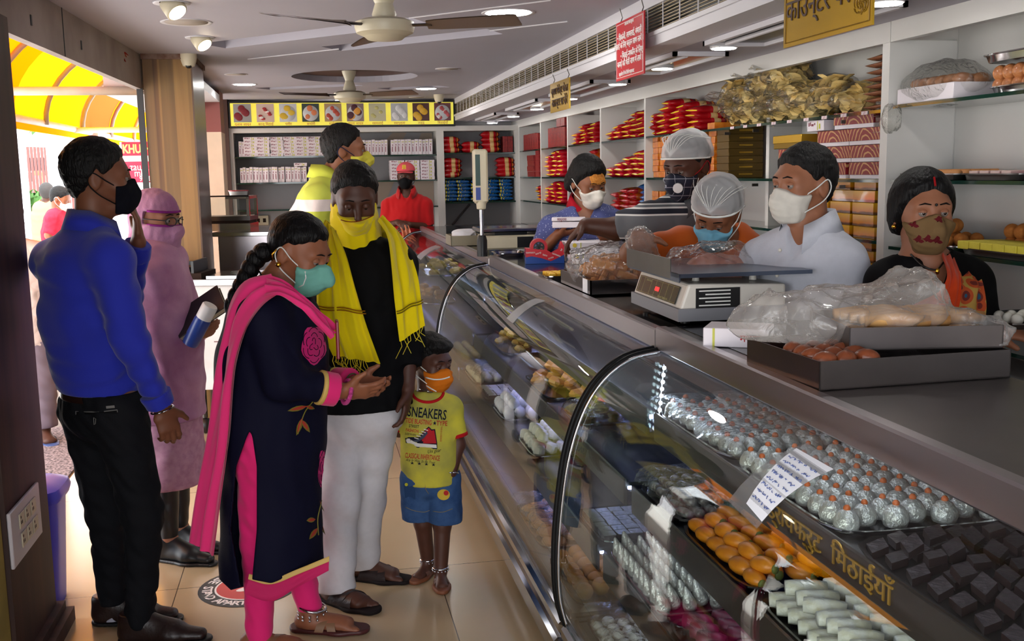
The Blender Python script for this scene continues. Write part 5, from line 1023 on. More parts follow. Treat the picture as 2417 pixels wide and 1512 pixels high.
class Fig:
 """joints in world space; builds the continuous body and its clothes"""
 def __init__(s, label, base, head, nb, sh, el, wr, hp, kn, an, foot, h=.006, k=1., skinm=None, torso=(.155, .1, .135, .095, .155, .105), arm=(.047, .04, .036, .025), leg=(.078, .053, .05, .034), hands=(), cat='person', barefoot=True, name='person', group=None):
  s.o = empty(name, (base[0], base[1], 0), label, cat, group); s.__dict__.update(head=head, nb=np.asarray(nb), sh=sh, el=el, wr=wr, hp=hp, kn=kn, an=an, foot=foot, h=h, k=k, skin=skinm, torso=torso, arm=arm, leg=leg)
  s.pel = (np.asarray(hp[0])+hp[1])/2; s.ch = (np.asarray(sh[0])+sh[1])/2; s.axs = nrm(np.asarray(sh[0])-sh[1]); s.axh = nrm(np.asarray(hp[0])-hp[1])
  s.lo, s.hi = bounds([head.p(0, 0, .13), nb, *sh, *el, *wr, *hp, *kn, *an, *[np.array(a)+b*.26 for a, b in zip(an, foot)]], .16)
  F = Field(s.lo, s.hi, h); head.skull(F); F.ec(head.p(0, -.022, -.045), s.nb, .053*k, .058*k, None, .03*k); s.tors(F, 0)
  for i in (0, 1):
   s.limb(F, i, 0)
   if hands and hands[i]: d, n, cu = hands[i][:3]; hand(F, np.asarray(wr[i])+nrm(np.asarray(wr[i])-el[i])*.006, d, n, hands[i][3] if len(hands[i]) > 3 else (-1 if i == 0 else 1), cu, s.k*.98, *(hands[i][4:]))
   else: F.ec(wr[i], np.asarray(wr[i])+nrm(np.asarray(wr[i])-el[i])*.14*k, (.036*k, .018*k), (.03*k, .014*k), s.axs, .02)
   F.ec(hp[i], kn[i], leg[0]*k, leg[1]*k, None, .04*k); F.ec(kn[i], an[i], leg[2]*k, leg[3]*k, None, .02*k)
   a = np.asarray(an[i]); f = nrm(foot[i]); a0 = np.array([a[0], a[1], 0.]); F.ec(a+0, a0-f*.035*k+Zv*.034*k, .033*k, .03*k, None, .02*k); F.ec(a0-f*.03*k+Zv*.034*k, a0+f*.13*k+Zv*.026*k, (.03*k, .03*k), (.041*k, .022*k), np.cross(f, Zv), .02*k); F.ec(a, a0+f*.1*k+Zv*.03*k, .03*k, .02*k, None, .03*k)
   if barefoot:
    sdv = np.cross(f, Zv)*(1 if i == 0 else -1)
    for j in range(5): p = a0+f*(.135-.011*max(0, j-.5)-.004*(j == 0))*k+sdv*(-.028+.0155*j)*k+Zv*.019*k; F.ec(p, p+f*(.036-.004*j+.004*(j == 0))*k-Zv*.004*k, (.0135-.0013*j)*k, (.012-.0014*j)*k, None, .004*k)
  F.cut(lambda X, Y, Z: .004-Z); F.done('body', skinm, s.o)
 def tors(s, F, g, low=True, fl=0.):
  t, k = s.torso, s.k; c = s.ch*.62+s.pel*.38; w_ = s.ch*.3+s.pel*.7; a = s.axs
  for i in (0, 1): F.ec(s.nb-Zv*.02*k, s.sh[i], .055*k+g, .052*k+g, None, .04*k)
  F.ec(s.ch-Zv*.04*k, c, (t[0]*k+g, t[1]*k+g), (t[0]*k*.98+g, t[1]*k*1.02+g), a, .05*k); F.ec(c, w_, (t[0]*k*.98+g, t[1]*k*1.02+g), (t[2]*k+g, t[3]*k+g), s.axh, .05*k)
  if low: F.ec(w_, s.pel, (t[2]*k+g, t[3]*k+g), (t[4]*k+g+fl, t[5]*k+g+fl), s.axh, .05*k)
  return F
 def limb(s, F, i, g, upto=2., ge=None):
  A, k = s.arm, s.k; ge = g if ge is None else ge; u = min(1, upto); e = np.asarray(s.sh[i])*(1-u)+np.asarray(s.el[i])*u
  F.ec(s.sh[i], e, A[0]*k+g, A[0]*k+(A[1]-A[0])*k*u+g+(ge-g)*min(1, u/max(upto, .01)), None, .035*k)
  if upto > 1: u = min(1, upto-1); F.ec(s.el[i], np.asarray(s.el[i])*(1-u)+np.asarray(s.wr[i])*u, A[2]*k+g, A[2]*k+(A[3]-A[2])*k*u+ge, None, .02*k)
  return F
 def top(s, name, m, sleeves=(.8, .8), g=.014, hem=0., amp=.004, neck=.072, vneck=0., fl=0., h=None, seed=1, ge=None, wl=(.05, .14), extra=None, ndown=.0, hemn=None):
  F = Field(s.lo, s.hi, h or s.h); s.tors(F, g, True, fl)
  for i in (0, 1):
   u = sleeves[i]
   if u <= 0: continue
   G = Field(s.lo, s.hi, h or s.h); G.lo, G.ax = F.lo, F.ax; s.limb(G, i, g, u, ge)
   if u < 2.01:
    a, b = (s.sh[i], s.el[i]) if u <= 1 else (s.el[i], s.wr[i]); a, b = np.asarray(a), np.asarray(b); G.plane(a+(b-a)*(u if u <= 1 else u-1), b-a) if u > 1 else G.plane(a+(b-a)*u, b-a)
    if u > 1: e = np.asarray(s.el[i]); G2 = Field(s.lo, s.hi, h or s.h); s.limb(G2, i, g, 1., g); G.D = np.minimum(G.D, G2.D)
   F.mix((slice(None),)*3, G.D, .03*s.k, False)
  if extra: extra(F)
  if amp: F.wr(amp, seed, *wl)
  pz = s.pel+Zv*hem; F.cut(lambda X, Y, Z: np.where((X-s.pel[0])**2+(Y-s.pel[1])**2 < .3**2, pz[2]-Z, -1.) if hemn is None else -1.+0*Z)
  nd = nrm(s.nb-s.ch+Zv*.3); F.ec(s.nb-nd*(.012+ndown), s.head.p(0, -.02, -.03), neck*s.k, neck*s.k*1.0, None, .008, True)
  if vneck: f = np.cross(Zv, s.axs); f = f if f@s.head.y > 0 else -f; F.ec(s.nb+f*.09*s.k+Zv*.02, s.nb+f*.125*s.k-Zv*vneck, .05*s.k, .012*s.k, None, .006, True)
  return F.done(name, m, s.o)
 def collar(s, m, f=None, name='collar', w=.036, r=.074, stand=.0):
  f = nrm(np.cross(Zv, s.axs)) if f is None else f; f = f if f@s.head.y > -.2 else -f; sd = np.cross(f, Zv); b = MB(); G = []
  c = s.nb+Zv*(.052+stand)
  for t in np.linspace(-1, 1, 25):
   a = t*2.55; d = -f*math.cos(a)+sd*math.sin(a); dn = max(0, abs(t)-.6)/.4; p = c+d*r*s.k*(1+.18*dn)-Zv*.035*dn*s.k; o2 = p+d*(w*.75)*s.k-Zv*w*s.k*(1+.5*dn); G.append([p+Zv*.02*s.k-d*.004, p+Zv*.03*s.k+d*.003, o2, o2-d*.006])
  b.grid(G); return b.done(name, m, s.o, smooth=True, world=True)
 def pants(s, name, m, g=.014, gl=.012, hemz=(.05, .05), amp=.004, seed=2, waist=.05, h=None, wl=(.05, .12), kneew=0.):
  F = Field(s.lo, s.hi, h or s.h); k, L = s.k, s.leg; F.ec(s.pel+Zv*waist, s.pel, (s.torso[4]*k*.98+g*.6, s.torso[5]*k+g*.6), (s.torso[4]*k+g, s.torso[5]*k+g), s.axh, .05)
  for i in (0, 1): F.ec(s.hp[i], s.kn[i], L[0]*k+g, L[1]*k+gl+kneew, None, .04*k); F.ec(s.kn[i], s.an[i], L[2]*k+gl+kneew, L[3]*k+gl*1.2+kneew, None, .02*k)
  F.wr(amp, seed, *wl); z1 = s.pel[2]+waist
  F.cut(lambda X, Y, Z: Z-z1)
  for i in (0, 1): a = s.an[i]; z0 = hemz[i]; F.cut(lambda X, Y, Z: np.where((X-a[0])**2+(Y-a[1])**2 < .16**2, z0-Z, -1.) if hemz[0] != hemz[1] else z0-Z+0*X)
  return F.done(name, m, s.o)
 def shoes(s, m, ms=None, h=.004, name='shoe'):
  for i in (0, 1):
   a = np.array([s.an[i][0], s.an[i][1], 0.]); f = nrm(s.foot[i]); k = s.k; sd = np.cross(f, Zv); F = Field(*bounds([a-f*.1, a+f*.26, a+Zv*.12], .07), h)
   F.ec(a-f*.035*k+Zv*.04, a-f*.03*k+Zv*.085, (.038*k, .042*k), (.041*k, .045*k), sd, .02); F.ec(a-f*.035*k+Zv*.032, a+f*.12*k+Zv*.034, (.037*k, .036*k), (.048*k, .032*k), sd, .02); F.ec(a+f*.1*k+Zv*.032, a+f*.205*k+Zv*.024, (.047*k, .03*k), (.03*k, .02*k), sd, .02); F.ec(a+Zv*.08, a+f*.1*k+Zv*.045, .04*k, .03*k, None, .03)
   F.cut(lambda X, Y, Z: Z-.105); F.cut(lambda X, Y, Z: .012-Z); o = F.done(name, m, s.o)
   F = Field(*bounds([a-f*.1, a+f*.26, a+Zv*.03], .07), h); F.ec(a-f*.04*k+Zv*.01, a+f*.12*k+Zv*.01, (.042*k, .04), (.053*k, .04), sd, .02); F.ec(a+f*.1*k+Zv*.01, a+f*.21*k+Zv*.01, (.052*k, .04), (.034*k, .04), sd, .02); F.cut(lambda X, Y, Z: Z-.014); F.cut(lambda X, Y, Z: .001-Z); q = F.done('sole', ms or M_black, o); q.location = -o.location if 0 else q.location
 def sandals(s, m, ms, strapw=.016):
  for i in (0, 1):
   a = np.array([s.an[i][0], s.an[i][1], 0.]); f = nrm(s.foot[i]); k = s.k; sd = np.cross(f, Zv); F = Field(*bounds([a-f*.1, a+f*.26, a+Zv*.03], .07), .004)
   F.ec(a-f*.045*k+Zv*.01, a+f*.11*k+Zv*.01, (.042*k, .04), (.054*k, .04), sd, .02); F.ec(a+f*.1*k+Zv*.01, a+f*.17*k+Zv*.01, (.053*k, .04), (.042*k, .04), sd, .02); F.cut(lambda X, Y, Z: Z-.016); F.cut(lambda X, Y, Z: .001-Z); sl = F.done('sandal_sole', ms, s.o)
   for t0, t1 in ((.035, .085), (.085, .05)):
    G = []
    for t in np.linspace(0, math.pi, 13): c = a+f*(t0+(t1-t0)*(t/math.pi))*k; r = (.05+.002*math.sin(t))*k; G.append([c+sd*r*math.cos(t)+Zv*(.012+(.048-.1*(t0-.03))*math.sin(t))*k+f*e*strapw*k for e in (-1, -.9, .9, 1)])
    MB().grid(G).done('sandal_strap', m, s.o, smooth=True, world=True)
def drape(name, A, B, m, parent, nu=40, nv=26, pleats=5, amp=.012, thick=.004, seed=0, smooth_n=6, phase=0.):
 """cloth between two edge paths A and B with pleats running along it"""
 A, B = smoothpath(A, smooth_n), smoothpath(B, smooth_n); rr = np.random.RandomState(seed)
 def rs(P, n):
  d = np.r_[0, np.cumsum(np.linalg.norm(np.diff(P, axis=0), axis=1))]; return np.stack([np.interp(np.linspace(0, d[-1], n), d, P[:, i]) for i in range(3)], 1)
 A, B = rs(A, nu), rs(B, nu); t = np.linspace(0, 1, nv)[None, :, None]; G = A[:, None]*(1-t)+B[:, None]*t
 du = np.gradient(G, axis=0); dv = np.gradient(G, axis=1); n = np.cross(du, dv); n /= np.linalg.norm(n, axis=2)[..., None]+1e-9
 tt = t[..., 0]; uu = np.linspace(0, 1, nu)[:, None]; w_ = np.sin(2*math.pi*pleats*(tt+.05*np.sin(uu*5+seed))+phase)+.5*np.sin(2*math.pi*(pleats*1.7)*tt+uu*6+seed)+.25*np.sin(uu*17+tt*9)
 G = G+n*(amp*w_*np.minimum(1, np.minimum(tt, 1-tt)*6+.3))[..., None]
 b = MB(); b.grid(G+n*thick/2); b.grid((G-n*thick/2)[:, ::-1]); return b.done(name, m, parent, smooth=True, world=True)
def bvh_of(o):
 M = np.array(wloc(o)); me = o.data; V = np.empty(len(me.vertices)*3, np.float32); me.vertices.foreach_get('co', V); V = V.reshape(-1, 3)@M[:3, :3].T+M[:3, 3]
 return BVHTree.FromPolygons([tuple(map(float, v)) for v in V], [tuple(p.vertices) for p in me.polygons])
def hit(bv, px, py, off=.002):
 v = ray(px, py); v = v/np.linalg.norm(v); h = bv.ray_cast(Vector(C0), Vector(v))
 if h[0] is None: return None
 return np.array(h[0])-v*off
def decal(name, bv, polys, m, parent, off=.002, rings=4):
 """flat cloth patches laid on the garment under the given outlines"""
 b = MB()
 for P, mi in polys:
  P = np.asarray(P, float); c = P.mean(0); V = []; last = None
  for u in np.linspace(0, 1, rings+1):
   for q in P:
    h = hit(bv, *(c+(q-c)*max(u, .01)), off)
    if h is None: h = last if last is not None else J(*c, 3.4)
    last = h; V.append(h)
  n = len(P); b.add(V, [(i*n+k, i*n+(k+1) % n, (i+1)*n+(k+1) % n, (i+1)*n+k) for i in range(rings) for k in range(n)], mi)
 return b.done(name, m, parent, smooth=True, world=True)
def textdecal(name, bv, s_, size, c, m, parent, ang=0., wpx=50., shear=0., bold=0., off=.002):
 o = text('t', s_, size, Matrix.Identity(4), m, None, 0., 'CENTER', 1., shear, bold); me = o.data; xs = [v.co.x for v in me.vertices]; me.transform(Matrix.Diagonal((wpx/(max(xs)-min(xs)), 1, 1, 1))); ca, sa = math.cos(ang), math.sin(ang); last = None
 bm = bmesh.new(); bm.from_mesh(me); bmesh.ops.triangulate(bm, faces=bm.faces)
 for _ in range(1): bmesh.ops.subdivide_edges(bm, edges=[e for e in bm.edges if e.calc_length() > size*.2], cuts=2); bmesh.ops.triangulate(bm, faces=bm.faces)
 bad = []; W = np.array(wloc(parent).inverted())
 for v in bm.verts:
  x, y = v.co.x, -v.co.y; h = hit(bv, c[0]+x*ca-y*sa, c[1]+x*sa+y*ca, off)
  if h is None: bad.append(v); continue
  v.co = Vector(W[:3, :3]@h+W[:3, 3])
 if bad: bmesh.ops.delete(bm, geom=bad, context='VERTS')
 bm.to_mesh(me); bm.free(); o.name = name; o.parent = parent; return o
def ring(name, c, n, r, t, m, parent, sq=1., k=20):
 n = nrm(n); u = nrm(np.cross(n, (0, 0, 1) if abs(n[2]) < .9 else (1, 0, 0))); v = np.cross(n, u)
 return MB().tube([c+r*(u*math.cos(a)+v*math.sin(a)*sq) for a in np.linspace(0, 2*math.pi, k+1)], t, 6).done(name, m, parent, smooth=True, world=True)
# ================= the customers =================
def JJ(D): return lambda x, y, d=0.: J(x, y, D+d)
SK_B = skin('brown', (118, 72, 50)); SK_D = skin('deep brown', (78, 46, 34)); SK_M = skin('mid brown', (130, 80, 54)); SK_L = skin('light brown', (150, 98, 72))
M_dkleather = mat('dark brown leather', (34, 20, 19), .4, bump=.15, bscale=80)
# ---- man in the blue shirt ----
j = JJ(3.41); f1 = DR(.94, .34); bd = DR(.78, .62)
hd = Head(j(234, 424), DR(.93, .36, -.08), (0, 0, 1), 1.0)
M = Fig('man in blue shirt, black trousers and dark face mask, hand at his chin', j(310, 1480), hd, j(222, 556),
 [j(262, 612, -.13), j(124, 618, .13)], [j(304, 800, -.17), j(292, 742, .20)], [j(381, 958, -.1), j(326, 572, .10)], [j(280, 965, -.08), j(205, 965, .08)], [j(338, 1215, -.05), j(252, 1215, .1)], [j(330, 1455, -.04), j(268, 1425, .12)], [DR(1, .0), DR(1, .05)],
 h=.0052, k=1.0, skinm=SK_B, torso=(.165, .108, .142, .1, .15, .105), hands=((DR(.22, .1, -1), DR(-.6, .75, -.1), (.55, .6, .65, .7)), (DR(.02, -.1, 1), DR(-.75, -.3, .1), (.35, .45, .5, .55))))
hd.eyes(M.o, SK_B); hd.hair(M.o, .0042, 1.25, seed=4, amp=.0022)
hd.mask(M.o, mat('navy black cloth mask', (13, 13, 22), .85), mat('black elastic', (16, 16, 18), .7), bulge=1.0, yb=.05)
M_bs = mat('royal blue cotton', (40, 50, 168), .75, sheen=.2, bump=.12, bscale=300)
sh = M.top('shirt', M_bs, (1.93, 1.93), .02, .07, .0075, .07, fl=.012, seed=3, ge=.014, wl=(.05, .2)); M.collar(M_bs, hd.y, stand=.002, r=.072)
for i in (0, 1):
 e, w_ = np.array(M.el[i]), np.array(M.wr[i]); a = e+(w_-e)*.8; F = Field(*bounds([a, w_], .1), .0045); F.ec(a, w_, .05, .046, None, .01); n = nrm(w_-e); F.plane(w_-n*.004, n); F.plane(a, -n); F.wr(.002, 5, .04, .1); F.done('cuff', M_bs, M.o)
bv = bvh_of(sh)
tr = M.pants('trousers', mat('black denim', (20, 21, 25), .8, bump=.15, bscale=200), .012, .013, (.055, .075), .005, waist=.075, wl=(.04, .1))
F = Field(*bounds([M.pel+Zv*.05], .25), .004); a = M.pel+Zv*.066; F.ec(a-Zv*.02, a+Zv*.02, (.166, .12), (.163, .118), M.axh, .01); F.cut(lambda X, Y, Z: np.abs(Z-a[2])-.021); F.done('belt', mat('brown leather belt', (38, 22, 18), .3, coat=.2), M.o)
bt = bvh_of(tr); ws = mat('grey thread', (120, 118, 116), .8)
decal('pocket_welt', bt, [([(178, 970), (277, 966), (278, 972), (178, 978)], 0)], ws, M.o, .0015, 2)
decal('pocket_patch', bt, [([(180, 971), (276, 968), (276, 976), (180, 980)], 0)], mat('pocket black', (10, 10, 12), .8), M.o, .0022, 2)
decal('brand_tab', bt, [([(250, 958), (270, 956), (271, 962), (251, 964)], 0)], ws, M.o, .003, 2)
MB().tube([h for h in (hit(bt, *q) for q in ((221, 985), (226, 988), (225, 1000), (222, 1002), (221, 985))) if h is not None], .0012, 4).done('button_hole', ws, M.o, world=True)
M.shoes(M_dkleather, M_black); F = M.o
for i, s_ in ((0, 0), (1, 0)): q = M.an[i]; MB().tube([np.array(q)+Zv*(-.0)-Zv*.0, np.array(q)-Zv*.05], [.04, .042], 14).done('sock', mat('grey sock', (170, 170, 184), .9), M.o, world=True)
ring('steel_bangle', np.array(M.wr[0])+DR(.25, .05, -1)*.012, DR(.25, .1, -1), .037, .0028, M_steel2, M.o)
b = MB(); p0 = M.an[0][:2]
for k in range(4): c = np.array([*p0, .085])+M.foot[0]*(.055+.018*k)-Zv*.012*k; b.tube([c+np.cross(M.foot[0], Zv)*.022*e+Zv*(.012 if e == 0 else 0) for e in (-1, 0, 1)], .0025, 5)
b.done('lace', M_black, M.o, smooth=True, world=True)
# ---- woman in the navy kurta with a pink stole ----
j = JJ(3.34); fw = DR(.93, -.36, -.42)
hd = Head(j(706, 600), fw, DR(.36, -.1, .9), 1.0)
W = Fig('woman in navy kurta with pink stole and green face mask, looking down', j(640, 1500), hd, j(634, 690),
 [j(622, 748, -.14), j(668, 742, .14)], [j(668, 900, -.19), j(722, 905, .16)], [j(806, 922, -.1), j(835, 905, .03)], [j(622, 1030, -.08), j(672, 1030, .08)], [j(612, 1275, -.04), j(690, 1275, .12)], [j(612, 1530, -.06), j(738, 1462, .1)], [DR(1, -.1), DR(1, -.12)],
 h=.0055, k=.96, skinm=skin('warm brown', (140, 86, 60)), torso=(.165, .145, .165, .14, .175, .15), arm=(.058, .048, .04, .026), leg=(.088, .06, .056, .036), hands=((DR(.95, .15, -.05), DR(.1, .8, .6), (.35, .5, .6, .7)), (DR(.9, -.3, -.1), DR(-.1, -.75, .5), (.4, .5, .6, .7))))
hd.eyes(W.o, W.skin, (0, -1), .009); M_wh = mat('sleek black hair', (9, 7, 8), .5, bump=.6, bscale=120, stretch=(1, 1, .2), spec=.18)
hd.hair(W.o, .0042, .9, M_wh, ([-.14, -.06, -.03, -.008, .012, .03, .055, .08, .13], [-.075, -.06, -.03, .028, .036, .045, .062, .074, .08]), 5, amp=.0012)
b = MB(); pts = [(622, 596, -.01), (603, 612, -.01), (590, 634, -.02), (578, 655, -.03), (566, 678, -.03), (553, 702, -.03), (543, 724, -.02)]
for k, q in enumerate(pts): b.ball(j(*q), (.036-.0028*k, .036-.002*k, .033), 12, 8)
b.done('hair_braid', M_wh, W.o, smooth=True, world=True)
mk = hd.mask(W.o, mat('surgical green', (112, 172, 158), .8, bump=.25, bscale=40, stretch=(.2, .2, 1)), mat('white elastic', (226, 226, 222), .7), .010, low=-.115, bulge=1.2, yb=.042)
bk = bvh_of(mk)
MB().tube([h for h in (hit(bk, *q, .001) for q in ((720, 640), (722, 655), (716, 672), (704, 678), (690, 676))) if h is not None], .0022, 5).done('mask_binding', mat('white elastic', (226, 226, 222), .7), W.o, smooth=True, world=True)
M_gj = mat('gold jewellery', (226, 170, 60), .2, 1.)
MB().ball(hd.p(.09, -.008, -.034), .009, 10, 7).done('gold_ear_stud', M_gj, W.o, smooth=True, world=True); MB().tube([hd.p(.092, -.03, .008), hd.p(.097, -.036, -.01), hd.p(.093, -.032, -.03)], .003, 6).done('gold_ear_cuff', M_gj, W.o, smooth=True, world=True)
M_nv = mat('navy rayon', (12, 12, 34), .75, bump=.1, bscale=250)
def sk(F):
 for (a, b, ra, rb) in ((j(640, 1020, 0), j(643, 1350, -.02), (.178, .155), (.18, .172)),): F.ec(a, b, ra, rb, DR(0, 1), .06)
 F.ec(j(634, 860, .0), j(628, 990, 0), (.15, .16), (.175, .155), DR(0, 1), .06)
 F.ec(j(716, 800, 0), j(712, 850, 0), (.12, .05), (.12, .05), DR(0, 1), .06)
slA, slB = (592, 1024), (560, 1300)
def slit(F):
 X, Y, Z = F.XYZ(); P = np.stack(np.broadcast_arrays(X-C0[0], Y-C0[1], Z-C0[2]), -1); z = P@cf; px = CX+F_*(P@cr)/z; py = CY-F_*(P@cu)/z; dd = P@FH
 lx = np.interp(py, [1015, 1032, 1100, 1250, 1420], [590, 582, 558, 545, 575]); rx = np.interp(py, [1015, 1032, 1100, 1250, 1420], [590, 596, 606, 606, 590])
 F.D = np.maximum(F.D, np.where((py > 1015) & (dd < 3.36), np.minimum(px-lx, rx-px)/F_*3.3, -1.).astype(np.float32))
 bot = np.where(px < (lx+rx)/2, np.interp(px, [500, 545, 590], [1350, 1392, 1380]), np.interp(px, [590, 640, 705, 775], [1366, 1376, 1352, 1322])); F.D = np.maximum(F.D, ((py-bot)/F_*3.3).astype(np.float32))
 F.D = np.maximum(F.D, ((500-px)/F_*3.3).astype(np.float32))
F_ = FL
def ext2(F): sk(F); F.wr(.0035, 8, .06, .22); slit(F)
ku = W.top('kurta', M_nv, (1.72, 1.72), .016, 0, 0, .072, seed=8, ge=.018, extra=ext2, hemn=1, ndown=.02)
M_pk_ = mat('hot pink cotton', (226, 44, 116), .75, sheen=.2); M_gold_t = mat('gold trim', (206, 170, 92), .5)
bk = bvh_of(ku)
top_ = [J(*q, 3.34-.172) for q in [(588, 1362), (640, 1374), (704, 1350), (776, 1320)]]; bot_ = [J(*q, 3.34-.168) for q in [(578, 1400), (640, 1418), (702, 1385), (776, 1345)]]
drape('hem_flounce', top_, bot_, mat('pink georgette', (196, 40, 96), .7), W.o, 30, 8, 1, .004, .004)
drape('hem_gold', [J(q[0], q[1]-8, 3.34-.18) for q in [(588, 1362), (640, 1374), (704, 1350), (777, 1320)]], [J(q[0], q[1]+4, 3.34-.18) for q in [(586, 1362), (640, 1374), (704, 1350), (777, 1320)]], M_gold_t, W.o, 30, 4, 1, .001, .003)
for i in (0, 1):
 e, w_ = np.array(W.el[i]), np.array(W.wr[i]); n = nrm(w_-e)
 for nm, t0, t1, m, g in (('cuff_gold', .60, .68, M_gold_t, .022), ('cuff', .67, .9 if i == 0 else .95, M_pk_, .0215)):
  a, b2 = e+(w_-e)*t0, e+(w_-e)*t1; F = Field(*bounds([a, b2], .1), .004); F.ec(e, w_, .04*.96+g, .026*.96+g+.006, None, .01); F.plane(b2, n); F.plane(a, -n); F.done(nm, m, W.o)
W.pants('leggings', mat('hot pink knit', (232, 40, 116), .7, sheen=.15), .006, .005, (.02, .075), .0035, waist=.1, wl=(.04, .09))
for q in ([(738, 948), (722, 968), (712, 992), (703, 1024)], [(766, 1150), (757, 1190), (750, 1225), (752, 1262)]): MB().tube([p for p in (hit(bk, *t, .003) for t in smoothpath([(*v, 0) for v in q], 4)[:, :2]) if p is not None], .002, 5).done('embroidered_stem', mat('olive leaf', (120, 110, 30), .6), W.o, smooth=True, world=True)
M_rose = mat('pink embroidery', (214, 30, 120), .6); M_rose2 = mat('dark line embroidery', (30, 14, 36), .7); M_lf = mat('red orange leaf', (170, 50, 34), .6); M_lg = mat('olive leaf', (120, 110, 30), .6)
def rose(cx, cy, rx, ry):
 P = [([(cx+rx*(1+.07*math.sin(5*a))*math.cos(a), cy+ry*(1+.07*math.sin(5*a))*math.sin(a)) for a in np.linspace(0, 2*math.pi, 25)[:-1]], 0)]; decal('rose', bk, P, M_rose, W.o, .003, 5)
 b = MB()
 for r_, a0, n in ((.8, 0, 6), (.52, .5, 5), (.26, 0, 3)):
  for k in range(n):
   a1 = a0+k*2*math.pi/n; pts = [hit(bk, cx+rx*(r_+.13*math.sin(t*3))*math.cos(a1+t), cy+ry*(r_+.13*math.sin(t*3))*math.sin(a1+t), .0045) for t in np.linspace(0, 5.2/n, 7)]; pts = [p for p in pts if p is not None]
   if len(pts) > 2: b.tube(pts, .0013, 4)
 b.done('rose_outline', M_rose2, W.o, smooth=True, world=True)
rose(741, 814, 29, 45); rose(764, 1110, 13, 50)
def leaf(x, y, a, l, w_): u, v = math.cos(a), math.sin(a); return [(x+u*l*t-v*w_*s_, y+v*l*t+u*w_*s_) for t, s_ in ((0, 0), (.25, .8), (.5, 1), (.75, .7), (1, 0), (.75, -.7), (.5, -1), (.25, -.8))]
LV = [(725, 958, 2.9, 48, 6), (714, 985, 1.9, 45, 6), (712, 990, 1.0, 36, 6), (722, 958, .3, 22, 5), (750, 1245, 2.2, 34, 6), (762, 1240, 1.3, 46, 6), (745, 1225, 3.0, 22, 6), (755, 1180, 1.2, 60, 5)]
for x, y, a, l, w_ in LV: decal('leaf', bk, [(leaf(x, y, a, l, w_), 0)], M_lg, W.o, .003, 3); decal('leaf_centre', bk, [(leaf(x, y, a, l*.85, w_*.6), 0)], M_lf, W.o, .0045, 3)
M_st = mat('pink chiffon', (240, 54, 126), .8, sheen=.3); d2 = -.21
drape('stole', [j(640, 648, -.10), j(580, 664, -.12), j(545, 715, -.10), j(528, 790, -.1), j(508, 900, -.1), j(484, 1060, -.1), j(462, 1180, -.1), j(448, 1278, -.1)], [j(660, 690, -.19), j(618, 720, -.235), j(580, 775, -.235), j(556, 850, -.225), j(546, 930, -.22), j(536, 1060, -.22), j(518, 1190, -.2), j(503, 1312, -.18)], M_st, W.o, 60, 30, 2, .007, .004, 2)
drape('stole_front', [j(632, 650, -.1), j(668, 664, -.14), j(705, 690, -.16), j(750, 728, -.14), j(792, 770, -.10)], [j(625, 700, -.22), j(665, 698, -.235), j(712, 726, -.235), j(750, 765, -.21), j(782, 800, -.17)], M_st, W.o, 40, 26, 3, .008, .005, 4)
drape('stole_back', [j(600, 662, -.06), j(612, 652, .02), j(640, 648, .08), j(690, 680, .13)], [j(585, 700, -.04), j(590, 690, .04), j(630, 690, .13), j(700, 710, .17)], M_st, W.o, 24, 14, 2, .006, .005, 5)
u_ = nrm(np.array(W.wr[0])-W.el[0])
ring('pink_bangle', np.array(W.wr[0])+u_*.018, u_, .037, .0075, mat('pink glitter', (214, 70, 150), .3, bump=.8, bscale=300), W.o); ring('green_bangle', np.array(W.wr[0])-u_*.022, u_, .036, .0026, mat('green glass bangle', (70, 90, 50), .2), W.o)
u2 = nrm(np.array(W.wr[1])-W.el[1]); ring('green_bangle', np.array(W.wr[1])-u2*.004, u2, .033, .0028, mat('green glass bangle', (70, 90, 50), .2), W.o)
a = np.array(W.an[1]); sp_ = M_steel2
ring('silver_anklet', np.array([a[0], a[1], .085]), DR(.25, 0, 1), .048, .005, sp_, W.o)
b = MB()
for k in range(12): t = k*math.pi/6; c = np.array([a[0], a[1], .076])+.05*(RH*math.cos(t)+FH*math.sin(t)); b.ball(c-Zv*.012, (.004, .004, .006), 6, 4).ball(c-Zv*.024, .0045, 6, 4)
b.done('anklet_bells', sp_, W.o, smooth=True, world=True)
W.sandals(mat('maroon gold strap', (130, 96, 70), .4), mat('maroon sole', (70, 24, 24), .5))
MB().tube(smoothpath([j(612, 640, -.02), j(628, 668, -.075), j(650, 672, -.1)], 5), .003, 6).done('necklace', M_black, W.o, smooth=True, world=True)
ph = empty('phone_wallet', j(796, 800, -.12), 'red and grey phone wallet hanging in front of the woman with the pink stole', 'wallet')
MB().bbox((-.004, -.03, -.06), (.006, .03, .06), .003).done('cover', mat('grey red leather', (130, 24, 44), .4), ph)
# ---- man with the yellow scarf ----
j = JJ(3.78); hd = Head(j(838, 470), DR(.22, -.9, -.42), DR(.1, -.42, .9), 1.0)
Y = Fig('man with a yellow scarf over his face and shoulders, black shirt and white trousers', j(860, 1400), hd, j(838, 572, .04),
 [j(752, 632, .03), j(938, 622, .03)], [j(742, 800, .12), j(966, 800, .03)], [j(790, 905, .16), j(962, 915, -.02)], [j(812, 985, .0), j(882, 975, .03)], [j(795, 1190, -.06), j(858, 1170, .08)], [j(792, 1402, -.1), j(852, 1318, .12)], [DR(.8, -.55), DR(.95, -.25)],
 h=.006, k=1.02, skinm=SK_D, torso=(.17, .11, .16, .115, .16, .11), hands=(None, (DR(-.1, -.1, -1), DR(-.9, .1, 0), (.4, .5, .5, .6))))
hd.eyes(Y.o, SK_D, (0, -1.5), .005); hd.hair(Y.o, .005, 1.1, seed=9, line=([-.14, -.06, -.03, -.008, .012, .03, .055, .08, .13], [-.08, -.06, -.03, .02, .01, .04, .07, .085, .09]))
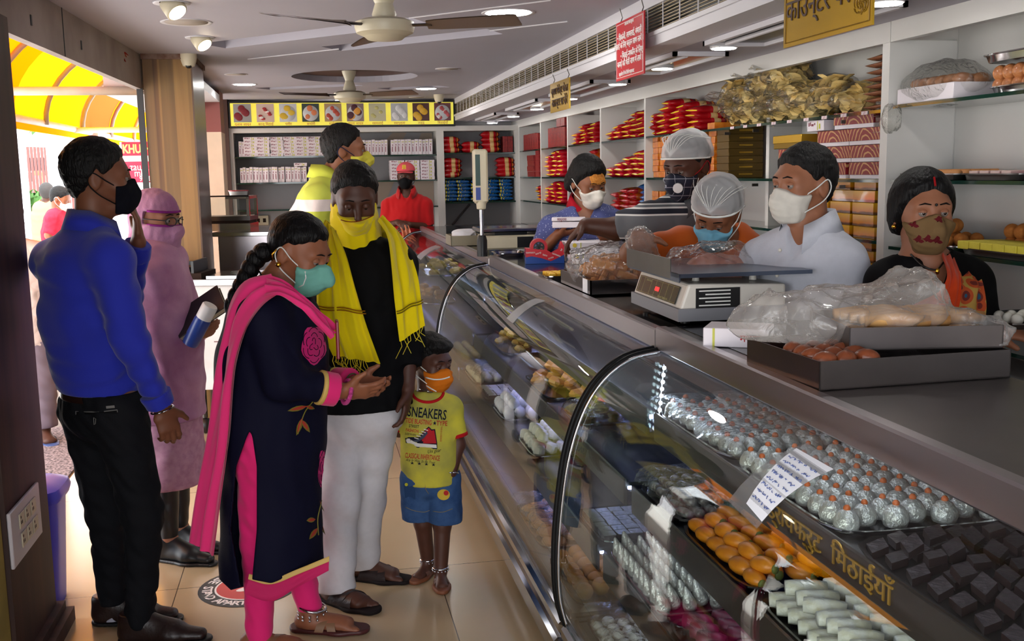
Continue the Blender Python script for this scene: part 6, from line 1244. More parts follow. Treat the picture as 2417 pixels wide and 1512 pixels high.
Y.top('shirt', mat('black shirt cotton', (8, 8, 10), .8), (1.55, 1.55), .018, .035, .005, .07, fl=.026, seed=5)
Y.pants('trousers', mat('white linen', (206, 202, 204), .85, var=.03, vscale=50), .01, .026, (.05, .05), .006, waist=.07, wl=(.06, .2), kneew=.004)
M_yl = mat('yellow cotton scarf', (232, 208, 10), .85, sheen=.2, bump=.08, bscale=250); M_rb = mat('red brown woven border', (110, 40, 24), .8, col2=(150, 70, 34), vscale=90)
ms = hd.mask(Y.o, M_yl, None, -.03, slope=-.04, low=-.15, bulge=1.12, name='scarf_mask')
kf = Field(*bounds([hd.p(x, y, z) for x in (-.13, .13) for y in (-.13, .13) for z in (-.2, .0)], .02), .005); kf.ec(hd.p(0, -.03, -.05), Y.nb+Zv*.01, (.085, .09), (.10, .10), hd.x, .02); kf.ec(hd.p(0, .02, -.05), hd.p(0, .05, -.1), (.075, .066), (.05, .05), hd.x, .02); kf.wr(.004, 3, .03, .07); kf.cut(lambda X, Y_, Z: (hd.loc(X, Y_, Z)[2]+.02-.45*np.maximum(0, -hd.loc(X, Y_, Z)[1]-.0)-.15*np.abs(hd.loc(X, Y_, Z)[0]))); kf.done('scarf_wrap', M_yl, Y.o)
b2 = bvh_of(ms); E = [h for h in (hit(b2, *q, .002) for q in [(780+i*5.1, 508+17*math.sin((i/20)*3.0)-(i/20)*3) for i in range(21)]) if h is not None]
if len(E) > 3: MB().tube(E, .004, 5, flat=.4).done('scarf_border', M_rb, Y.o, smooth=True, world=True)
drape('scarf_fall', [j(770, 520, -.05), j(752, 580, -.13), j(748, 660, -.18), j(752, 760, -.18), j(786, 838, -.17)], [j(792, 545, -.11), j(815, 600, -.175), j(838, 680, -.19), j(866, 770, -.18), j(898, 858, -.17)], M_yl, Y.o, 46, 26, 3, .009, .004, 3)
drape('scarf_fall', [j(892, 520, -.02), j(915, 560, -.1), j(925, 640, -.15), j(935, 730, -.15), j(944, 806, -.14)], [j(902, 508, .04), j(950, 562, .02), j(982, 640, -.03), j(995, 720, -.08), j(1003, 768, -.1)], M_yl, Y.o, 46, 20, 2, .007, .004, 6)
drape('scarf_back', [j(770, 520, .0), j(800, 535, .1), j(870, 530, .12), j(905, 510, .06)], [j(745, 560, .06), j(790, 580, .17), j(880, 575, .17), j(945, 560, .08)], M_yl, Y.o, 30, 14, 2, .006, .004, 8)
M_bn = mat('olive stripe', (120, 100, 10), .8)
for A, B in (((752, 722), (862, 733)), ((752, 728), (864, 739)), ((936, 735), (998, 706)), ((937, 740), (999, 712))):
 MB().tube([J(A[0]+(B[0]-A[0])*t, A[1]+(B[1]-A[1])*t+2*math.sin(t*9), 3.78-.197+(.035 if A[0] > 900 else 0)+(t*.055 if A[0] > 900 else 0)) for t in np.linspace(0, 1, 12)], .0022, 4).done('woven_stripe', M_bn if A[0] > 900 else mat('brown stripe', (150, 96, 10), .8), Y.o, smooth=True, world=True)
rr = random.Random(3)
for k in range(26):
 if k in (0, 18): b = MB()
 t = k/25; p = J(788+t*108, 838+t*20, 3.78-.17) if k < 18 else J(946+(k-18)*7.5, 804-(k-18)*4.6, 3.78-.13); b.tube([p, p+RH*rr.uniform(-.01, .01)-Zv*.02, p+RH*rr.uniform(-.03, .03)-Zv*rr.uniform(.03, .07)], .0012, 4)
 if k in (17, 25): b.done('fringe', M_yl, Y.o, smooth=True, world=True)
Y.sandals(M_dkleather, mat('dark rubber', (30, 24, 24), .7), .034)
# ---- boy ----
j = JJ(3.9); hd = Head(j(1015, 856), DR(.74, -.62, -.2), DR(.2, -.1, 1), .86)
K = Fig('small boy in a yellow printed t-shirt and denim shorts with an orange face mask', j(1022, 1345), hd, j(1008, 928),
 [j(962, 966, -.01), j(1064, 962, .01)], [j(942, 1015, .03), j(1083, 1048, .0)], [j(924, 990, .06), j(1066, 1114, -.04)], [j(990, 1130, .0), j(1042, 1128, .0)], [j(998, 1232, -.0), j(1044, 1236, -.04)], [j(1010, 1322, .03), j(1040, 1345, -.06)], [DR(-.45, -.95), DR(.12, -1)],
 h=.0046, k=.60, skinm=SK_D, torso=(.15, .112, .152, .122, .155, .122), arm=(.05, .044, .042, .034), leg=(.085, .06, .058, .044), hands=((DR(-.6, .1, .7), DR(.6, .6, 0), (.5, .6, .6, .6)), (DR(-.15, -.1, -1), DR(-.7, .6, .1), (.3, .35, .4, .45))))
hd.eyes(K.o, SK_D, (.2, -1), .007); hd.hair(K.o, .0042, 1.2, seed=12, line=([-.14, -.06, -.03, -.008, .012, .03, .055, .08, .13], [-.06, -.05, -.03, .03, .01, .04, .06, .07, .075]), extra=(((0, .05, .09), (.06, .05, .035)),))
mk = hd.mask(K.o, mat('orange cotton mask', (206, 110, 24), .8), mat('white elastic', (226, 226, 222), .7), .008, bulge=1.12); bkm = bvh_of(mk)
for Q in ([(986, 880), (1005, 890), (1025, 895), (1045, 894), (1062, 889)], [(988, 885), (1000, 903), (1015, 915), (1035, 926)]):
 P = [h for h in (hit(bkm, *q, .001) for q in smoothpath([(a, b, 0) for a, b in Q], 4)[:, :2]) if h is not None]
 if len(P) > 2: MB().tube(P, .003, 5).done('mask_binding', mat('white elastic', (226, 226, 222), .7), K.o, smooth=True, world=True)
M_kt = mat('yellow printed jersey', (206, 194, 62), .85, col2=(148, 144, 76), vscale=7)
M_kr = mat('red rib', (180, 26, 30), .8)
ts = K.top('tshirt', M_kt, (.78, .78), .014, -.012, .0025, .074, fl=.004, seed=4, wl=(.05, .12), h=.004); bs = bvh_of(ts)
for i in (0, 1):
 a, b_ = np.array(K.sh[i]), np.array(K.el[i]); n = nrm(b_-a); p, q = a+(b_-a)*.70, a+(b_-a)*.80; F = Field(*bounds([p, q], .07), .003); F.ec(a, b_, .05*.6+.0155, .044*.6+.0165, None, .01); F.plane(q, n); F.plane(p, -n); F.done('sleeve_band', M_kr, K.o)
MB().tube([h for h in (hit(bs, 1010+36*math.cos(t), 926+23*math.sin(t), -.001) for t in np.linspace(-.1, math.pi+.15, 22)) if h is not None], .0062, 6).done('neck_band', M_kr, K.o, smooth=True, world=True)
ink = mat('navy print', (24, 26, 40), .8); rd = mat('red print', (178, 44, 44), .8)
for q in (('SNEAKERS', 33, (1008, 976), ink, .10, 92, 0, .5), ('TIDE BLASTING', 16, (988, 995), rd, .10, 62, 0, .2), ('★', 13, (1026, 999), ink, .05, 9), ('TYPE', 16, (1043, 999), rd, .03, 26, 0, .2), ('STREET', 10, (977, 1006), ink, .1, 24, 0, .1), ('FASHION', 11, (973, 1016), rd, .12, 30, 0, .15), ('EVERYWHERE', 7.5, (969, 1025), ink, .12, 26),
          ('CLASSICAL INHERITANCE', 17, (997, 1078), rd, .09, 82, 0, .2), ('Uni gear', 12, (1024, 1064), ink, -.12, 32, .4), ('Any In Way, So Be Trust', 9, (992, 1088), ink, .1, 70, .4), ('THIS IS A SNEAKER', 6, (1041, 1024), rd, 1.62, 36), ('★  ★  ★  ★', 9, (998, 1095), ink, .08, 60)):
 textdecal('lettering', bs, q[0], q[1], q[2], q[3], K.o, *q[4:])
decal('sneaker_outline', bs, [([(956, 1034), (964, 1031), (985, 1036), (1006, 1011), (1012, 1006), (1019, 1013), (1027, 1012), (1032, 1045), (1032, 1060), (985, 1056), (958, 1045)], 0)], ink, K.o, .0022, 4)
decal('sneaker_upper', bs, [([(985, 1039), (1006, 1014), (1012, 1009), (1018, 1016), (1025, 1015), (1030, 1046), (1005, 1046), (972, 1042)], 0)], mat('red sneaker print', (176, 36, 42), .8), K.o, .0034, 4)
decal('sneaker_sole', bs, [([(958, 1037), (965, 1034), (972, 1044), (1030, 1049), (1031, 1057), (985, 1054), (960, 1044)], 0)], mat('white print', (220, 214, 206), .8), K.o, .0040, 3)
decal('sneaker_tongue', bs, [([(972, 1040), (985, 1037), (1006, 1016), (1010, 1022), (1000, 1034), (985, 1043)], 0)], mat('grey blue print', (62, 68, 84), .8), K.o, .0044, 3)
b = MB()
for k in range(5): q = (983+k*5.6, 1034-k*5); pts = [hit(bs, q[0]+d*5, q[1]+d*1.5, .005) for d in (-1, 0, 1)]; b.tube([p for p in pts if p is not None], .0016, 4)
b.done('sneaker_laces', mat('white print', (220, 214, 206), .8), K.o, world=True)
M_dn = mat('blue denim', (46, 72, 112), .85, col2=(60, 88, 128), vscale=30, bump=.2, bscale=220)
F = Field(K.lo, K.hi, .0045); F.ec(K.pel+Zv*.04, K.pel, (.107, .083), (.112, .088), K.axh, .03)
for i in (0, 1): F.ec(np.array(K.hp[i])+K.axh*(.012 if i == 0 else -.012), np.array(K.kn[i])+K.axh*(.014 if i == 0 else -.014), .064, .066, None, .012)
F.wr(.0022, 3, .05, .1); zc = min(K.kn[0][2], K.kn[1][2])+.018; F.cut(lambda X, Y_, Z: zc-Z); F.cut(lambda X, Y_, Z: Z-K.pel[2]-.05); sho = F.done('shorts', M_dn, K.o); bh = bvh_of(sho)
M_st2 = mat('tan stitch', (140, 124, 90), .8); M_dn2 = mat('denim flap', (52, 80, 122), .85)
decal('cargo_pocket', bh, [([(952, 1136), (980, 1138), (980, 1178), (956, 1174)], 0)], mat('denim pocket', (40, 64, 100), .85), K.o, .0025, 3); decal('pocket_flap', bh, [([(948, 1124), (981, 1128), (979, 1144), (966, 1148), (950, 1138)], 0)], M_dn2, K.o, .005, 3); decal('pocket_flap', bh, [([(1022, 1130), (1045, 1126), (1047, 1148), (1026, 1146)], 0)], M_dn2, K.o, .003, 3)
decal('yellow_button', bh, [([(959+4*math.cos(a), 1143+4*math.sin(a)) for a in np.linspace(0, 6.28, 9)[:-1]], 0)], mat('lime button', (190, 190, 40), .4), K.o, .007, 2)
decal('round_patch', bh, [([(1047+15*math.cos(a), 1167+13*math.sin(a)) for a in np.linspace(0, 6.28, 17)[:-1]], 0)], mat('patch yellow', (200, 170, 60), .8), K.o, .003, 3); decal('patch_spot', bh, [([(1053+6*math.cos(a), 1163+6*math.sin(a)) for a in np.linspace(0, 6.28, 11)[:-1]], 0)], rd, K.o, .0045, 2)
for q in ([(957, 1196), (975, 1204), (1000, 1208), (1014, 1204)], [(1022, 1206), (1045, 1208), (1068, 1200)], [(1005, 1118), (1004, 1150), (1012, 1165)]):
 P = [h for h in (hit(bh, *t, .001) for t in smoothpath([(*p, 0) for p in q], 4)[:, :2]) if h is not None]; MB().tube(P, .0012, 4).done('stitching', M_st2, K.o, smooth=True, world=True)
u_ = nrm(np.array(K.wr[1])-K.el[1]); ring('steel_bangle', np.array(K.wr[1])+u_*.004, u_+RH*.25, .027, .0028, M_steel2, K.o)
MB().tube([h+Zv*0 for h in (j(990+i*5, 918+5*math.sin(i/8*3.1), -.065+.04*abs(i-4)/4) for i in range(9))], .0022, 5).done('neck_chain', M_steel2, K.o, smooth=True, world=True)
for i in (0, 1):
 a = np.array(K.an[i]); c = np.array([a[0], a[1], .062]); ring('silver_anklet', c, (0, 0, 1), .029, .0042, M_steel2, K.o); b = MB(); [b.ball(c+.031*(RH*math.cos(t)+FH*math.sin(t))-Zv*.009, .0038, 6, 4) for t in np.linspace(0, 6.28, 15)[:-1]]; b.done('anklet_bells', M_steel2, K.o, smooth=True, world=True)
K.sandals(mat('tan brown strap', (96, 56, 38), .5), mat('tan sole', (120, 68, 40), .6), .018)
# ================= behind the counter and further back =================
M_wm = mat('white cotton mask', (214, 208, 198), .85, var=.03, vscale=60); M_we = mat('white elastic', (226, 226, 222), .7)
def quick(label, D, head, fwd, up, neck, sh, el, wr, hp, skinm, feet=None, k=1., h=.0075, hands=(), base=None, hs=1., torso=(.165, .11, .15, .105, .16, .11), arm=(.048, .041, .037, .027), lean=0., footdir=None, minx=0.):
 """standing figure; joints (px, py, depth offset); legs drop from the hips to the floor"""
 j = JJ(D); hd = Head(j(*head), fwd, up, hs); H = [j(*q) for q in hp]; H = [np.array([max(q[0], minx), q[1], q[2]]) for q in H] if minx else H; fd = footdir if footdir is not None else nrm(np.array([fwd[0], fwd[1], 0.]))
 kn = [np.array([q[0], q[1], q[2]*.53+.02])+fd*.02 for q in H]; an = [np.array([q[0], q[1], .085]) for q in H]; c = (H[0]+H[1])/2
 return Fig(label, c, hd, j(*neck), [j(*q) for q in sh], [j(*q) for q in el], [j(*q) for q in wr], H, kn, an, [fd, fd], h=h, k=k, skinm=skinm, torso=torso, hands=hands, barefoot=False, arm=arm), j, hd
def hairnet(P, hd):
 hd.hair(P.o, .0055, .7, seed=6); k = hd.s; F = Field(*bounds([hd.p(x, y, z) for x in (-.13, .13) for y in (-.14, .14) for z in (-.1, .17)], .02), .005)
 F.ell(hd.p(0, -.018, .05), (.095*k, .114*k, .098*k), hd.M, .02); F.wr(.003, 3, .02, .05); F.cut(lambda X, Y, Z: (.04-.05*np.clip(-hd.loc(X, Y, Z)[1]*6, -.6, 1)-hd.loc(X, Y, Z)[2])*k*.8)
 F.done('hair_net', glassmat('white hair net', (250, 250, 250), 1.3, .3, .4, haze=.55, hazecol=(244, 244, 246)), P.o); n0 = hd.p(0, .09, .075); b = MB()
 for i in range(9): a = -1.3+i*.32; b.tube(smoothpath([n0, hd.p(.07*math.sin(a), .06*math.cos(a)*.3+.03, .125+.02*math.cos(a)), hd.p(.105*math.sin(a), -.04-.05*math.cos(a), .10)], 4), .0012, 4)
 b.done('net_gathers', M_we, P.o, smooth=True, world=True); MB().tube(smoothpath([hd.p(-.094, -.03, .03), hd.p(-.07, .06, .056), hd.p(0, .1, .068), hd.p(.07, .06, .056), hd.p(.094, -.03, .03)], 6), .004, 6).done('net_band', M_we, P.o, smooth=True, world=True)
P, j, hd = quick('man in a white shirt and white face mask, looking left behind the counter', 3.3, (1896, 440), DR(-.86, -.46, -.08), (0, 0, 1), (1912, 545), [(1962, 640, .16), (1818, 628, -.1)][::-1] if 0 else [(1800, 612, .1), (1992, 628, -.08)], [(1790, 790, .12), (2010, 800, -.1)], [(1800, 900, -.05), (1960, 880, -.2)], [(1850, 905, .06), (1950, 905, -.04)], SK_L, h=.006, minx=1.7)
hd.eyes(P.o, SK_L); hd.hair(P.o, .0045, 1.15, seed=21); hd.mask(P.o, M_wm, M_we, .008, bulge=1.05)
M_ws = mat('white linen shirt', (196, 198, 208), .8, var=.03, vscale=40, bump=.1, bscale=200)
P.top('shirt', M_ws, (1.7, 1.7), .02, -.1, .005, .066, .07, seed=6, wl=(.06, .18)); P.collar(M_ws, hd.y, w=.042, r=.074, stand=-.018)
b = MB();
for q in ((1841, 590), (1834, 650)): b.ball(j(*q, -.155), .006, 8, 5)
b.done('button', M_wm, P.o, smooth=True, world=True); P.pants('trousers', mat('grey trousers', (60, 58, 62), .8), waist=.02)
P, j, hd = quick('man in an orange shirt with hair net and blue mask, bending over the counter', 3.75, (1692, 505), DR(-.42, -.74, -.62), DR(-.1, -.5, .85), (1700, 590, .13), [(1612, 578, .12), (1752, 590, .2)], [(1490, 596, .06), (1765, 690, .1)], [(1508, 556, -.1), (1720, 720, -.12)], [(1660, 800, .36), (1740, 800, .4)], SK_M, h=.006, minx=1.72, hs=.98, hands=((DR(.25, -.5, -.75), DR(.3, .1, -.6), (.35, .4, .5, .5)), None))
hd.eyes(P.o, SK_M, (0, -1.4)); hd.mask(P.o, mat('light blue surgical', (120, 180, 206), .8, bump=.2, bscale=40, stretch=(.2, .2, 1)), M_we, .008, bulge=1.1); hairnet(P, hd)
P.top('shirt', mat('orange jersey', (206, 96, 34), .85, sheen=.2), (.8, .8), .016, -.05, .004, .07, seed=7)
P.pants('trousers', M_black)
F = Field(*bounds([P.wr[0]-RH*.06-Zv*.12, P.wr[0]+RH*.09+Zv*.06], .08), .004); w_ = np.array(P.wr[0]); d_ = nrm(DR(.25, -.5, -.75)); F.ec(w_-nrm(w_-P.el[0])*.03, w_+d_*.02, .042, .048, None, .02); F.ec(w_+d_*.02, w_+d_*.13, (.052, .03), (.04, .03), DR(.7, .5), .03); F.wr(.006, 2, .02, .05); F.done('plastic_glove', glassmat('clear glove', (248, 248, 248), 1.5, 1.5, .12, bump=.8, bscale=60, haze=.12), P.o)
P, j, hd = quick('man in a striped grey polo with hair net and checked navy mask', 4.3, (1622, 395), DR(-.66, -.62, -.3), DR(-.15, -.15, 1), (1618, 480, .05), [(1530, 520, .0), (1668, 512, .14)], [(1455, 540, .06), (1700, 640, .16)], [(1384, 532, .06), (1660, 720, .0)], [(1590, 760, .2), (1660, 760, .26)], SK_D, h=.0065, minx=1.72, hs=1.04, hands=((DR(-.62, -.1, -.55), DR(-.4, -.1, -.8), (.25, .4, .5, .5)), None), arm=(.056, .05, .046, .033))
hd.eyes(P.o, SK_D, (0, -.6))
def _chk(N, Lk, p, tc):
 bk_ = N.new('ShaderNodeTexBrick'); bk_.offset = 0; bk_.inputs['Scale'].default_value = 1; bk_.inputs['Brick Width'].default_value = .034; bk_.inputs['Row Height'].default_value = .034; bk_.inputs['Mortar Size'].default_value = .0012; bk_.inputs['Color1'].default_value = bk_.inputs['Color2'].default_value = S((22, 24, 44)); bk_.inputs['Mortar'].default_value = S((150, 150, 160))
 mp = N.new('ShaderNodeMapping'); mp.inputs['Rotation'].default_value = (1.57, .25, 0); Lk.new(tc.outputs['Object'], mp.inputs[0]); Lk.new(mp.outputs[0], bk_.inputs['Vector']); Lk.new(bk_.outputs[0], p.inputs['Base Color'])
mk = hd.mask(P.o, nodemat('checked navy cloth', _chk, .85), mat('red elastic', (150, 30, 36), .7), .012, bulge=1.15); MB().lathe([(1e-6, .012), (.016, .01), (.02, .0), (.02, -.01)], n=20, M=frame(hd.p(-.035, .122, -.04), hd.x*.8+hd.y*.5, hd.z)).done('mask_valve', mat('white valve', (226, 226, 226), .4), P.o, smooth=40, world=True)
hairnet(P, hd)
M_str = bands('grey navy striped pique', 2, [(0, (96, 98, 102)), (.062, (214, 212, 208)), (.069, (24, 26, 40)), (.09, (214, 212, 208)), (.097, (96, 98, 102)), (.106, (214, 212, 208)), (.112, (24, 26, 40)), (.132, (214, 212, 208)), (.138, (96, 98, 102))], .85, period=.165)
P.top('polo_shirt', M_str, (.85, .85), .018, -.05, .004, .07, .06, seed=8); P.collar(mat('grey pique', (96, 98, 102), .85), hd.y, w=.036); P.pants('trousers', M_black)
P, j, hd = quick('man in a speckled blue shirt with orange forehead mark and white mask', 5.6, (1388, 430), DR(.42, -.74, -.4), DR(.1, -.35, .9), (1376, 500, .06), [(1300, 540, .04), (1455, 528, .06)], [(1268, 605, .06), (1470, 610, .06)], [(1318, 552, -.06), (1440, 575, -.1)], [(1350, 720, .16), (1420, 720, .16)], SK_M, h=.0065, minx=1.7, hs=1.06, hands=((DR(.8, -.3, .1), DR(.2, .2, 1), (.35, .4, .5, .5)), None), torso=(.185, .125, .18, .125, .18, .12))
hd.eyes(P.o, SK_M, (.5, -1)); hd.hair(P.o, .005, 1.5, seed=31, line=([-.14, -.06, -.03, -.008, .012, .03, .055, .08, .13], [-.1, -.09, -.07, -.045, -.02, .02, .06, .08, .085]), extra=(((-.05, -.06, -.02), (.045, .05, .07)), ((.05, -.06, -.02), (.045, .05, .07))))
hd.mask(P.o, M_wm, M_we, .006, bulge=1.08)
F = Field(*bounds([hd.p(x, .09, z) for x in (-.04, .04) for z in (.03, .1)], .03), .003); hd.skull(F); F.D -= .0018; q = hd.loc(*F.XYZ()); F.cut(lambda X, Y, Z: np.maximum(np.maximum(np.abs(hd.loc(X, Y, Z)[0]+.004)-.044, .03-hd.loc(X, Y, Z)[2]), np.maximum(hd.loc(X, Y, Z)[2]-.088, .03-hd.loc(X, Y, Z)[1]))); F.wr(.0012, 2, .006, .012); F.done('forehead_paste', mat('orange tilak paste', (176, 104, 40), .8, col2=(206, 140, 66), vscale=120), P.o)
def _spk(N, Lk, p, tc):
 v = N.new('ShaderNodeTexVoronoi'); v.inputs['Scale'].default_value = 95; Lk.new(tc.outputs['Object'], v.inputs[0]); g = N.new('ShaderNodeMath'); g.operation = 'LESS_THAN'; g.inputs[1].default_value = .2; Lk.new(v.outputs['Distance'], g.inputs[0]); mx = N.new('ShaderNodeMixRGB'); mx.inputs[1].default_value = S((72, 80, 132)); mx.inputs[2].default_value = S((190, 196, 220)); Lk.new(g.outputs[0], mx.inputs[0]); Lk.new(mx.outputs[0], p.inputs['Base Color'])
M_spk = nodemat('speckled blue cotton', _spk, .85); P.top('shirt', M_spk, (1.2, 1.2), .018, -.06, .004, .072, .06, seed=9); P.collar(mat('red collar lining', (170, 24, 40), .8), hd.y, w=.04, r=.07); P.pants('trousers', M_black)
wbx2 = empty('sweet_box', j(1342, 520, -.1), 'open white sweet box held by the man with the orange forehead mark', 'box', rz=-.25); MB().bbox((-.085, -.06, -.035), (.085, .06, -.004), .002).done('tray', M_wbox, wbx2); MB().bbox((-.088, -.063, .0), (.088, .063, .016), .002).done('lid', M_wbox, wbx2)
text('lettering', 'मधुरम', .022, frame((-.035, -.0645, .008), (1, 0, 0), (0, 0, 1)), M_marn, wbx2, .0006)
P, j, hd = quick('woman in a black blouse and orange sari with a floral brown mask', 3.05, (2178, 505), DR(-.02, -1, -.06), (0, 0, 1), (2182, 614), [(2098, 668, .02), (2286, 665, .04)], [(2058, 830, .04), (2330, 820, .06)], [(2120, 900, -.14), (2338, 780, -.12)], [(2140, 960, .04), (2235, 960, .04)], SK_L, h=.006, hands=(None, (DR(.75, -.3, -.1), DR(.1, .2, -1), (.4, .5, .55, .6))), torso=(.15, .12, .15, .12, .17, .12), arm=(.055, .045, .04, .027))
hd.eyes(P.o, SK_L); wl_ = ([-.14, -.06, -.03, -.008, .012, .03, .055, .08, .13], [-.1, -.09, -.08, -.05, -.03, .0, .045, .075, .08]); hd.hair(P.o, .005, 1.2, M_wh, wl_, 3, extra=(((0, -.09, -.02), (.07, .05, .06)), ((-.058, -.02, .0), (.03, .06, .08)), ((.058, -.02, .0), (.03, .06, .08))), amp=.0012, part=1.)
mk = hd.mask(P.o, mat('brown mask cloth', (120, 94, 62), .85), None, .012, bulge=1.1); bm_ = bvh_of(mk); fl_ = mat('maroon flower print', (96, 26, 32), .8)
for x, y in ((2156, 530), (2217, 518), (2190, 565), (2212, 568), (2168, 566)): decal('flower_print', bm_, [([(x+10*(1+.5*math.sin(4*a))*math.cos(a), y+8*(1+.5*math.sin(3*a))*math.sin(a)) for a in np.linspace(0, 6.28, 17)[:-1]], 0)], fl_, P.o, .0015, 2)
MB().ball(hd.p(0, .099, .036), .0042, 8, 6).done('bindi', M_black, P.o, smooth=True, world=True); MB().tube([hd.p(0, .083, .088), hd.p(0, .07, .112)], .003, 6).done('sindoor', mat('sindoor red', (150, 20, 24), .8), P.o, world=True)
P.top('blouse', mat('black blouse', (9, 8, 10), .75), (.9, .9), .012, .2, .002, .075, .12, seed=3, ndown=.03)
M_sr = mat('orange red sari', (206, 66, 24), .75, sheen=.2, var=.08, vscale=30)
def _sb(N, Lk, p, tc):
 v = N.new('ShaderNodeTexVoronoi'); v.inputs['Scale'].default_value = 22; Lk.new(tc.outputs['Object'], v.inputs[0]); r = N.new('ShaderNodeValToRGB'); r.color_ramp.interpolation = 'CONSTANT'; E = r.color_ramp.elements; E[0].color = S((40, 90, 120)); E[1].position = .35; E[1].color = S((196, 80, 30)); e = E.new(.55); e.color = S((190, 150, 70)); e = E.new(.2); e.color = S((120, 40, 30)); Lk.new(v.outputs['Distance'], r.inputs[0]); Lk.new(r.outputs[0], p.inputs['Base Color'])
drape('sari_fall', [j(2236, 610, -.02), j(2250, 660, -.14), j(2225, 690, -.17), j(2205, 800, -.17)], [j(2306, 636, .02), j(2322, 680, -.09), j(2326, 740, -.11), j(2304, 800, -.12)], nodemat('sari border print', _sb, .8), P.o, 30, 14, 2, .006, .004, 2)
drape('sari_wrap', [j(2150, 722, -.14), j(2195, 700, -.18), j(2235, 680, -.19)], [j(2150, 830, -.15), j(2200, 850, -.18), j(2245, 830, -.19)], M_sr, P.o, 16, 14, 3, .004, .004, 3)
drape('sari_pleat', [j(2222, 600, -.06), j(2236, 650, -.16), j(2214, 692, -.2), j(2176, 724, -.2)], [j(2250, 604, -.04), j(2268, 660, -.17), j(2262, 730, -.21), j(2236, 800, -.21)], M_sr, P.o, 24, 14, 2, .004, .004, 7)
drape('sari_edge', [j(2290, 632, .02), j(2312, 640, -.02), j(2328, 648, .05)], [j(2300, 760, -.06), j(2318, 770, -.06), j(2330, 760, .0)], M_sr, P.o, 12, 12, 1, .003, .004, 3)
F = Field(*bounds([P.hp[0], P.hp[1], P.an[0], P.an[1]], .3), .012); F.ec(P.pel+Zv*.05, (np.array(P.an[0])+P.an[1])/2+Zv*.1, (.19, .14), (.22, .17), RH, .05); F.wr(.01, 4, .06, .12); F.cut(lambda X, Y, Z: .03-Z); F.done('sari_skirt', M_sr, P.o)
MB().tube(smoothpath([j(2150, 600, -.05), j(2180, 628, -.12), j(2210, 636, -.125), j(2228, 618, -.07)], 5), .0028, 6).done('necklace', mat('black beads', (30, 24, 20), .4), P.o, smooth=True, world=True); MB().ball(j(2213, 640, -.13), (.007, .004, .009), 8, 6).done('pendant', M_gj, P.o, smooth=True, world=True)
for sg in (-1, 1): MB().ball(hd.p(sg*.082, .0, -.035), .007, 8, 6).done('earring', M_gj, P.o, smooth=True, world=True)
P, j, hd = quick('man in a yellow-green and white striped polo with a yellow mask', 5.6, (815, 358), DR(.97, .12, -.05), DR(.05, 0, 1), (770, 425, .02), [(752, 470, -.16), (765, 468, .16)], [(742, 590, -.2), (840, 590, .2)], [(800, 660, -.12), (900, 640, .15)], [(690, 680, -.08), (700, 680, .08)], SK_M, h=.007, hs=1.1, torso=(.17, .12, .16, .125, .165, .12), arm=(.054, .046, .042, .03))
hd.eyes(P.o, SK_M); hd.hair(P.o, .0055, 1.2, seed=14); hd.mask(P.o, mat('yellow mask cloth', (196, 186, 70), .85), mat('navy elastic', (30, 34, 60), .7), .008, bulge=1.1)
M_gp = bands('lime and white stripes', 2, [(1.08, (196, 206, 76)), (1.19, (222, 214, 206)), (1.265, (186, 194, 66)), (1.385, (222, 210, 206)), (1.445, (196, 204, 80)), (1.7, (196, 204, 80))], .85, bump=.1)
P.top('polo_shirt', M_gp, (.9, .9), .02, -.05, .005, .07, seed=10); P.collar(mat('lime collar', (200, 206, 80), .85), hd.y, w=.04); P.pants('trousers', M_black)
P, j, hd = quick('man in a red polo and pink cap standing at the back shelves', 10.0, (958, 418), DR(-.05, -1, -.05), (0, 0, 1), (960, 458), [(918, 484, .02), (1004, 484, .02)], [(908, 535, .0), (1012, 535, .0)], [(938, 524, -.2), (966, 530, -.2)], [(935, 590, .02), (985, 590, .02)], SK_D, h=.009, hs=1.0, hands=((DR(.6, -.5, -.3), DR(0, .5, -.6), (.5, .5, .6, .6)), (DR(-.6, -.5, -.3), DR(0, .5, -.6), (.5, .5, .6, .6))))
hd.eyes(P.o); hd.hair(P.o, .007, .6, seed=3); hd.mask(P.o, mat('black cloth mask', (18, 18, 20), .85), M_black, .006, h=.006)
F = Field(*bounds([hd.p(x, y, z) for x in (-.13, .13) for y in (-.14, .22) for z in (0, .17)], .02), .006); F.ell(hd.p(0, -.012, .06), (.09, .11, .085), hd.M); F.cut(lambda X, Y, Z: .06-hd.loc(X, Y, Z)[2]); F.done('cap_crown', mat('pink red cap', (206, 84, 92), .8), P.o)
MB().grid([[hd.p(.075*math.sin(a)*(1+.05*r), .085*math.cos(a)+r*.075*math.cos(a), .063-.012*r-.01*abs(math.sin(a))) for a in np.linspace(-1.3, 1.3, 13)] for r in (0, .5, 1)]).done('cap_brim', mat('pink red cap', (206, 84, 92), .8), P.o, smooth=True, world=True)
b = MB(); [b.tube([hd.p(x, .094, .08), hd.p(x*.8, .088, .12)], .005, 5) for x in (-.014, 0, .014)]; b.done('cap_emblem', mat('yellow emblem', (226, 196, 60), .6), P.o, world=True)
P.top('polo_shirt', mat('red pique', (176, 22, 26), .85, sheen=.2), (.95, .95), .018, -.05, .004, .068, .09, seed=11, h=.008); P.collar(mat('red pique', (176, 22, 26), .85), hd.y, w=.04); P.pants('trousers', M_black, h=.01)
pbag = tag(drape('orange_bag', [j(940, 530, -.24), j(948, 545, -.28), j(952, 578, -.26)], [j(964, 532, -.26), j(970, 550, -.28), j(968, 585, -.26)], mat('orange plastic bag', (190, 96, 50), .4, coat=.3), None, 12, 10, 2, .01, .004), 'orange plastic bag held by the red shirt man', 'bag')
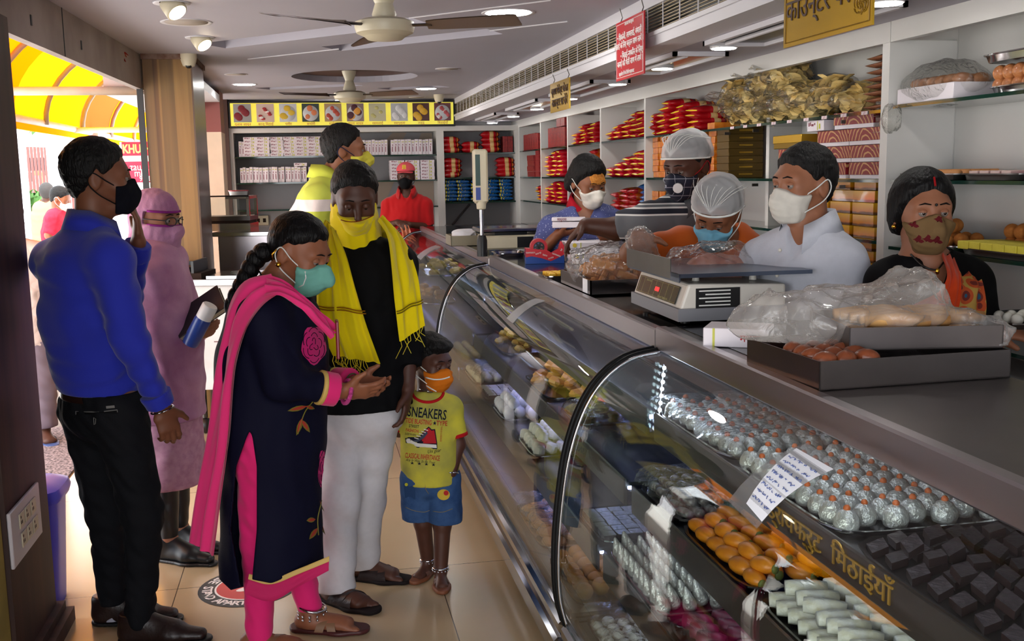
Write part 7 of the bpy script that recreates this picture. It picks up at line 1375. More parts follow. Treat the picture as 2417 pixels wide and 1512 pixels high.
P, j, hd = quick('woman in a lilac headscarf and glasses with her face veiled, holding a notebook', 4.2, (368, 522), DR(.9, -.3, -.1), (0, 0, 1), (362, 615), [(350, 650, -.13), (372, 650, .13)], [(362, 790, -.17), (420, 780, .17)], [(440, 790, -.08), (452, 775, .05)], [(372, 880, -.07), (400, 880, .07)], SK_L, h=.007, k=.93, hs=.95, hands=((DR(.75, .15, .1), DR(-.1, .6, .5), (.4, .5, .5, .6)), (DR(.8, -.2, .0), DR(.1, -.7, .3), (.4, .5, .5, .6))), torso=(.15, .12, .145, .12, .16, .125))
M_ll = mat('lilac tie-dye cotton', (190, 140, 166), .85, sheen=.2, col2=(150, 92, 130), vscale=6, bump=.12, bscale=160); M_l2 = mat('lilac printed cotton', (196, 150, 170), .85, col2=(176, 126, 150), vscale=40); M_pur = mat('purple lace', (130, 40, 120), .8)
hd.eyes(P.o); k = hd.s
F = Field(*bounds([hd.p(x, y, z) for x in (-.15, .15) for y in (-.16, .16) for z in (-.24, .16)], .02), .0055); F.ell(hd.p(0, -.014, .042), (.09*k, .112*k, .098*k), hd.M, .02); F.ec(hd.p(0, .03, -.02), hd.p(0, .05, -.085), (.082*k, .076*k), (.06*k, .06*k), hd.x, .03); F.ec(hd.p(0, -.02, -.05), hd.p(0, -.02, -.2), (.085, .085), (.12, .12), hd.x, .04); F.ell(hd.p(0, .1, -.03), (.03, .035, .035), hd.M, .03); F.wr(.0025, 5, .02, .07)
F.cut(lambda X, Y, Z: np.where((hd.loc(X, Y, Z)[1] > .0), .026-np.abs(hd.loc(X, Y, Z)[2]-.02), -1.)*k); F.done('headscarf', M_ll, P.o)
for z in (.049, -.008): MB().tube([hd.p(.088*math.sin(a), .01+(.088+.012*(z < 0))*math.cos(a), z) for a in np.linspace(-1.45, 1.45, 15)], .005, 5).done('lace_edge', M_pur, P.o, smooth=True, world=True)
for sg in (-1, 1):
 G = [hd.p(sg*.033+.024*math.cos(a), .108-.018*abs(math.cos(a))*(1 if sg*math.cos(a) > 0 else 0), .01+.018*math.sin(a)) for a in np.linspace(0, 6.283, 17)]; MB().tube(G, .0022, 5).done('glasses_rim', M_black, P.o, smooth=True, world=True); MB().tube([hd.p(sg*.057, .095, .014), hd.p(sg*.082, .05, .016), hd.p(sg*.088, -.0, .014)], .002, 5).done('glasses_arm', M_black, P.o, world=True)
F = Field(P.lo-.05, P.hi+.05, .007); P.tors(F, .03)
for i in (0, 1): P.limb(F, i, .026, 1.75, .03)
F.ec(P.nb-Zv*.02, P.nb-Zv*.3, (.16, .13), (.2, .17), P.axs, .05); F.ec(P.pel+Zv*.1, P.pel-Zv*.2, (.19, .15), (.2, .16), P.axs, .05); F.wr(.006, 12, .05, .16, .5); zc = J(400, 980, 4.2)[2]; X, Y_, Z = F.XYZ(); F.cut(lambda X, Y, Z: zc-.0-Z); F.done('shawl', M_ll, P.o)
F = Field(P.lo-.05, P.hi+.05, .008); F.ec(P.pel+Zv*.1, P.pel-Zv*.42, (.165, .13), (.175, .15), P.axs, .05); F.wr(.004, 13, .05, .16, .5); zk = J(410, 1135, 4.2)[2]; F.cut(lambda X, Y, Z: zk-Z); F.done('tunic', M_l2, P.o)
P.pants('leggings', M_black, .005, .004, (.08, .08), .002, waist=-.05); P.shoes(M_black, M_black)
nbk = empty('notebook', j(472, 738, -.1), 'black notebook held by the woman in the lilac headscarf', 'notebook'); T = frame((0, 0, 0), DR(.85, .1, .55), DR(-.3, .75, .55))
MB().bbox((-.11, -.075, -.012), (.11, .075, -.008), .001, M=T).bbox((-.11, -.075, .008), (.11, .075, .012), .001, M=T).done('cover', mat('black leatherette', (26, 25, 27), .4), nbk); MB().box((-.108, -.073, -.008), (.106, .072, .008), M=T).done('pages', mat('cream pages', (180, 166, 140), .8), nbk, smooth=False)
bt = empty('water_bottle', j(470, 770, -.16), 'blue bottle with white cap held by the woman in the lilac headscarf', 'bottle'); T = frame((0, 0, 0), DR(0, 1, 0), DR(-.62, 0, .62), ); T = frame((0, 0, 0), nrm(np.cross(DR(0, 1, 0), DR(.5, -.1, .8))), np.cross(DR(.5, -.1, .8), nrm(np.cross(DR(0, 1, 0), DR(.5, -.1, .8)))))
MB().lathe([(1e-6, -.085), (.03, -.083), (.033, -.07), (.033, .03), (.03, .04)], n=20, M=T).done('body', mat('blue bottle', (40, 66, 140), .3), bt, smooth=40); MB().lathe([(.031, .04), (.0315, .095), (.028, .1), (1e-6, .1)], n=20, M=T).done('cap', mat('white cap', (222, 220, 216), .4), bt, smooth=40)
P, j, hd = quick('man in a beige shirt and grey trousers outside behind the brown post', 6.15, (22, 520), DR(-.1, .95, 0), (0, 0, 1), (30, 585), [(88, 600, .02), (-20, 600, .0)], [(106, 690, .0), (-40, 690, 0)], [(112, 770, -.02), (-30, 770, 0)], [(85, 800, .0), (25, 800, .0)], SK_D, h=.0085, k=1.0, hands=((DR(0, 0, -1), DR(-.8, 0, 0), (.3, .4, .4, .5)), None), footdir=DR(.6, -.75))
hd.hair(P.o, .007, 1.1, seed=2); P.top('shirt', mat('beige linen', (206, 186, 178), .85, var=.04, vscale=30), (.0, .0), .02, -.12, .005, .07, seed=3); P.top('sleeves', mat('beige linen', (206, 186, 178), .85), (.95, .95), .02, -.1, .004, .07, seed=4)
P.pants('trousers', mat('mauve grey trousers', (120, 106, 116), .85), .02, .03, (.09, .09), .006, waist=0, kneew=.01); P.sandals(mat('blue rubber strap', (50, 80, 150), .5), mat('blue rubber sole', (60, 80, 130), .6))
P, j, hd = quick('man in a red checked shirt with a white mask outside in the sun', 10.8, (142, 470), DR(.75, .1, -.35), DR(.2, 0, 1), (136, 500), [(125, 515, -.15), (140, 515, .15)], [(115, 555, -.18), (150, 555, .15)], [(150, 580, -.1), (170, 570, .1)], [(128, 610, -.08), (138, 610, .08)], SK_M, h=.011)
hd.hair(P.o, .008, 1.0, seed=2); hd.mask(P.o, M_wm, M_we, .006, h=.007); P.top('shirt', mat('red checked cotton', (216, 40, 60), .85, var=.15, vscale=30), (.9, .9), .02, -.1, .004, .07, seed=3); P.pants('trousers', mat('grey trousers', (60, 58, 62), .8), h=.012)
P, j, hd = quick('man with grey hair in an orange brown shirt outside beyond the red shirt', 13., (111, 456), DR(-.2, .95, 0), (0, 0, 1), (111, 478), [(128, 490, 0), (96, 490, 0)], [(132, 525, 0), (92, 525, 0)], [(130, 555, 0), (94, 555, 0)], [(118, 560, 0), (104, 560, 0)], SK_D, h=.013)
hd.hair(P.o, .009, 1.0, mat('grey hair', (60, 58, 58), .7), seed=2); P.top('shirt', mat('tan shirt', (206, 150, 100), .85), (.9, .9), .02, -.1, .004, .07, seed=3); P.pants('trousers', mat('grey trousers', (60, 58, 62), .8), h=.014)
# ================= sweets in the cases =================
rp = random.Random(23)
M_silv = mat('silver leaf', (186, 182, 172), .32, .4, bump=.8, bscale=70, col2=(226, 224, 216), vscale=40)
M_saff = mat('saffron bead', (206, 100, 40), .5); M_choc = mat('dark brown sweet', (44, 26, 24), .35, var=.25, vscale=30); M_silvtop = mat('silver leaf top', (84, 72, 72), .35, .4, var=.3, vscale=30, bump=.4, bscale=60)
T1, T2, T3, T4 = [t[1] for t in TIERS]
def casetray(nm, c, sx, sy, z, label, m=None):
 t = tray(nm, sx, sy, .014, label, m); t.location = (c[0], c[1], z); return t
def gridspots(c, nx, ny, dx, dy, z, jit=.003, hexa=True, rot=None):
 o = []
 for i in range(nx):
  for k in range(ny): o.append(((c[0]+(i-(nx-1)/2)*dx+rp.uniform(-jit, jit), c[1]+(k-(ny-1)/2)*dy+(dy/2 if hexa and i % 2 else 0)+rp.uniform(-jit, jit), z), rot() if rot else (0, 0, rp.uniform(0, 6)), rp.uniform(.95, 1.05)))
 return o
def rc(nm, ny): return lambda i: '%s, row %s from the customer side, %s from the near end' % (nm, ORD[i//ny], ORD[i % ny]) if 0 else '%s, %s row from the front, %s from the near end' % (nm, ORD[i//ny], ORD[i % ny])
def silverball(r, bead):
 def f():
  o = empty('silver_sweet', (0, 0, 0), None, None); MB().lathe([(1e-6, 0), (r*.86, .003), (r, r*.55), (r*.93, r*1.0), (r*.62, r*1.5), (r*.2, r*1.72), (1e-6, r*1.75)], n=12).done('dome', M_silv, o, smooth=True)
  MB().ball((0, 0, r*1.78), r*bead, 8, 5).done('orange_bead', M_saff, o, smooth=True); return o
 return f
casetray('steel_tray', (1.19, 2.64), .40, .56, T1, 'steel tray of silver sweets with orange beads, far tray of the near top tier')
balls(gridspots((1.19, 2.64), 7, 9, .053, .058, T1+.004), 'silver_sweet', .026, None, rc('silver sweet with orange bead, far tray', 9), 'silver sweets in the far tray', mk=silverball(.0255, .33))
casetray('steel_tray', (1.19, 2.07), .40, .54, T1, 'steel tray of big silver balls in the middle of the near case top tier')
balls(gridspots((1.19, 2.07), 7, 9, .055, .057, T1+.004), 'silver_sweet', .026, None, rc('round silver sweet, middle tray', 9), 'silver sweets in the middle tray', mk=silverball(.0268, .28))
casetray('steel_tray', (1.19, 1.44), .42, .66, T1, 'dark tray of dark brown diamond sweets at the near end of the top tier', M_dsteel)
def diamond():
 b = MB(); b.prism([(-.045, 0), (0, -.021), (.045, 0), (0, .021)], 2, 0, .014, 0); b.m = [1 if f_ == 1 else 0 for f_ in range(len(b.f))]; return b.done('brown_diamond', [M_choc, M_silvtop], smooth=False)
sp = gridspots((1.18, 1.46), 6, 9, .062, .066, T1+.005, .004, True, lambda: (rp.uniform(-.05, .05), rp.uniform(-.05, .05), .9+rp.uniform(-.12, .12)))+gridspots((1.2, 1.44), 5, 8, .062, .07, T1+.022, .006, True, lambda: (rp.uniform(-.15, .15), rp.uniform(-.15, .15), .9+rp.uniform(-.2, .2)))
balls(sp, 'brown_diamond', 0, None, lambda i: 'dark brown diamond sweet, %s layer, %s row, %s from near end' % (('lower', 'upper')[i >= 54], ORD[(i//9) if i < 54 else (i-54)//8], ORD[(i % 9) if i < 54 else (i-54) % 8]), 'dark brown diamonds', mk=diamond)
casetray('steel_tray', (1.06, 2.72), .26, .34, T2, 'dark tray of brown rolls with silver leaf on the second tier', M_dsteel)
def roll(m, L=.05, r=.014):
 return lambda: MB().tube([(0, -L/2, r), (0, -L/4, r*1.08), (0, L/4, r*1.05), (0, L/2, r)], [r*.9, r, r, r*.9], 10).done('silver_roll', m, smooth=True)
balls(gridspots((1.06, 2.72), 6, 5, .036, .058, T2+.004, .003, False, lambda: (0, 0, .25+rp.uniform(-.1, .1)))+gridspots((1.06, 2.72), 5, 4, .036, .06, T2+.029, .003, False, lambda: (0, 0, .25+rp.uniform(-.2, .2))), 'silver_roll', 0, None, lambda i: 'brown roll with silver leaf, %s layer, %s in the dark tray' % (('lower', 'upper')[i >= 30], ORD[(i if i < 30 else i-30) % 20] if i < 20 or i >= 30 else ORD[i-20]+' near'), 'brown silver leaf rolls', mk=roll(mat('brown silver roll', (70, 50, 44), .35, col2=(176, 170, 164), vscale=34, metal=.2)))
casetray('steel_tray', (1.07, 2.30), .30, .44, T2, 'steel tray of orange shell shaped sweets on the second tier', M_dsteel)
M_or = mat('orange mango sweet', (214, 130, 20), .4, col2=(190, 104, 24), vscale=24); M_grn = mat('green pistachio', (90, 96, 30), .6)
def shell():
 b = MB(); b.ball((0, 0, .019), (.024, .04, .02), 12, 8, 0); b.ball((0, -.037, .016), (.012, .006, .012), 8, 5, 1); return b.done('orange_shell', [M_or, M_grn], smooth=True)
balls(gridspots((1.07, 2.30), 5, 6, .055, .07, T2+.004, .004, True, lambda: (0, 0, .35+rp.uniform(-.3, .3)))+gridspots((1.07, 2.28), 4, 5, .056, .076, T2+.032, .006, True, lambda: (rp.uniform(-.2, .2), 0, .35+rp.uniform(-.4, .4))), 'orange_shell', 0, None, lambda i: 'orange shell shaped sweet, %s layer, %s row, %s from near end' % (('lower', 'upper')[i >= 30], ORD[i//6 if i < 30 else (i-30)//5], ORD[i % 6 if i < 30 else (i-30) % 5]), 'orange shells', mk=shell)
casetray('steel_tray', (1.06, 1.80), .28, .46, T2, 'tray of long cream and silver rolls nearest the camera on the second tier', M_dsteel)
balls(gridspots((1.06, 1.80), 3, 9, .085, .046, T2+.005, .004, False, lambda: (0, 0, 1.2+rp.uniform(-.15, .15)))+gridspots((1.05, 1.80), 2, 8, .09, .048, T2+.033, .005, False, lambda: (0, 0, 1.2+rp.uniform(-.25, .25))), 'cream_roll', 0, None, lambda i: 'long cream roll with silver leaf, %s from the near end, %s row' % (ORD[i % 9 if i < 27 else (i-27) % 8], ORD[i//9] if i < 27 else 'upper '+ORD[(i-27)//8]), 'cream rolls', mk=roll(mat('cream silver roll', (186, 176, 140), .4, col2=(206, 204, 196), vscale=26, bump=.4), .085, .018))
casetray('maroon_tray', (.935, 2.66), .20, .48, T3, 'maroon edged tray of pointed silver cones on the third tier', mat('maroon tray', (96, 20, 40), .35))
def cone():
 return MB().lathe([(1e-6, 0), (.019, .002), (.021, .014), (.014, .04), (.005, .066), (1e-6, .07)], n=10).done('silver_cone', M_silv, smooth=True)
balls(gridspots((.935, 2.66), 5, 9, .037, .05, T3+.004, .002, True, lambda: (rp.uniform(-.12, .12), -.25, 0)), 'silver_cone', 0, None, rc('pointed silver cone in the maroon tray', 9), 'silver cones', mk=cone)
casetray('steel_tray', (.94, 2.20), .20, .36, T3, 'dark tray of magenta and brown rolls on the third tier', M_dsteel)
balls(gridspots((.94, 2.20), 2, 6, .075, .052, T3+.005, .004, False, lambda: (0, 0, 1.1+rp.uniform(-.3, .3))), 'magenta_roll', 0, None, rc('magenta and brown sweet roll', 6), 'magenta rolls', mk=roll(mat('magenta roll', (130, 20, 70), .45, col2=(70, 34, 26), vscale=20), .07, .022))
casetray('steel_tray', (.85, 2.72), .18, .34, T4, 'steel tray of white sweets under plastic at the bottom of the near case')
balls(gridspots((.85, 2.72), 4, 6, .042, .052, T4+.004, .003), 'white_sweet', .02, mat('white milk sweet', (222, 218, 206), .6), rc('small white sweet at the bottom of the near case', 6), 'white sweets near bottom', .8)
casetray('steel_tray', (.85, 2.25), .18, .5, T4, 'steel tray of orange laddus at the bottom front of the near case')
balls(gridspots((.85, 2.25), 3, 8, .055, .06, T4+.028, .003), 'orange_laddu', .027, mat('orange laddu', (206, 130, 40), .6, bump=.4, bscale=60), rc('orange laddu at the bottom of the near case', 8), 'orange laddus')
def MC(px, py, z): return ONZ(px, py, z)
M_yel = mat('yellow sweet lump', (206, 174, 60), .6, col2=(176, 136, 50), vscale=14); M_amb = mat('amber sweet', (196, 132, 40), .5, col2=(214, 160, 60), vscale=12)
def lump(m, r): return lambda: MB().bbox((-r, -r*.8, 0), (r, r*.8, r*1.1), r*.4).done('sweet_piece', m, smooth=30)
def heap(px, py, z, n, r, spread, m, nm, lab, grp, tl, layers=2):
 c = MC(px, py, z); casetray('steel_tray', (c[0], c[1]), spread[0]*2+.04, spread[1]*2+.04, z, tl)
 sp = [((c[0]+rp.uniform(-1, 1)*spread[0]*(1-.3*(k % layers)), c[1]+rp.uniform(-1, 1)*spread[1]*(1-.3*(k % layers)), z+.004+(k % layers)*r*1.0), (rp.uniform(-.2, .2), rp.uniform(-.2, .2), rp.uniform(0, 6)), rp.uniform(.85, 1.15)) for k in range(n)]
 root = lump(m, r)(); root.name = nm; root['category'] = 'sweet'; rep(root, sp, lambda i: lab, grp)
heap(1225, 815, T2, 30, .03, (.12, .3), M_yel, 'yellow_piece', 'yellow sweet piece in the long heap on the second tier of the middle case', 'yellow pieces', 'steel tray of yellow sweet pieces on the second tier of the middle case', 3)
heap(1330, 915, T2, 26, .034, (.11, .24), M_amb, 'amber_piece', 'amber sweet piece in the heap beside the arch frame, second tier', 'amber pieces', 'steel tray of amber sweet pieces on the second tier beside the arch frame', 3)
heap(1420, 985, T2, 16, .032, (.1, .12), mat('olive yellow sweet', (176, 160, 60), .6, var=.2, vscale=12), 'olive_piece', 'olive yellow sweet piece under plastic just behind the arch frame', 'olive pieces', 'steel tray of olive yellow sweets behind the arch frame', 3)
c = MC(1510, 1085, T2); tag(MB().bbox((-.03, -.16, 0), (.03, .16, .04), .004, M=Matrix.Rotation(.1, 4, 'Z')).done('orange_slab', mat('orange slab sweet', (206, 130, 40), .45), loc=(.96, 2.885-.12, T2+.002)) if 0 else MB().bbox((-.045, -.1, 0), (.045, .1, .035), .004).done('orange_slab', mat('orange slab sweet', (206, 130, 40), .45), loc=(c[0]-.03, 3.06, T2+.004)), 'long orange slab of sweet beside the olive yellow pieces', 'sweet')
for k, (px, py) in enumerate(((1400, 815), (1440, 800), (1478, 800), (1520, 838))):
 c = MC(px, py, T1); tag(MB().bbox((-.1, -.035, 0), (.1, .035, .022), .003).bbox((-.1, -.035, .022), (.1, .035, .045), .003, 1).done('layer_slice', [mat('pale cake', (206, 196, 150), .7, var=.06, vscale=30), mat('white cream', (226, 222, 204), .6) if k < 3 else mat('pistachio top', (110, 120, 60), .6)], loc=(c[0], c[1], T1+.002)), 'pale layered slice on top tier of middle case, %s from far end' % ORD[k], 'sweet', 'layered slices')
c = MC(1250, 715, T1); t = empty('round_tray', (c[0], c[1], T1), 'round dark tray on the top tier of the middle case', 'tray'); MB().lathe([(1e-6, .003), (.13, .004), (.15, .02), (.155, .02), (.135, 0)], n=32).done('pan', M_dsteel, t, smooth=40)
def traypix(nm, px, py, z, sx, sy, label, m=None): c = MC(px, py, z); c[0] = max(c[0], TIERS[[T1, T2, T3, T4].index(z)][0]+sx/2+.01); casetray(nm, c, sx, sy, z, label, m); return c
c = traypix('steel_tray', 1140, 890, T3, .22, .44, 'steel tray of pale round sweets under plastic, far end of third tier')
balls(gridspots(c, 4, 8, .05, .053, T3+.022, .003), 'pale_sweet', .023, mat('pale ivory sweet', (206, 196, 160), .55), rc('pale ivory round sweet', 8), 'pale ivory sweets')
c = traypix('steel_tray', 1165, 930, T3, .2, .3, 'dark tray of silver topped squares on the third tier of the middle case', M_dsteel)
sqm = lambda: boxproto('silver_square', .04, .04, .02, [M_choc, M_silv], True)
def sqs():
 b = MB(); b.box((-.02, -.02, 0), (.02, .02, .018), 0).box((-.02, -.02, .018), (.02, .02, .02), 1); return b.done('silver_square', [M_choc, M_silv], smooth=False)
balls(gridspots(c, 4, 6, .044, .044, T3+.004, .002, False, lambda: (0, 0, rp.uniform(-.08, .08))), 'silver_square', 0, None, rc('silver topped dark square', 6), 'silver squares', mk=sqs)
c = traypix('steel_tray', 1215, 975, T3, .24, .36, 'steel tray of smooth white balls on the third tier of the middle case')
M_rg = mat('white rasgulla', (222, 222, 226), .4)
balls(gridspots(c, 4, 6, .058, .056, T3+.032, .004)+gridspots(c, 3, 4, .058, .056, T3+.068, .006), 'white_ball', .028, M_rg, lambda i: 'smooth white ball, %s layer, %s row, %s from near end' % (('lower', 'upper')[i >= 24], ORD[i//6 if i < 24 else (i-24)//4], ORD[i % 6 if i < 24 else (i-24) % 4]), 'white balls')
c = traypix('steel_tray', 1290, 1055, T3, .22, .36, 'steel tray of white cube sweets on the third tier')
def cube_():
 b = MB(); b.bbox((-.021, -.021, 0), (.021, .021, .042), .008); return b.done('white_block', mat('white block sweet', (226, 224, 206), .5), smooth=40)
balls(gridspots(c, 4, 6, .052, .054, T3+.005, .003, True, lambda: (.3*rp.random(), .2, .8))+gridspots(c, 3, 4, .052, .056, T3+.047, .003, True, lambda: (.3*rp.random(), .3, .8)), 'white_block', 0, None, lambda i: 'white cube sweet, %s layer, %s row, %s from near end' % (('lower', 'upper')[i >= 24], ORD[i//6 if i < 24 else (i-24)//4], ORD[i % 6 if i < 24 else (i-24) % 4]), 'white cubes', mk=cube_)
c = (.96, 3.13); casetray('steel_tray', c, .24, .32, T3, 'steel tray of silver sheet squares nearest the arch frame on the third tier')
balls(gridspots(c, 5, 6, .044, .044, T3+.004, .002, False, lambda: (0, 0, rp.uniform(-.08, .08))), 'silver_square', 0, None, rc('silver leaf square beside the arch frame', 6), 'silver leaf squares', mk=sqs)
c = MC(1265, 1245, T4); casetray('steel_tray', (.87, c[1]), .22, .5, T4, 'steel tray of round biscuits at the bottom of the middle case')
def cookie(): return MB().lathe([(1e-6, .02), (.03, .019), (.044, .012), (.046, .005), (.04, 0), (1e-6, 0)], n=18).done('round_biscuit', mat('golden biscuit', (206, 150, 90), .7, col2=(176, 116, 66), vscale=20, bump=.2), smooth=40)
balls(gridspots((.87, c[1]), 2, 5, .09, .095, T4+.005, .004, True, lambda: (rp.uniform(-.1, .1), rp.uniform(-.15, .1), 0))+gridspots((.87, c[1]), 2, 4, .085, .1, T4+.026, .01, True, lambda: (rp.uniform(-.3, .2), rp.uniform(-.3, .2), 0)), 'round_biscuit', 0, None, lambda i: 'round golden biscuit, %s layer, %s in the tray at the bottom of the middle case' % (('lower', 'upper')[i >= 10], ORD[i % 10]), 'round biscuits', mk=cookie)
casetray('steel_tray', (.86, 3.2), .2, .4, T4, 'steel tray of orange laddus at the bottom of the middle case')
balls(gridspots((.86, 3.2), 3, 6, .058, .06, T4+.03, .003), 'orange_laddu', .028, MATS['orange laddu'], rc('orange laddu at the bottom of the middle case', 6), 'orange laddus')
heap(1040, 640, T1, 14, .035, (.13, .4), M_yel, 'yellow_piece', 'yellow sweet piece on the top tier of the farthest case', 'far yellow pieces', 'steel tray of yellow pieces on the top tier of the farthest case')
heap(1020, 700, T2, 16, .035, (.11, .5), M_amb, 'amber_piece', 'amber sweet piece on the second tier of the farthest case', 'far amber pieces', 'steel tray of amber pieces on the second tier of the farthest case')
c = (.97, 6.5); casetray('steel_tray', c, .2, .6, T3, 'steel tray of green and yellow pieces on the third tier of the farthest case'); balls(gridspots(c, 3, 9, .06, .06, T3+.02, .004), 'yellow_ball', .024, M_yel, rc('small yellow ball in the farthest case', 9), 'far yellow balls')
def sheet(nm, c, sx, sy, z, seed, label, m, amp=.012, droop=.0, n=34):
 rr = np.random.RandomState(seed); u, v = np.meshgrid(np.linspace(-1, 1, n), np.linspace(-1, 1, n), indexing='ij'); z_ = 0
 for _ in range(8): k = rr.uniform(2, 9, 2)*rr.choice([-1, 1], 2); z_ = z_+np.abs(np.sin(k[0]*u+k[1]*v+rr.uniform(0, 6)))/8
 e = np.maximum(np.abs(u), np.abs(v)); G = np.stack([u*sx/2*(1+.06*np.sin(v*9)), v*sy/2*(1+.04*np.sin(u*7)), amp*2*z_-droop*np.clip((e-.75)/.25, 0, 1)**2], 2)
 return tag(MB().grid(G).done(nm, m, smooth=True, loc=(0, 0, 0)), label, 'plastic sheet') if 0 else (lambda o: (setattr(o, 'location', Vector((c[0], c[1], z))), tag(o, label, 'plastic sheet'))[0])(MB().grid(G).done(nm, m, smooth=True))
M_film = glassmat('clear cling film', (250, 250, 250), 1.5, 1.4, .1, bump=.7, bscale=26, haze=.03)
sheet('plastic_sheet', (1.19, 2.64), .44, .6, T1+.062, 2, 'clear plastic sheet over the far tray of silver sweets', M_film, .006, .03); sheet('plastic_sheet', (1.06, 2.72), .28, .36, T2+.07, 3, 'clear plastic sheet over the brown silver rolls', M_film, .008, .05)
sheet('plastic_sheet', (.85, 2.72), .2, .38, T4+.055, 4, 'crinkled plastic sheet over the white sweets at the bottom of the near case', M_film, .012, .03); sheet('plastic_sheet', (.99, 3.42), .26, .36, T2+.12, 6, 'clear plastic sheet over the olive yellow pieces behind the arch frame', M_film, .012, .06)
c = MC(1140, 890, T3); sheet('plastic_sheet', (.98, c[1]), .25, .48, T3+.06, 5, 'shiny plastic sheet over the pale ivory sweets', M_film, .01, .03); c = MC(1265, 1245, T4); sheet('plastic_sheet', (.87, c[1]), .24, .5, T4+.07, 9, 'clear plastic sheet over the round biscuits', M_film, .012, .03)
# ================= things on the counter =================
Z1, Z2c, Z3c = 1.103, 1.095, 1.077
A, B_, = ONZ(1495, 722, Z1), ONZ(1604, 768, Z1); ux = nrm((B_-A)*np.array([1, 1, 0])); uy = np.array([-ux[1], ux[0], 0]); uy = uy if uy[0] > 0 else -uy; wd = np.linalg.norm(B_-A); cen = (A+B_)/2+uy*.17
sc_ = empty('weighing_scale', (cen[0], cen[1], Z1), 'white and grey electronic weighing scale with red digits on the near counter', 'scale'); Tm = frame((0, 0, 0), ux, uy)
hw = wd/2; hl = .17; M_sw = mat('scale white', (218, 212, 202), .4, var=.03); M_sg = mat('scale grey', (128, 128, 134), .45)
MB().prism([(-hw-.006, -hl-.006), (hw+.006, -hl-.006), (hw+.006, hl), (-hw-.006, hl)], 2, .012, .05).done('base', M_sg, sc_, smooth=False).data.transform(Tm)
bb = MB(); bb.prism([(-hl, .045), (hl, .045), (hl, .115), (-hl+.028, .125)], 0, -hw, hw); o = bb.done('housing', M_sw, sc_, smooth=False); o.data.transform(Tm); mo = o.modifiers.new('b', 'BEVEL'); mo.width = .008; mo.segments = 2
for x in (-hw*.8, hw*.8):
 for y in (-hl*.8, hl*.8): MB().lathe([(.014, 0), (.014, .014)], c=(x, y, 0), n=12).done('foot', M_black, sc_).data.transform(Tm)
dp = frame((0, -hl-.0005+.011, .083), (1, 0, 0), (0, .33, .94)); DP = Tm @ dp
MB().box((-hw*.86, -.027, 0), (hw*.8, .029, .003), M=DP).done('display_panel', mat('black panel', (22, 22, 16), .25), sc_, smooth=False)
pn = mat('gold panel line', (150, 140, 90), .5); b = MB(); [b.box((x*hw-.0006, -.026, .003), (x*hw+.0006, .028, .0036), M=DP) for x in (-.8, -.62, -.3, -.1, .15, .38, .6)]; [b.box((-hw*.85, y, .003), (hw*.79, y+.001, .0036), M=DP) for y in (-.024, .026)]; b.done('panel_trim', pn, sc_, smooth=False)
MB().box((-.024, -.011, .003), (.026, .012, .004), M=DP).done('screen', mat('dark red screen', (60, 4, 6), .2), sc_, smooth=False); text('digits', '0.000', .02, DP @ Matrix.Translation((.001, 0, .0045)), mat('red digits', (255, 40, 40), .4, emit=1.2), sc_, .0003, sx=.9)
text('lettering', 'Table for Buying', .009, DP @ Matrix.Translation((-hw*.42, .02, .0034)), pn, sc_, .0002); text('lettering', 'Electronic Weighing Scale', .009, DP @ Matrix.Translation((hw*.3, -.019, .0034)), pn, sc_, .0002)
SP = Tm @ frame((hw+.001, 0, .078), (0, 1, 0), (0, 0, 1)); MB().box((-.12, -.03, 0), (.02, .032, .0015), M=SP).done('rating_plate', M_black, sc_, smooth=False)
b = MB(); [b.box((-.11+.02*(k % 2), .022-.011*k, .0015), (-.01, .026-.011*k, .0018), M=SP) for k in range(5)]; b.done('printed_line', M_we, sc_, smooth=False)
for x in (-hw*.6, hw*.6):
 for y in (-hl*.5, hl*.6): MB().lathe([(.012, .12), (.009, .15)], c=(x, y, 0), n=12).done('post', M_sw, sc_).data.transform(Tm)
P0, P1 = J(1506, 597, 2.98), J(1607, 660, 2.98)
b = MB(); b.box((-hw-.0, -hl-.02, .148), (hw+.05, hl+.06, .16)).box((-hw-.0, -hl-.02, .135), (hw+.05, -hl-.016, .16)); o = b.done('pan', mat('blue grey steel', (84, 92, 110), .28, .9, var=.15, vscale=4), sc_, smooth=False); o.data.transform(Tm)
MB().box((-hw-.006, -hl-.022, .14), (-hw*-.15 if 0 else hw*.9, -hl-.019, .2)).done('pan_guard', M_dsteel, sc_, smooth=False).data.transform(Tm)
p = ONZ(1137, 608, Z2c); ps = empty('pole_scale', (p[0]+.02, p[1]+.1, Z2c), 'cream pole display scale standing between the nearer and farther counters', 'scale'); p = p+np.array([.02, .1, 0])
hp_ = ONY(1126, 415, p[1]); zt = ONY(1125, 480, p[1])[2]-Z2c; zh = ONY(1125, 352, p[1])[2]-Z2c
MB().tube([(0, 0, .1), (0, 0, zt-.01)], .0115, 12).done('pole', M_steel2, ps); MB().lathe([(.03, 0), (.03, .09), (.022, .12)], n=16).done('socket', M_black, ps, smooth=40); MB().lathe([(.018, zt-.035), (.026, zt-.03), (.03, zt+.012)], n=18).done('neck', M_cream, ps, smooth=40)
hx = frame((-.012, 0, 0), (1, 0, 0), (0, 1, .02)); b = MB(); b.bbox((-.043, -.025, zt+.0), (.04, .035, zh), .012); b.done('head', M_cream, ps, smooth=30); MB().box((-.033, -.027, zt+.1), (-.006, -.0245, zh-.03)).done('window', mat('grey lcd', (70, 90, 86), .2), ps, smooth=False); MB().box((-.033, -.0265, zt+.02), (-.006, -.0245, zt+.09)).done('label', mat('blue label', (60, 80, 150), .5), ps, smooth=False)
q = ONZ(1210, 592, Z2c); s2 = empty('weighing_scale', (q[0], q[1]+.14, Z2c), 'cream weighing scale with flat steel pan beside the pole display', 'scale')
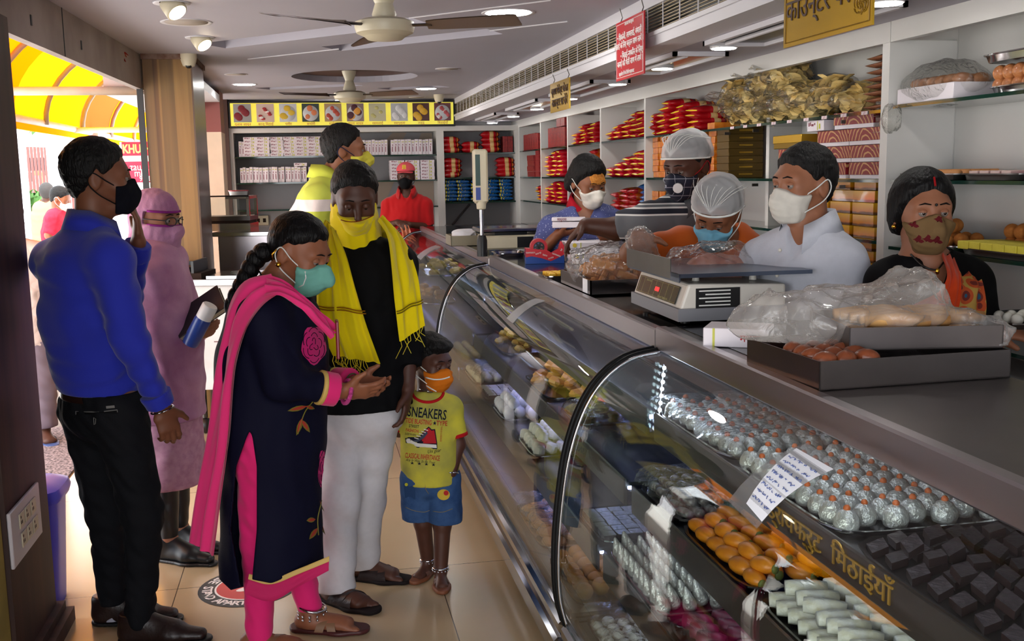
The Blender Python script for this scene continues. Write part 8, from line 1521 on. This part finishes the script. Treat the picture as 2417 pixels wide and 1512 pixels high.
MB().bbox((-.17, -.14, .01), (.17, .14, .095), .01).done('housing', M_cream, s2, smooth=30); MB().box((.03, -.1425, .02), (.13, -.139, .085)).done('rating_plate', M_black, s2, smooth=False); MB().bbox((-.2, -.16, .115), (.2, .16, .14), .006).done('pan', M_steel2, s2, smooth=30); MB().box((-.1, -.1, .095), (.1, .1, .115)).done('support', M_black, s2, smooth=False)
q = ONZ(1283, 620, Z2c); td = empty('tape_dispenser', (q[0], q[1]-.02, Z2c), 'blue and red tape dispenser with a roll of tape on the counter', 'tape dispenser', rz=-.1)
pf = [(-.1, 0), (.1, 0), (.1, .085), (.088, .11), (.075, .07), (.04, .05), (.01, .068), (-.06, .075), (-.1, .08)]
MB().prism(pf, 1, -.03, .03).done('body', mat('blue plastic body', (24, 70, 150), .35), td, smooth=False)
RDm = mat('red printed plastic', (190, 24, 40), .4); MB().prism([(-.1, .035), (-.07, .04), (-.02, .03), (.03, .012), (.07, .03), (.1, .045), (.101, .087), (.088, .112), (.075, .072), (.04, .052), (.01, .07), (-.06, .077), (-.1, .082)], 1, -.0315, .0315).done('red_sleeve', RDm, td, smooth=False)
for k, (x, z, a) in enumerate(((-.075, .06, 0), (-.035, .055, .2), (0, .045, -.3), (.03, .03, .3), (.06, .045, -.4), (.085, .07, 1.2))): text('lettering', ('tomato', 'zorɐ', 'tato', 'zoto', 'tomato', 'to')[k], .016, frame((x, -.0322, z), (math.cos(a), 0, math.sin(a)), (-math.sin(a), 0, math.cos(a))), M_we, td, .0003)
TT = frame((-.03, 0, .085), (1, 0, 0), (0, 0, 1)); MB().lathe([(.028, -.022), (.045, -.022), (.045, .022), (.028, .022), (.028, -.022)], n=28, M=TT).done('tape_roll', mat('red tape', (180, 30, 44), .3), td, smooth=40); b = MB().lathe([(.024, -.023), (.029, -.023), (.029, .023), (.024, .023), (.024, -.023)], n=24, M=TT); [b.box((-.025, -.004, -.02), (.025, .004, .02), M=TT @ Matrix.Rotation(k*1.047, 4, 'Z')) for k in range(3)]; b.done('hub', M_black, td, smooth=40)
def onc(px, py, z=Z2c): return ONZ(px, py, z)
q = onc(1205, 604); t = tray('steel_tray', .16, .2, .018, 'small steel tray of crunchy orange snack beside the tape dispenser'); t.location = (q[0], q[1]+.06, Z2c)
o = MB().ball((0, 0, 0), (.065, .08, .035), 26, 14); V = o.v[0]; o.v[0] = V*(1+.16*np.sin(V[:, :1]*150)*np.sin(V[:, 1:2]*130)*np.sin(V[:, 2:]*140+1)); tag(o.done('snack_mound', MATS['orange snack'], smooth=True, loc=(q[0], q[1]+.06, Z2c+.03)), 'mound of crunchy orange snack in the small tray beside the tape dispenser', 'snack', kind='stuff')
q = onc(1318, 655); t = tray('steel_tray', .15, .22, .016, 'small steel tray of yellow squares in front of the plastic wrapped bread'); t.location = (q[0]+.0, q[1]+.02, Z2c)
yy = boxproto('yellow_sweet', .03, .03, .022, [mat('deep yellow sweet', (226, 176, 20), .5)], False, cat='sweet'); rep(yy, [((q[0]-.04+.036*(i % 3), q[1]-.05+.036*(i//3), Z2c+.004), (0, 0, rp.uniform(-.2, .2)), 1) for i in range(12)], lambda i: 'deep yellow sweet square in the small counter tray, %s row, %s from the left' % (ORD[i//3], ORD[i % 3]), 'yellow counter squares')
q = onc(1390, 622)
for k in range(2):
 o = empty('sweet_box', (q[0]+.04-.012*k, q[1]+.08, Z2c+.001+.056*k), 'white sweet box at the bottom of the pair beside the tape dispenser' if not k else 'white sweet box on top of the pair beside the tape dispenser', 'box', rz=-.05); MB().bbox((-.13, -.09, 0), (.13, .09, .024), .002).done('tray', M_wbox, o); MB().bbox((-.133, -.093, .025), (.133, .093, .054), .002).done('lid', M_wbox, o)
 MB().box((-.07, -.0942, .026), (-.066, -.093, .053)).done('lime_stripe', M_ygr, o, smooth=False); MB().lathe([(1e-6, .0012), (.011, .001), (.011, 0)], n=14, M=frame((-.1, -.0935, .04), (1, 0, 0), (0, 0, 1))).done('yellow_emblem', mat('yellow emblem', (226, 196, 60), .6), o); text('lettering', 'मधुरम', .026, frame((.05, -.094, .04), (1, 0, 0), (0, 0, 1)), M_marn, o, .0006)
M_wrap = glassmat('shiny clear wrap', (250, 250, 250), 1.5, 1.7, .08, bump=1., bscale=18, haze=.05)
def blob(name, c, r, seed, m, parent, amp=.012, h=.009, M=None, lo=.04, hi=.1):
 F = Field(np.array(c)-np.array(r)-.05, np.array(c)+np.array(r)+.05, h); F.ell(c, r, M); F.crease(amp*1.3, seed, lo, hi*1.6); F.cut(lambda X, Y, Z: c[2]-r[2]*.72-Z); return F.done(name, m, parent)
M_toast = mat('toast bread', (196, 140, 84), .7, col2=(166, 104, 60), vscale=12, bump=.3)
def rusk(): return MB().bbox((-.05, -.012, -.018), (.05, .012, .018), .006).done('rusk', M_toast, smooth=30)
q = onc(1430, 690); bp = empty('wrapped_bread_tray', (q[0]+.08, q[1]+.14, Z2c), 'steel tray of toast pieces under shiny clear plastic on the counter', 'tray')
b = MB(); bx_ = (-.17, -.24, .17, .24); b.box((-.17, -.24, 0), (.17, .24, .006)); [b.box(lo, hi) for lo, hi in (((-.17, -.24, 0), (-.164, .24, .06)), ((.164, -.24, 0), (.17, .24, .06)), ((-.17, -.24, 0), (.17, -.234, .06)), ((-.17, .234, 0), (.17, .24, .06)))]; b.done('pan', M_steel2, bp, smooth=False)
o = blob('plastic_wrap', np.array([q[0]+.08, q[1]+.14, Z2c+.085]), (.19, .26, .1), 4, M_wrap, bp)
MB().box((-.171, -.20, .006), (-.1705 , -.13, .06)).done('paper_label', M_paper, bp, smooth=False)
ru = rusk(); ru['category'] = 'bread'; rep(ru, [((q[0]+.08+rp.uniform(-.1, .1), q[1]+.14+rp.uniform(-.17, .17), Z2c+.03+.026*(i//14)), (rp.uniform(-.4, .4), rp.uniform(-.4, .4), rp.uniform(0, 3)), 1) for i in range(56)], lambda i: 'brown toast piece heaped in the plastic covered tray', 'toast pieces')
q = onc(1680, 640, Z1); cb = empty('wrapped_sweet_tray', (q[0]+.12, q[1]+.3, Z1), 'tray of pinkish sweets under clear plastic behind the near scale', 'tray'); c2 = J(1690, 622, 3.42); cb.location = (c2[0], c2[1], Z1)
MB().box((-.2, -.2, 0), (.2, .1, .03)).done('pan', M_steel2, cb); blob('plastic_wrap', c2, (.17, .13, .075), 7, M_wrap, cb); blob('sweet_filling', c2-Zv*.02, (.13, .1, .05), 8, mat('pinkish sweet', (150, 90, 80), .6, col2=(190, 130, 110), vscale=14), cb, .016)['kind'] = 'stuff'
q = ONZ(1740, 822, Z1); o = empty('sweet_box', (q[0]+.03, q[1]+.06, Z1+.001), 'white sweet box at the front edge of the near counter beside the steel trays', 'box', rz=-.55); MB().bbox((-.085, -.06, 0), (.085, .06, .05), .002).done('carton', M_wbox, o); MB().box((-.06, -.0612, .001), (-.054, -.06, .049)).done('lime_stripe', M_ygr, o, smooth=False); text('lettering', 'मधुरम', .026, frame((.04, -.0615, .024), (1, 0, 0), (0, 0, 1)), mat('red print', (178, 44, 44), .8), o, .0006)
a_, b2_, c_ = ONZ(1768, 842, Z1), ONZ(1933, 922, Z1), ONZ(2384, 890, Z1); ux = nrm(c_-b2_); L1 = np.linalg.norm(c_-b2_); uy = np.cross(Zv, ux); L2 = .34
bt_ = empty('steel_tray', (*((b2_+c_)/2+uy*L2/2)[:2], Z1), 'big square steel tray of brown sweets at the right end of the near counter', 'tray'); Tb = frame((0, 0, 0), ux, uy)
def openbox(a, b, h, t=.003):
 m = MB(); m.box((-a, -b, 0), (a, b, t)); [m.box(lo, hi) for lo, hi in (((-a, -b, 0), (-a+t, b, h)), ((a-t, -b, 0), (a, b, h)), ((-a, -b, 0), (a, -b+t, h)), ((-a, b-t, 0), (a, b, h)))]; return m
openbox(L1/2, L2/2, .062).done('pan', M_worn, bt_, smooth=False).data.transform(Tb)
w2 = lambda x, y, z: np.array([bt_.location.x, bt_.location.y, Z1+z])+ux*x+uy*y
M_bs2 = mat('glossy brown sweet', (130, 66, 36), .3, var=.2, vscale=30, bump=.3, bscale=40)
br = MB().ball((0, 0, 0), (.03, .022, .02), 12, 8).done('brown_sweet', M_bs2, smooth=True); br['category'] = 'sweet'
rep(br, [(w2(-L1/2+.035+.05*(i % 3), -L2/2+.04+.046*(i//3 % 6), .026+.03*(i//18)), (0, 0, rp.uniform(0, 3)), 1) for i in range(30)], lambda i: 'glossy brown oval sweet in the big tray, %s of %s layer' % (ORD[i % 18], ('lower', 'upper')[i >= 18]), 'brown oval sweets')
it = empty('steel_tray', w2(.09, .03, .064), 'smaller steel tray of bread sticks set on the big steel tray', 'tray'); Ti = frame((0, 0, 0), ux*.97-uy*.22, uy*.97+ux*.22); openbox(.17, .15, .05).done('pan', M_worn, it, smooth=False).data.transform(Ti)
st_ = MB().tube([(-.07, 0, 0), (0, 0, .004), (.07, 0, 0)], [.013, .017, .013], 10).done('bread_stick', mat('bread stick', (206, 160, 100), .7, col2=(176, 126, 76), vscale=20), smooth=True); st_['category'] = 'bread'
rep(st_, [(w2(.05+.05*(i % 4)-.03, -.06+.034*(i//4 % 6), .09+.03*(i//24)), (0, 0, rp.uniform(-.3, .3)-.2), 1) for i in range(42)], lambda i: 'bread stick in the smaller tray under the white plastic bag', 'bread sticks')
cb_ = w2(.04, .05, .16); bag = empty('plastic_bag', cb_, 'large crinkled white plastic bag draped over the bread sticks', 'plastic bag'); M_pb = glassmat('milky plastic bag', (250, 248, 246), 1.5, 1.5, .15, bump=.9, bscale=16, haze=.24, hazecol=(252, 248, 244))
F = Field(cb_-np.array([.5, .5, .3]), cb_+np.array([.5, .5, .3]), .0095)
F.ec(w2(-.16, .08, .12), w2(.12, .04, .13), (.1, .055), (.13, .075), uy, .05); F.ec(w2(-.24, .13, .10), w2(-.12, .06, .10), .05, .07, None, .04); F.ec(w2(.12, .0, .12), w2(.2, -.04, .10), (.09, .05), (.06, .04), uy, .04); F.ec(w2(.2, -.08, .09), w2(L1/2+.0, -.1, .085), (.05, .03), (.06, .035), uy, .04); F.crease(.034, 5, .07, .22); F.crease(.014, 6, .035, .08); F.cut(lambda X, Y, Z: Z1+.066-Z); F.done('crumpled_film', M_pb, bag)
q = ONZ(2400, 765, Z1); t = tray('steel_tray', .24, .24, .018, 'small tray with white sweets at the right edge behind the plastic bag', M_dsteel); t.location = (q[0]+.03, q[1]+.02, Z1)
balls([(q[0]-.03+.04*(i % 4), q[1]-.04+.04*(i//4), Z1+.02) for i in range(12)], 'white_sweet', .017, MATS['white milk sweet'], lambda i: 'small white sweet in the right edge tray, %s row, %s from left' % (ORD[i//4], ORD[i % 4]), 'right edge white sweets')
q = ONZ(1095, 580, Z3c); o = empty('steel_box', (q[0]+.02, q[1]+.12, Z3c), 'cream steel box with crumpled paper on the farther counter', 'box'); openbox(.11, .14, .07).done('pan', mat('beige metal', (150, 142, 120), .4, .3), o, smooth=False); blob('crumpled_paper', np.array([q[0]+.02, q[1]+.12, Z3c+.07]), (.08, .1, .04), 3, M_paper, o, .012)
q = ONZ(1030, 548, Z3c);
for k, (dx, c, nm) in enumerate(((0, (200, 60, 40), 'red'), (.09, (90, 140, 60), 'green'), (.16, (220, 216, 210), 'white'))): tag(MB().bbox((-.04, -.06, 0), (.04, .06, .02), .003).done('small_packet', mat(nm+' small packet', c, .5), loc=(q[0]+dx, q[1]+.3*k, Z3c+.001)), 'small %s packet lying on the far end of the counter' % nm, 'packet')
q = ONZ(1185, 560, Z3c); tag(MB().bbox((-.16, -.12, 0), (.16, .12, .012), .004).done('steel_plate', M_steel2, loc=(q[0]+.25, q[1]+.35, Z3c+.001)), 'flat steel plate on the counter before the tilak man', 'plate')
# ================= cart and cooking corner on the left =================
def cz(px, py, d): return J(px, py, d)
pa, pb2 = J(405, 655, 6.0), J(740, 655, 6.0); ux = nrm((pb2-pa)*np.array([1, 1, 0])); uy = np.cross(Zv, ux); zt = .99; W_ = np.linalg.norm(pb2-pa); cc = (pa+pb2)/2+uy*.26
ct_ = empty('food_cart', (cc[0], cc[1], 0), 'stained white snack cart with posters behind the pink stole woman', 'cart'); Tc = frame((0, 0, 0), ux, uy)
M_st = mat('stained white board', (212, 208, 206), .5, col2=(196, 186, 184), vscale=5)
MB().box((-W_/2, -.3, .34), (W_/2, .06, zt-.04)).done('cabinet', M_st, ct_, smooth=False).data.transform(Tc); MB().bbox((-W_/2-.01, -.32, zt-.04), (W_/2+.01, .07, zt), .004).done('steel_top', M_steel2, ct_, smooth=False).data.transform(Tc)
for x in (-W_/2+.06, W_/2-.06):
 for y in (-.24, .02): MB().tube([(x, y, .34), (x, y, .1)], .018, 8).done('leg', M_dsteel, ct_).data.transform(Tc); MB().lathe([(.045, -.018), (.05, 0), (.045, .018)], n=18, M=frame((x, y, .05), (0, 1, 0), (0, 0, 1))).done('wheel', M_black, ct_, smooth=40).data.transform(Tc)
M_bp = mat('faded blue print', (110, 140, 200), .6, col2=(190, 206, 230), vscale=22)
MB().box((-.08, -.303, .55), (.2, -.3005, .76)).done('poster', M_bp, ct_, smooth=False).data.transform(Tc); MB().box((-.06, -.303, .77), (.2, -.3005, .8)).done('poster_strip', mat('blue print', (60, 80, 160), .6), ct_, smooth=False).data.transform(Tc)
b = MB(); b.ball((.06, -.303, .66), (.05, .002, .06), 14, 8).ball((.06, -.304, .70), (.06, .002, .05), 14, 8, 1); o = b.done('poster_face', [mat('poster skin', (200, 170, 150), .6), mat('poster dark', (40, 40, 50), .6)], ct_); o.data.transform(Tc)
rr = random.Random(8); b = MB(); [b.box((x, -.3012, z), (x+rr.uniform(.01, .05), -.3004, z+rr.uniform(.003, .01))) for x, z in [(rr.uniform(-.4, -.05), rr.uniform(.4, .88)) for _ in range(14)]]; b.done('stain_mark', mat('brown stain', (120, 90, 90), .7), ct_, smooth=False).data.transform(Tc)
def on_cart(px, py): return J(px, py, 6.5)
def cw(x, y, z=zt): return np.array([cc[0], cc[1], z])+ux*x+uy*y
X0 = lambda px: (J(px, 640, 6.2)-cc)@ux
gr = empty('gas_griddle', cw(X0(440), -.12), 'black gas burner frame on the left end of the snack cart', 'burner'); MB().box((-.15, -.15, 0), (.15, .15, .03)).done('base', M_brown, gr, smooth=False).data.transform(Tc); MB().box((.09, -.14, .03), (.105, .14, .1)).box((-.15, -.14, .03), (-.135, .14, .1)).box((-.15, .13, .03), (.105, .145, .08)).done('frame', M_black, gr, smooth=False).data.transform(Tc)
MB().lathe([(1e-6, .035), (.06, .035), (.08, .06), (.085, .06), (.065, .03)], n=24).done('pan', mat('black iron', (24, 22, 22), .4, .5), gr, smooth=40)
hp2 = empty('steel_hob', cw(X0(590), .0), 'steel plate with round dark holes on the snack cart', 'hob'); MB().box((-.2, -.28, 0), (.3, .05, .014)).done('plate', M_steel2, hp2, smooth=False).data.transform(Tc)
for x, y in ((-.05, -.1), (-.07, -.01), (.12, -.1), (.12, -.01), (.0, -.2)): MB().lathe([(1e-6, .0155), (.055, .0155), (.055, .012)], n=20, c=(x, y, 0)).done('hole', mat('dark green hole', (22, 34, 28), .5), hp2).data.transform(Tc)
p1 = J(512, 548, 7.0); p2 = J(700, 548, 7.0); zz = p1[2]; sb = empty('steel_counter', (*(((p1+p2)/2)[:2]+uy[:2]*.3), 0), 'tall steel counter behind the snack cart under the glass cabinet', 'counter'); W3 = np.linalg.norm(p2-p1); Ts = Tc
MB().box((-W3/2, -.28, 0), (W3/2, .28, zz-.03)).done('body', mat('smooth steel', (176, 168, 172), .3, 1., bump=.3, bscale=3), sb, smooth=False).data.transform(Ts); MB().bbox((-W3/2-.03, -.31, zz-.03), (W3/2+.03, .31, zz), .004).done('top', M_steel2, sb, smooth=False).data.transform(Ts)
g1 = J(545, 535, 7.25); gc = empty('glass_cabinet', (g1[0], g1[1], zz), 'small steel and glass warming cabinet with curved corner on the steel counter', 'cabinet')
zc = (J(545, 462, 7.25)-g1)[2]+g1[2]-zz; MB().box((-.16, -.1, .0), (.16, .14, .05)).done('base', M_steel2, gc, smooth=False).data.transform(Tc); MB().box((-.16, -.1, .07), (.16, .14, .1)).done('drawer', M_dsteel, gc, smooth=False).data.transform(Tc); MB().box((-.15, -.09, .05), (.15, .13, .07)).done('gap', M_brown, gc, smooth=False).data.transform(Tc)
MB().tube([(-.16, -.1, .1), (-.16, -.1, zc-.06), (-.14, -.1, zc-.02), (-.1, -.1, zc), (.16, -.1, zc)], .006, 6).done('front_rim', M_black, gc).data.transform(Tc); MB().box((.14, -.1, .1), (.16, -.08, zc)).box((.14, .12, .1), (.16, .14, zc)).box((.0, -.1, zc-.02), (.16, .14, zc)).done('frame', M_steel2, gc, smooth=False).data.transform(Tc); MB().box((-.155, -.098, .1), (.14, -.095, zc-.01)).done('glass', M_glass, gc, smooth=False).data.transform(Tc)
tag(MB().bbox((-.11, -.05, 0), (.11, .08, .1), .01).done('dough_stack', mat('olive slab', (120, 112, 66), .7, var=.15, vscale=12), loc=(g1[0]+.0, g1[1]+.02, zz+.101)), 'stack of olive slabs inside the small glass cabinet', 'snack'); tb = empty('plastic_tub', (g1[0]+.06, g1[1]+.05, zz+zc+.001), 'white tub with red lid on the small glass cabinet', 'tub'); MB().lathe([(1e-6, 0), (.045, 0), (.05, .03)], n=24, sx=1.3).done('bowl', M_we, tb, smooth=40); MB().lathe([(.053, .03), (.054, .036), (1e-6, .037)], n=24, sx=1.3).done('lid', mat('red plastic', (190, 30, 40), .3), tb, smooth=40)
for k, (px, py) in enumerate(((552, 538), (640, 536))): q = J(px, py, 6.85); tag(MB().lathe([(1e-6, .004), (.075, .006), (.095, .014), (.09, .008), (.07, 0)], n=26).done('steel_plate', M_steel2, smooth=40, loc=(q[0], q[1]+.05, zz+.001)), ('round steel plate on the steel counter before the glass cabinet', 'round steel plate at the right end of the steel counter')[k], 'plate')
q = J(617, 520, 10.5); so = empty('wall_socket', (q[0], 10.8, q[2]), 'cream double socket on the back wall above the steel counter', 'socket'); MB().bbox((-.07, -.012, -.05), (.07, .0, .05), .004).done('plate', M_cream, so); [MB().box((x-.015, -.014, -.02), (x+.015, -.012, .02)).done('outlet', M_brown, so, smooth=False) for x in (-.03, .03)]
tag(MB().tube([ONY(1068, 530, 10.3), ONY(1108, 482, 10.45)], .012, 8).done('iron_ladle', M_black), 'dark ladle handle leaning in the far corner below the blue packets', 'ladle')
tag(MB().bbox((-.25, -.2, 0), (.25, .2, .18), .02).done('steel_pot', M_dsteel, loc=(1.75, 10.2, 1.05)), 'dark steel trough on the back counter below the blue packets', 'trough'); kind(MB().box((1.32, 9.95, 0), (2.08, 10.45, 1.05)).done('trim_back_counter', M_steel))
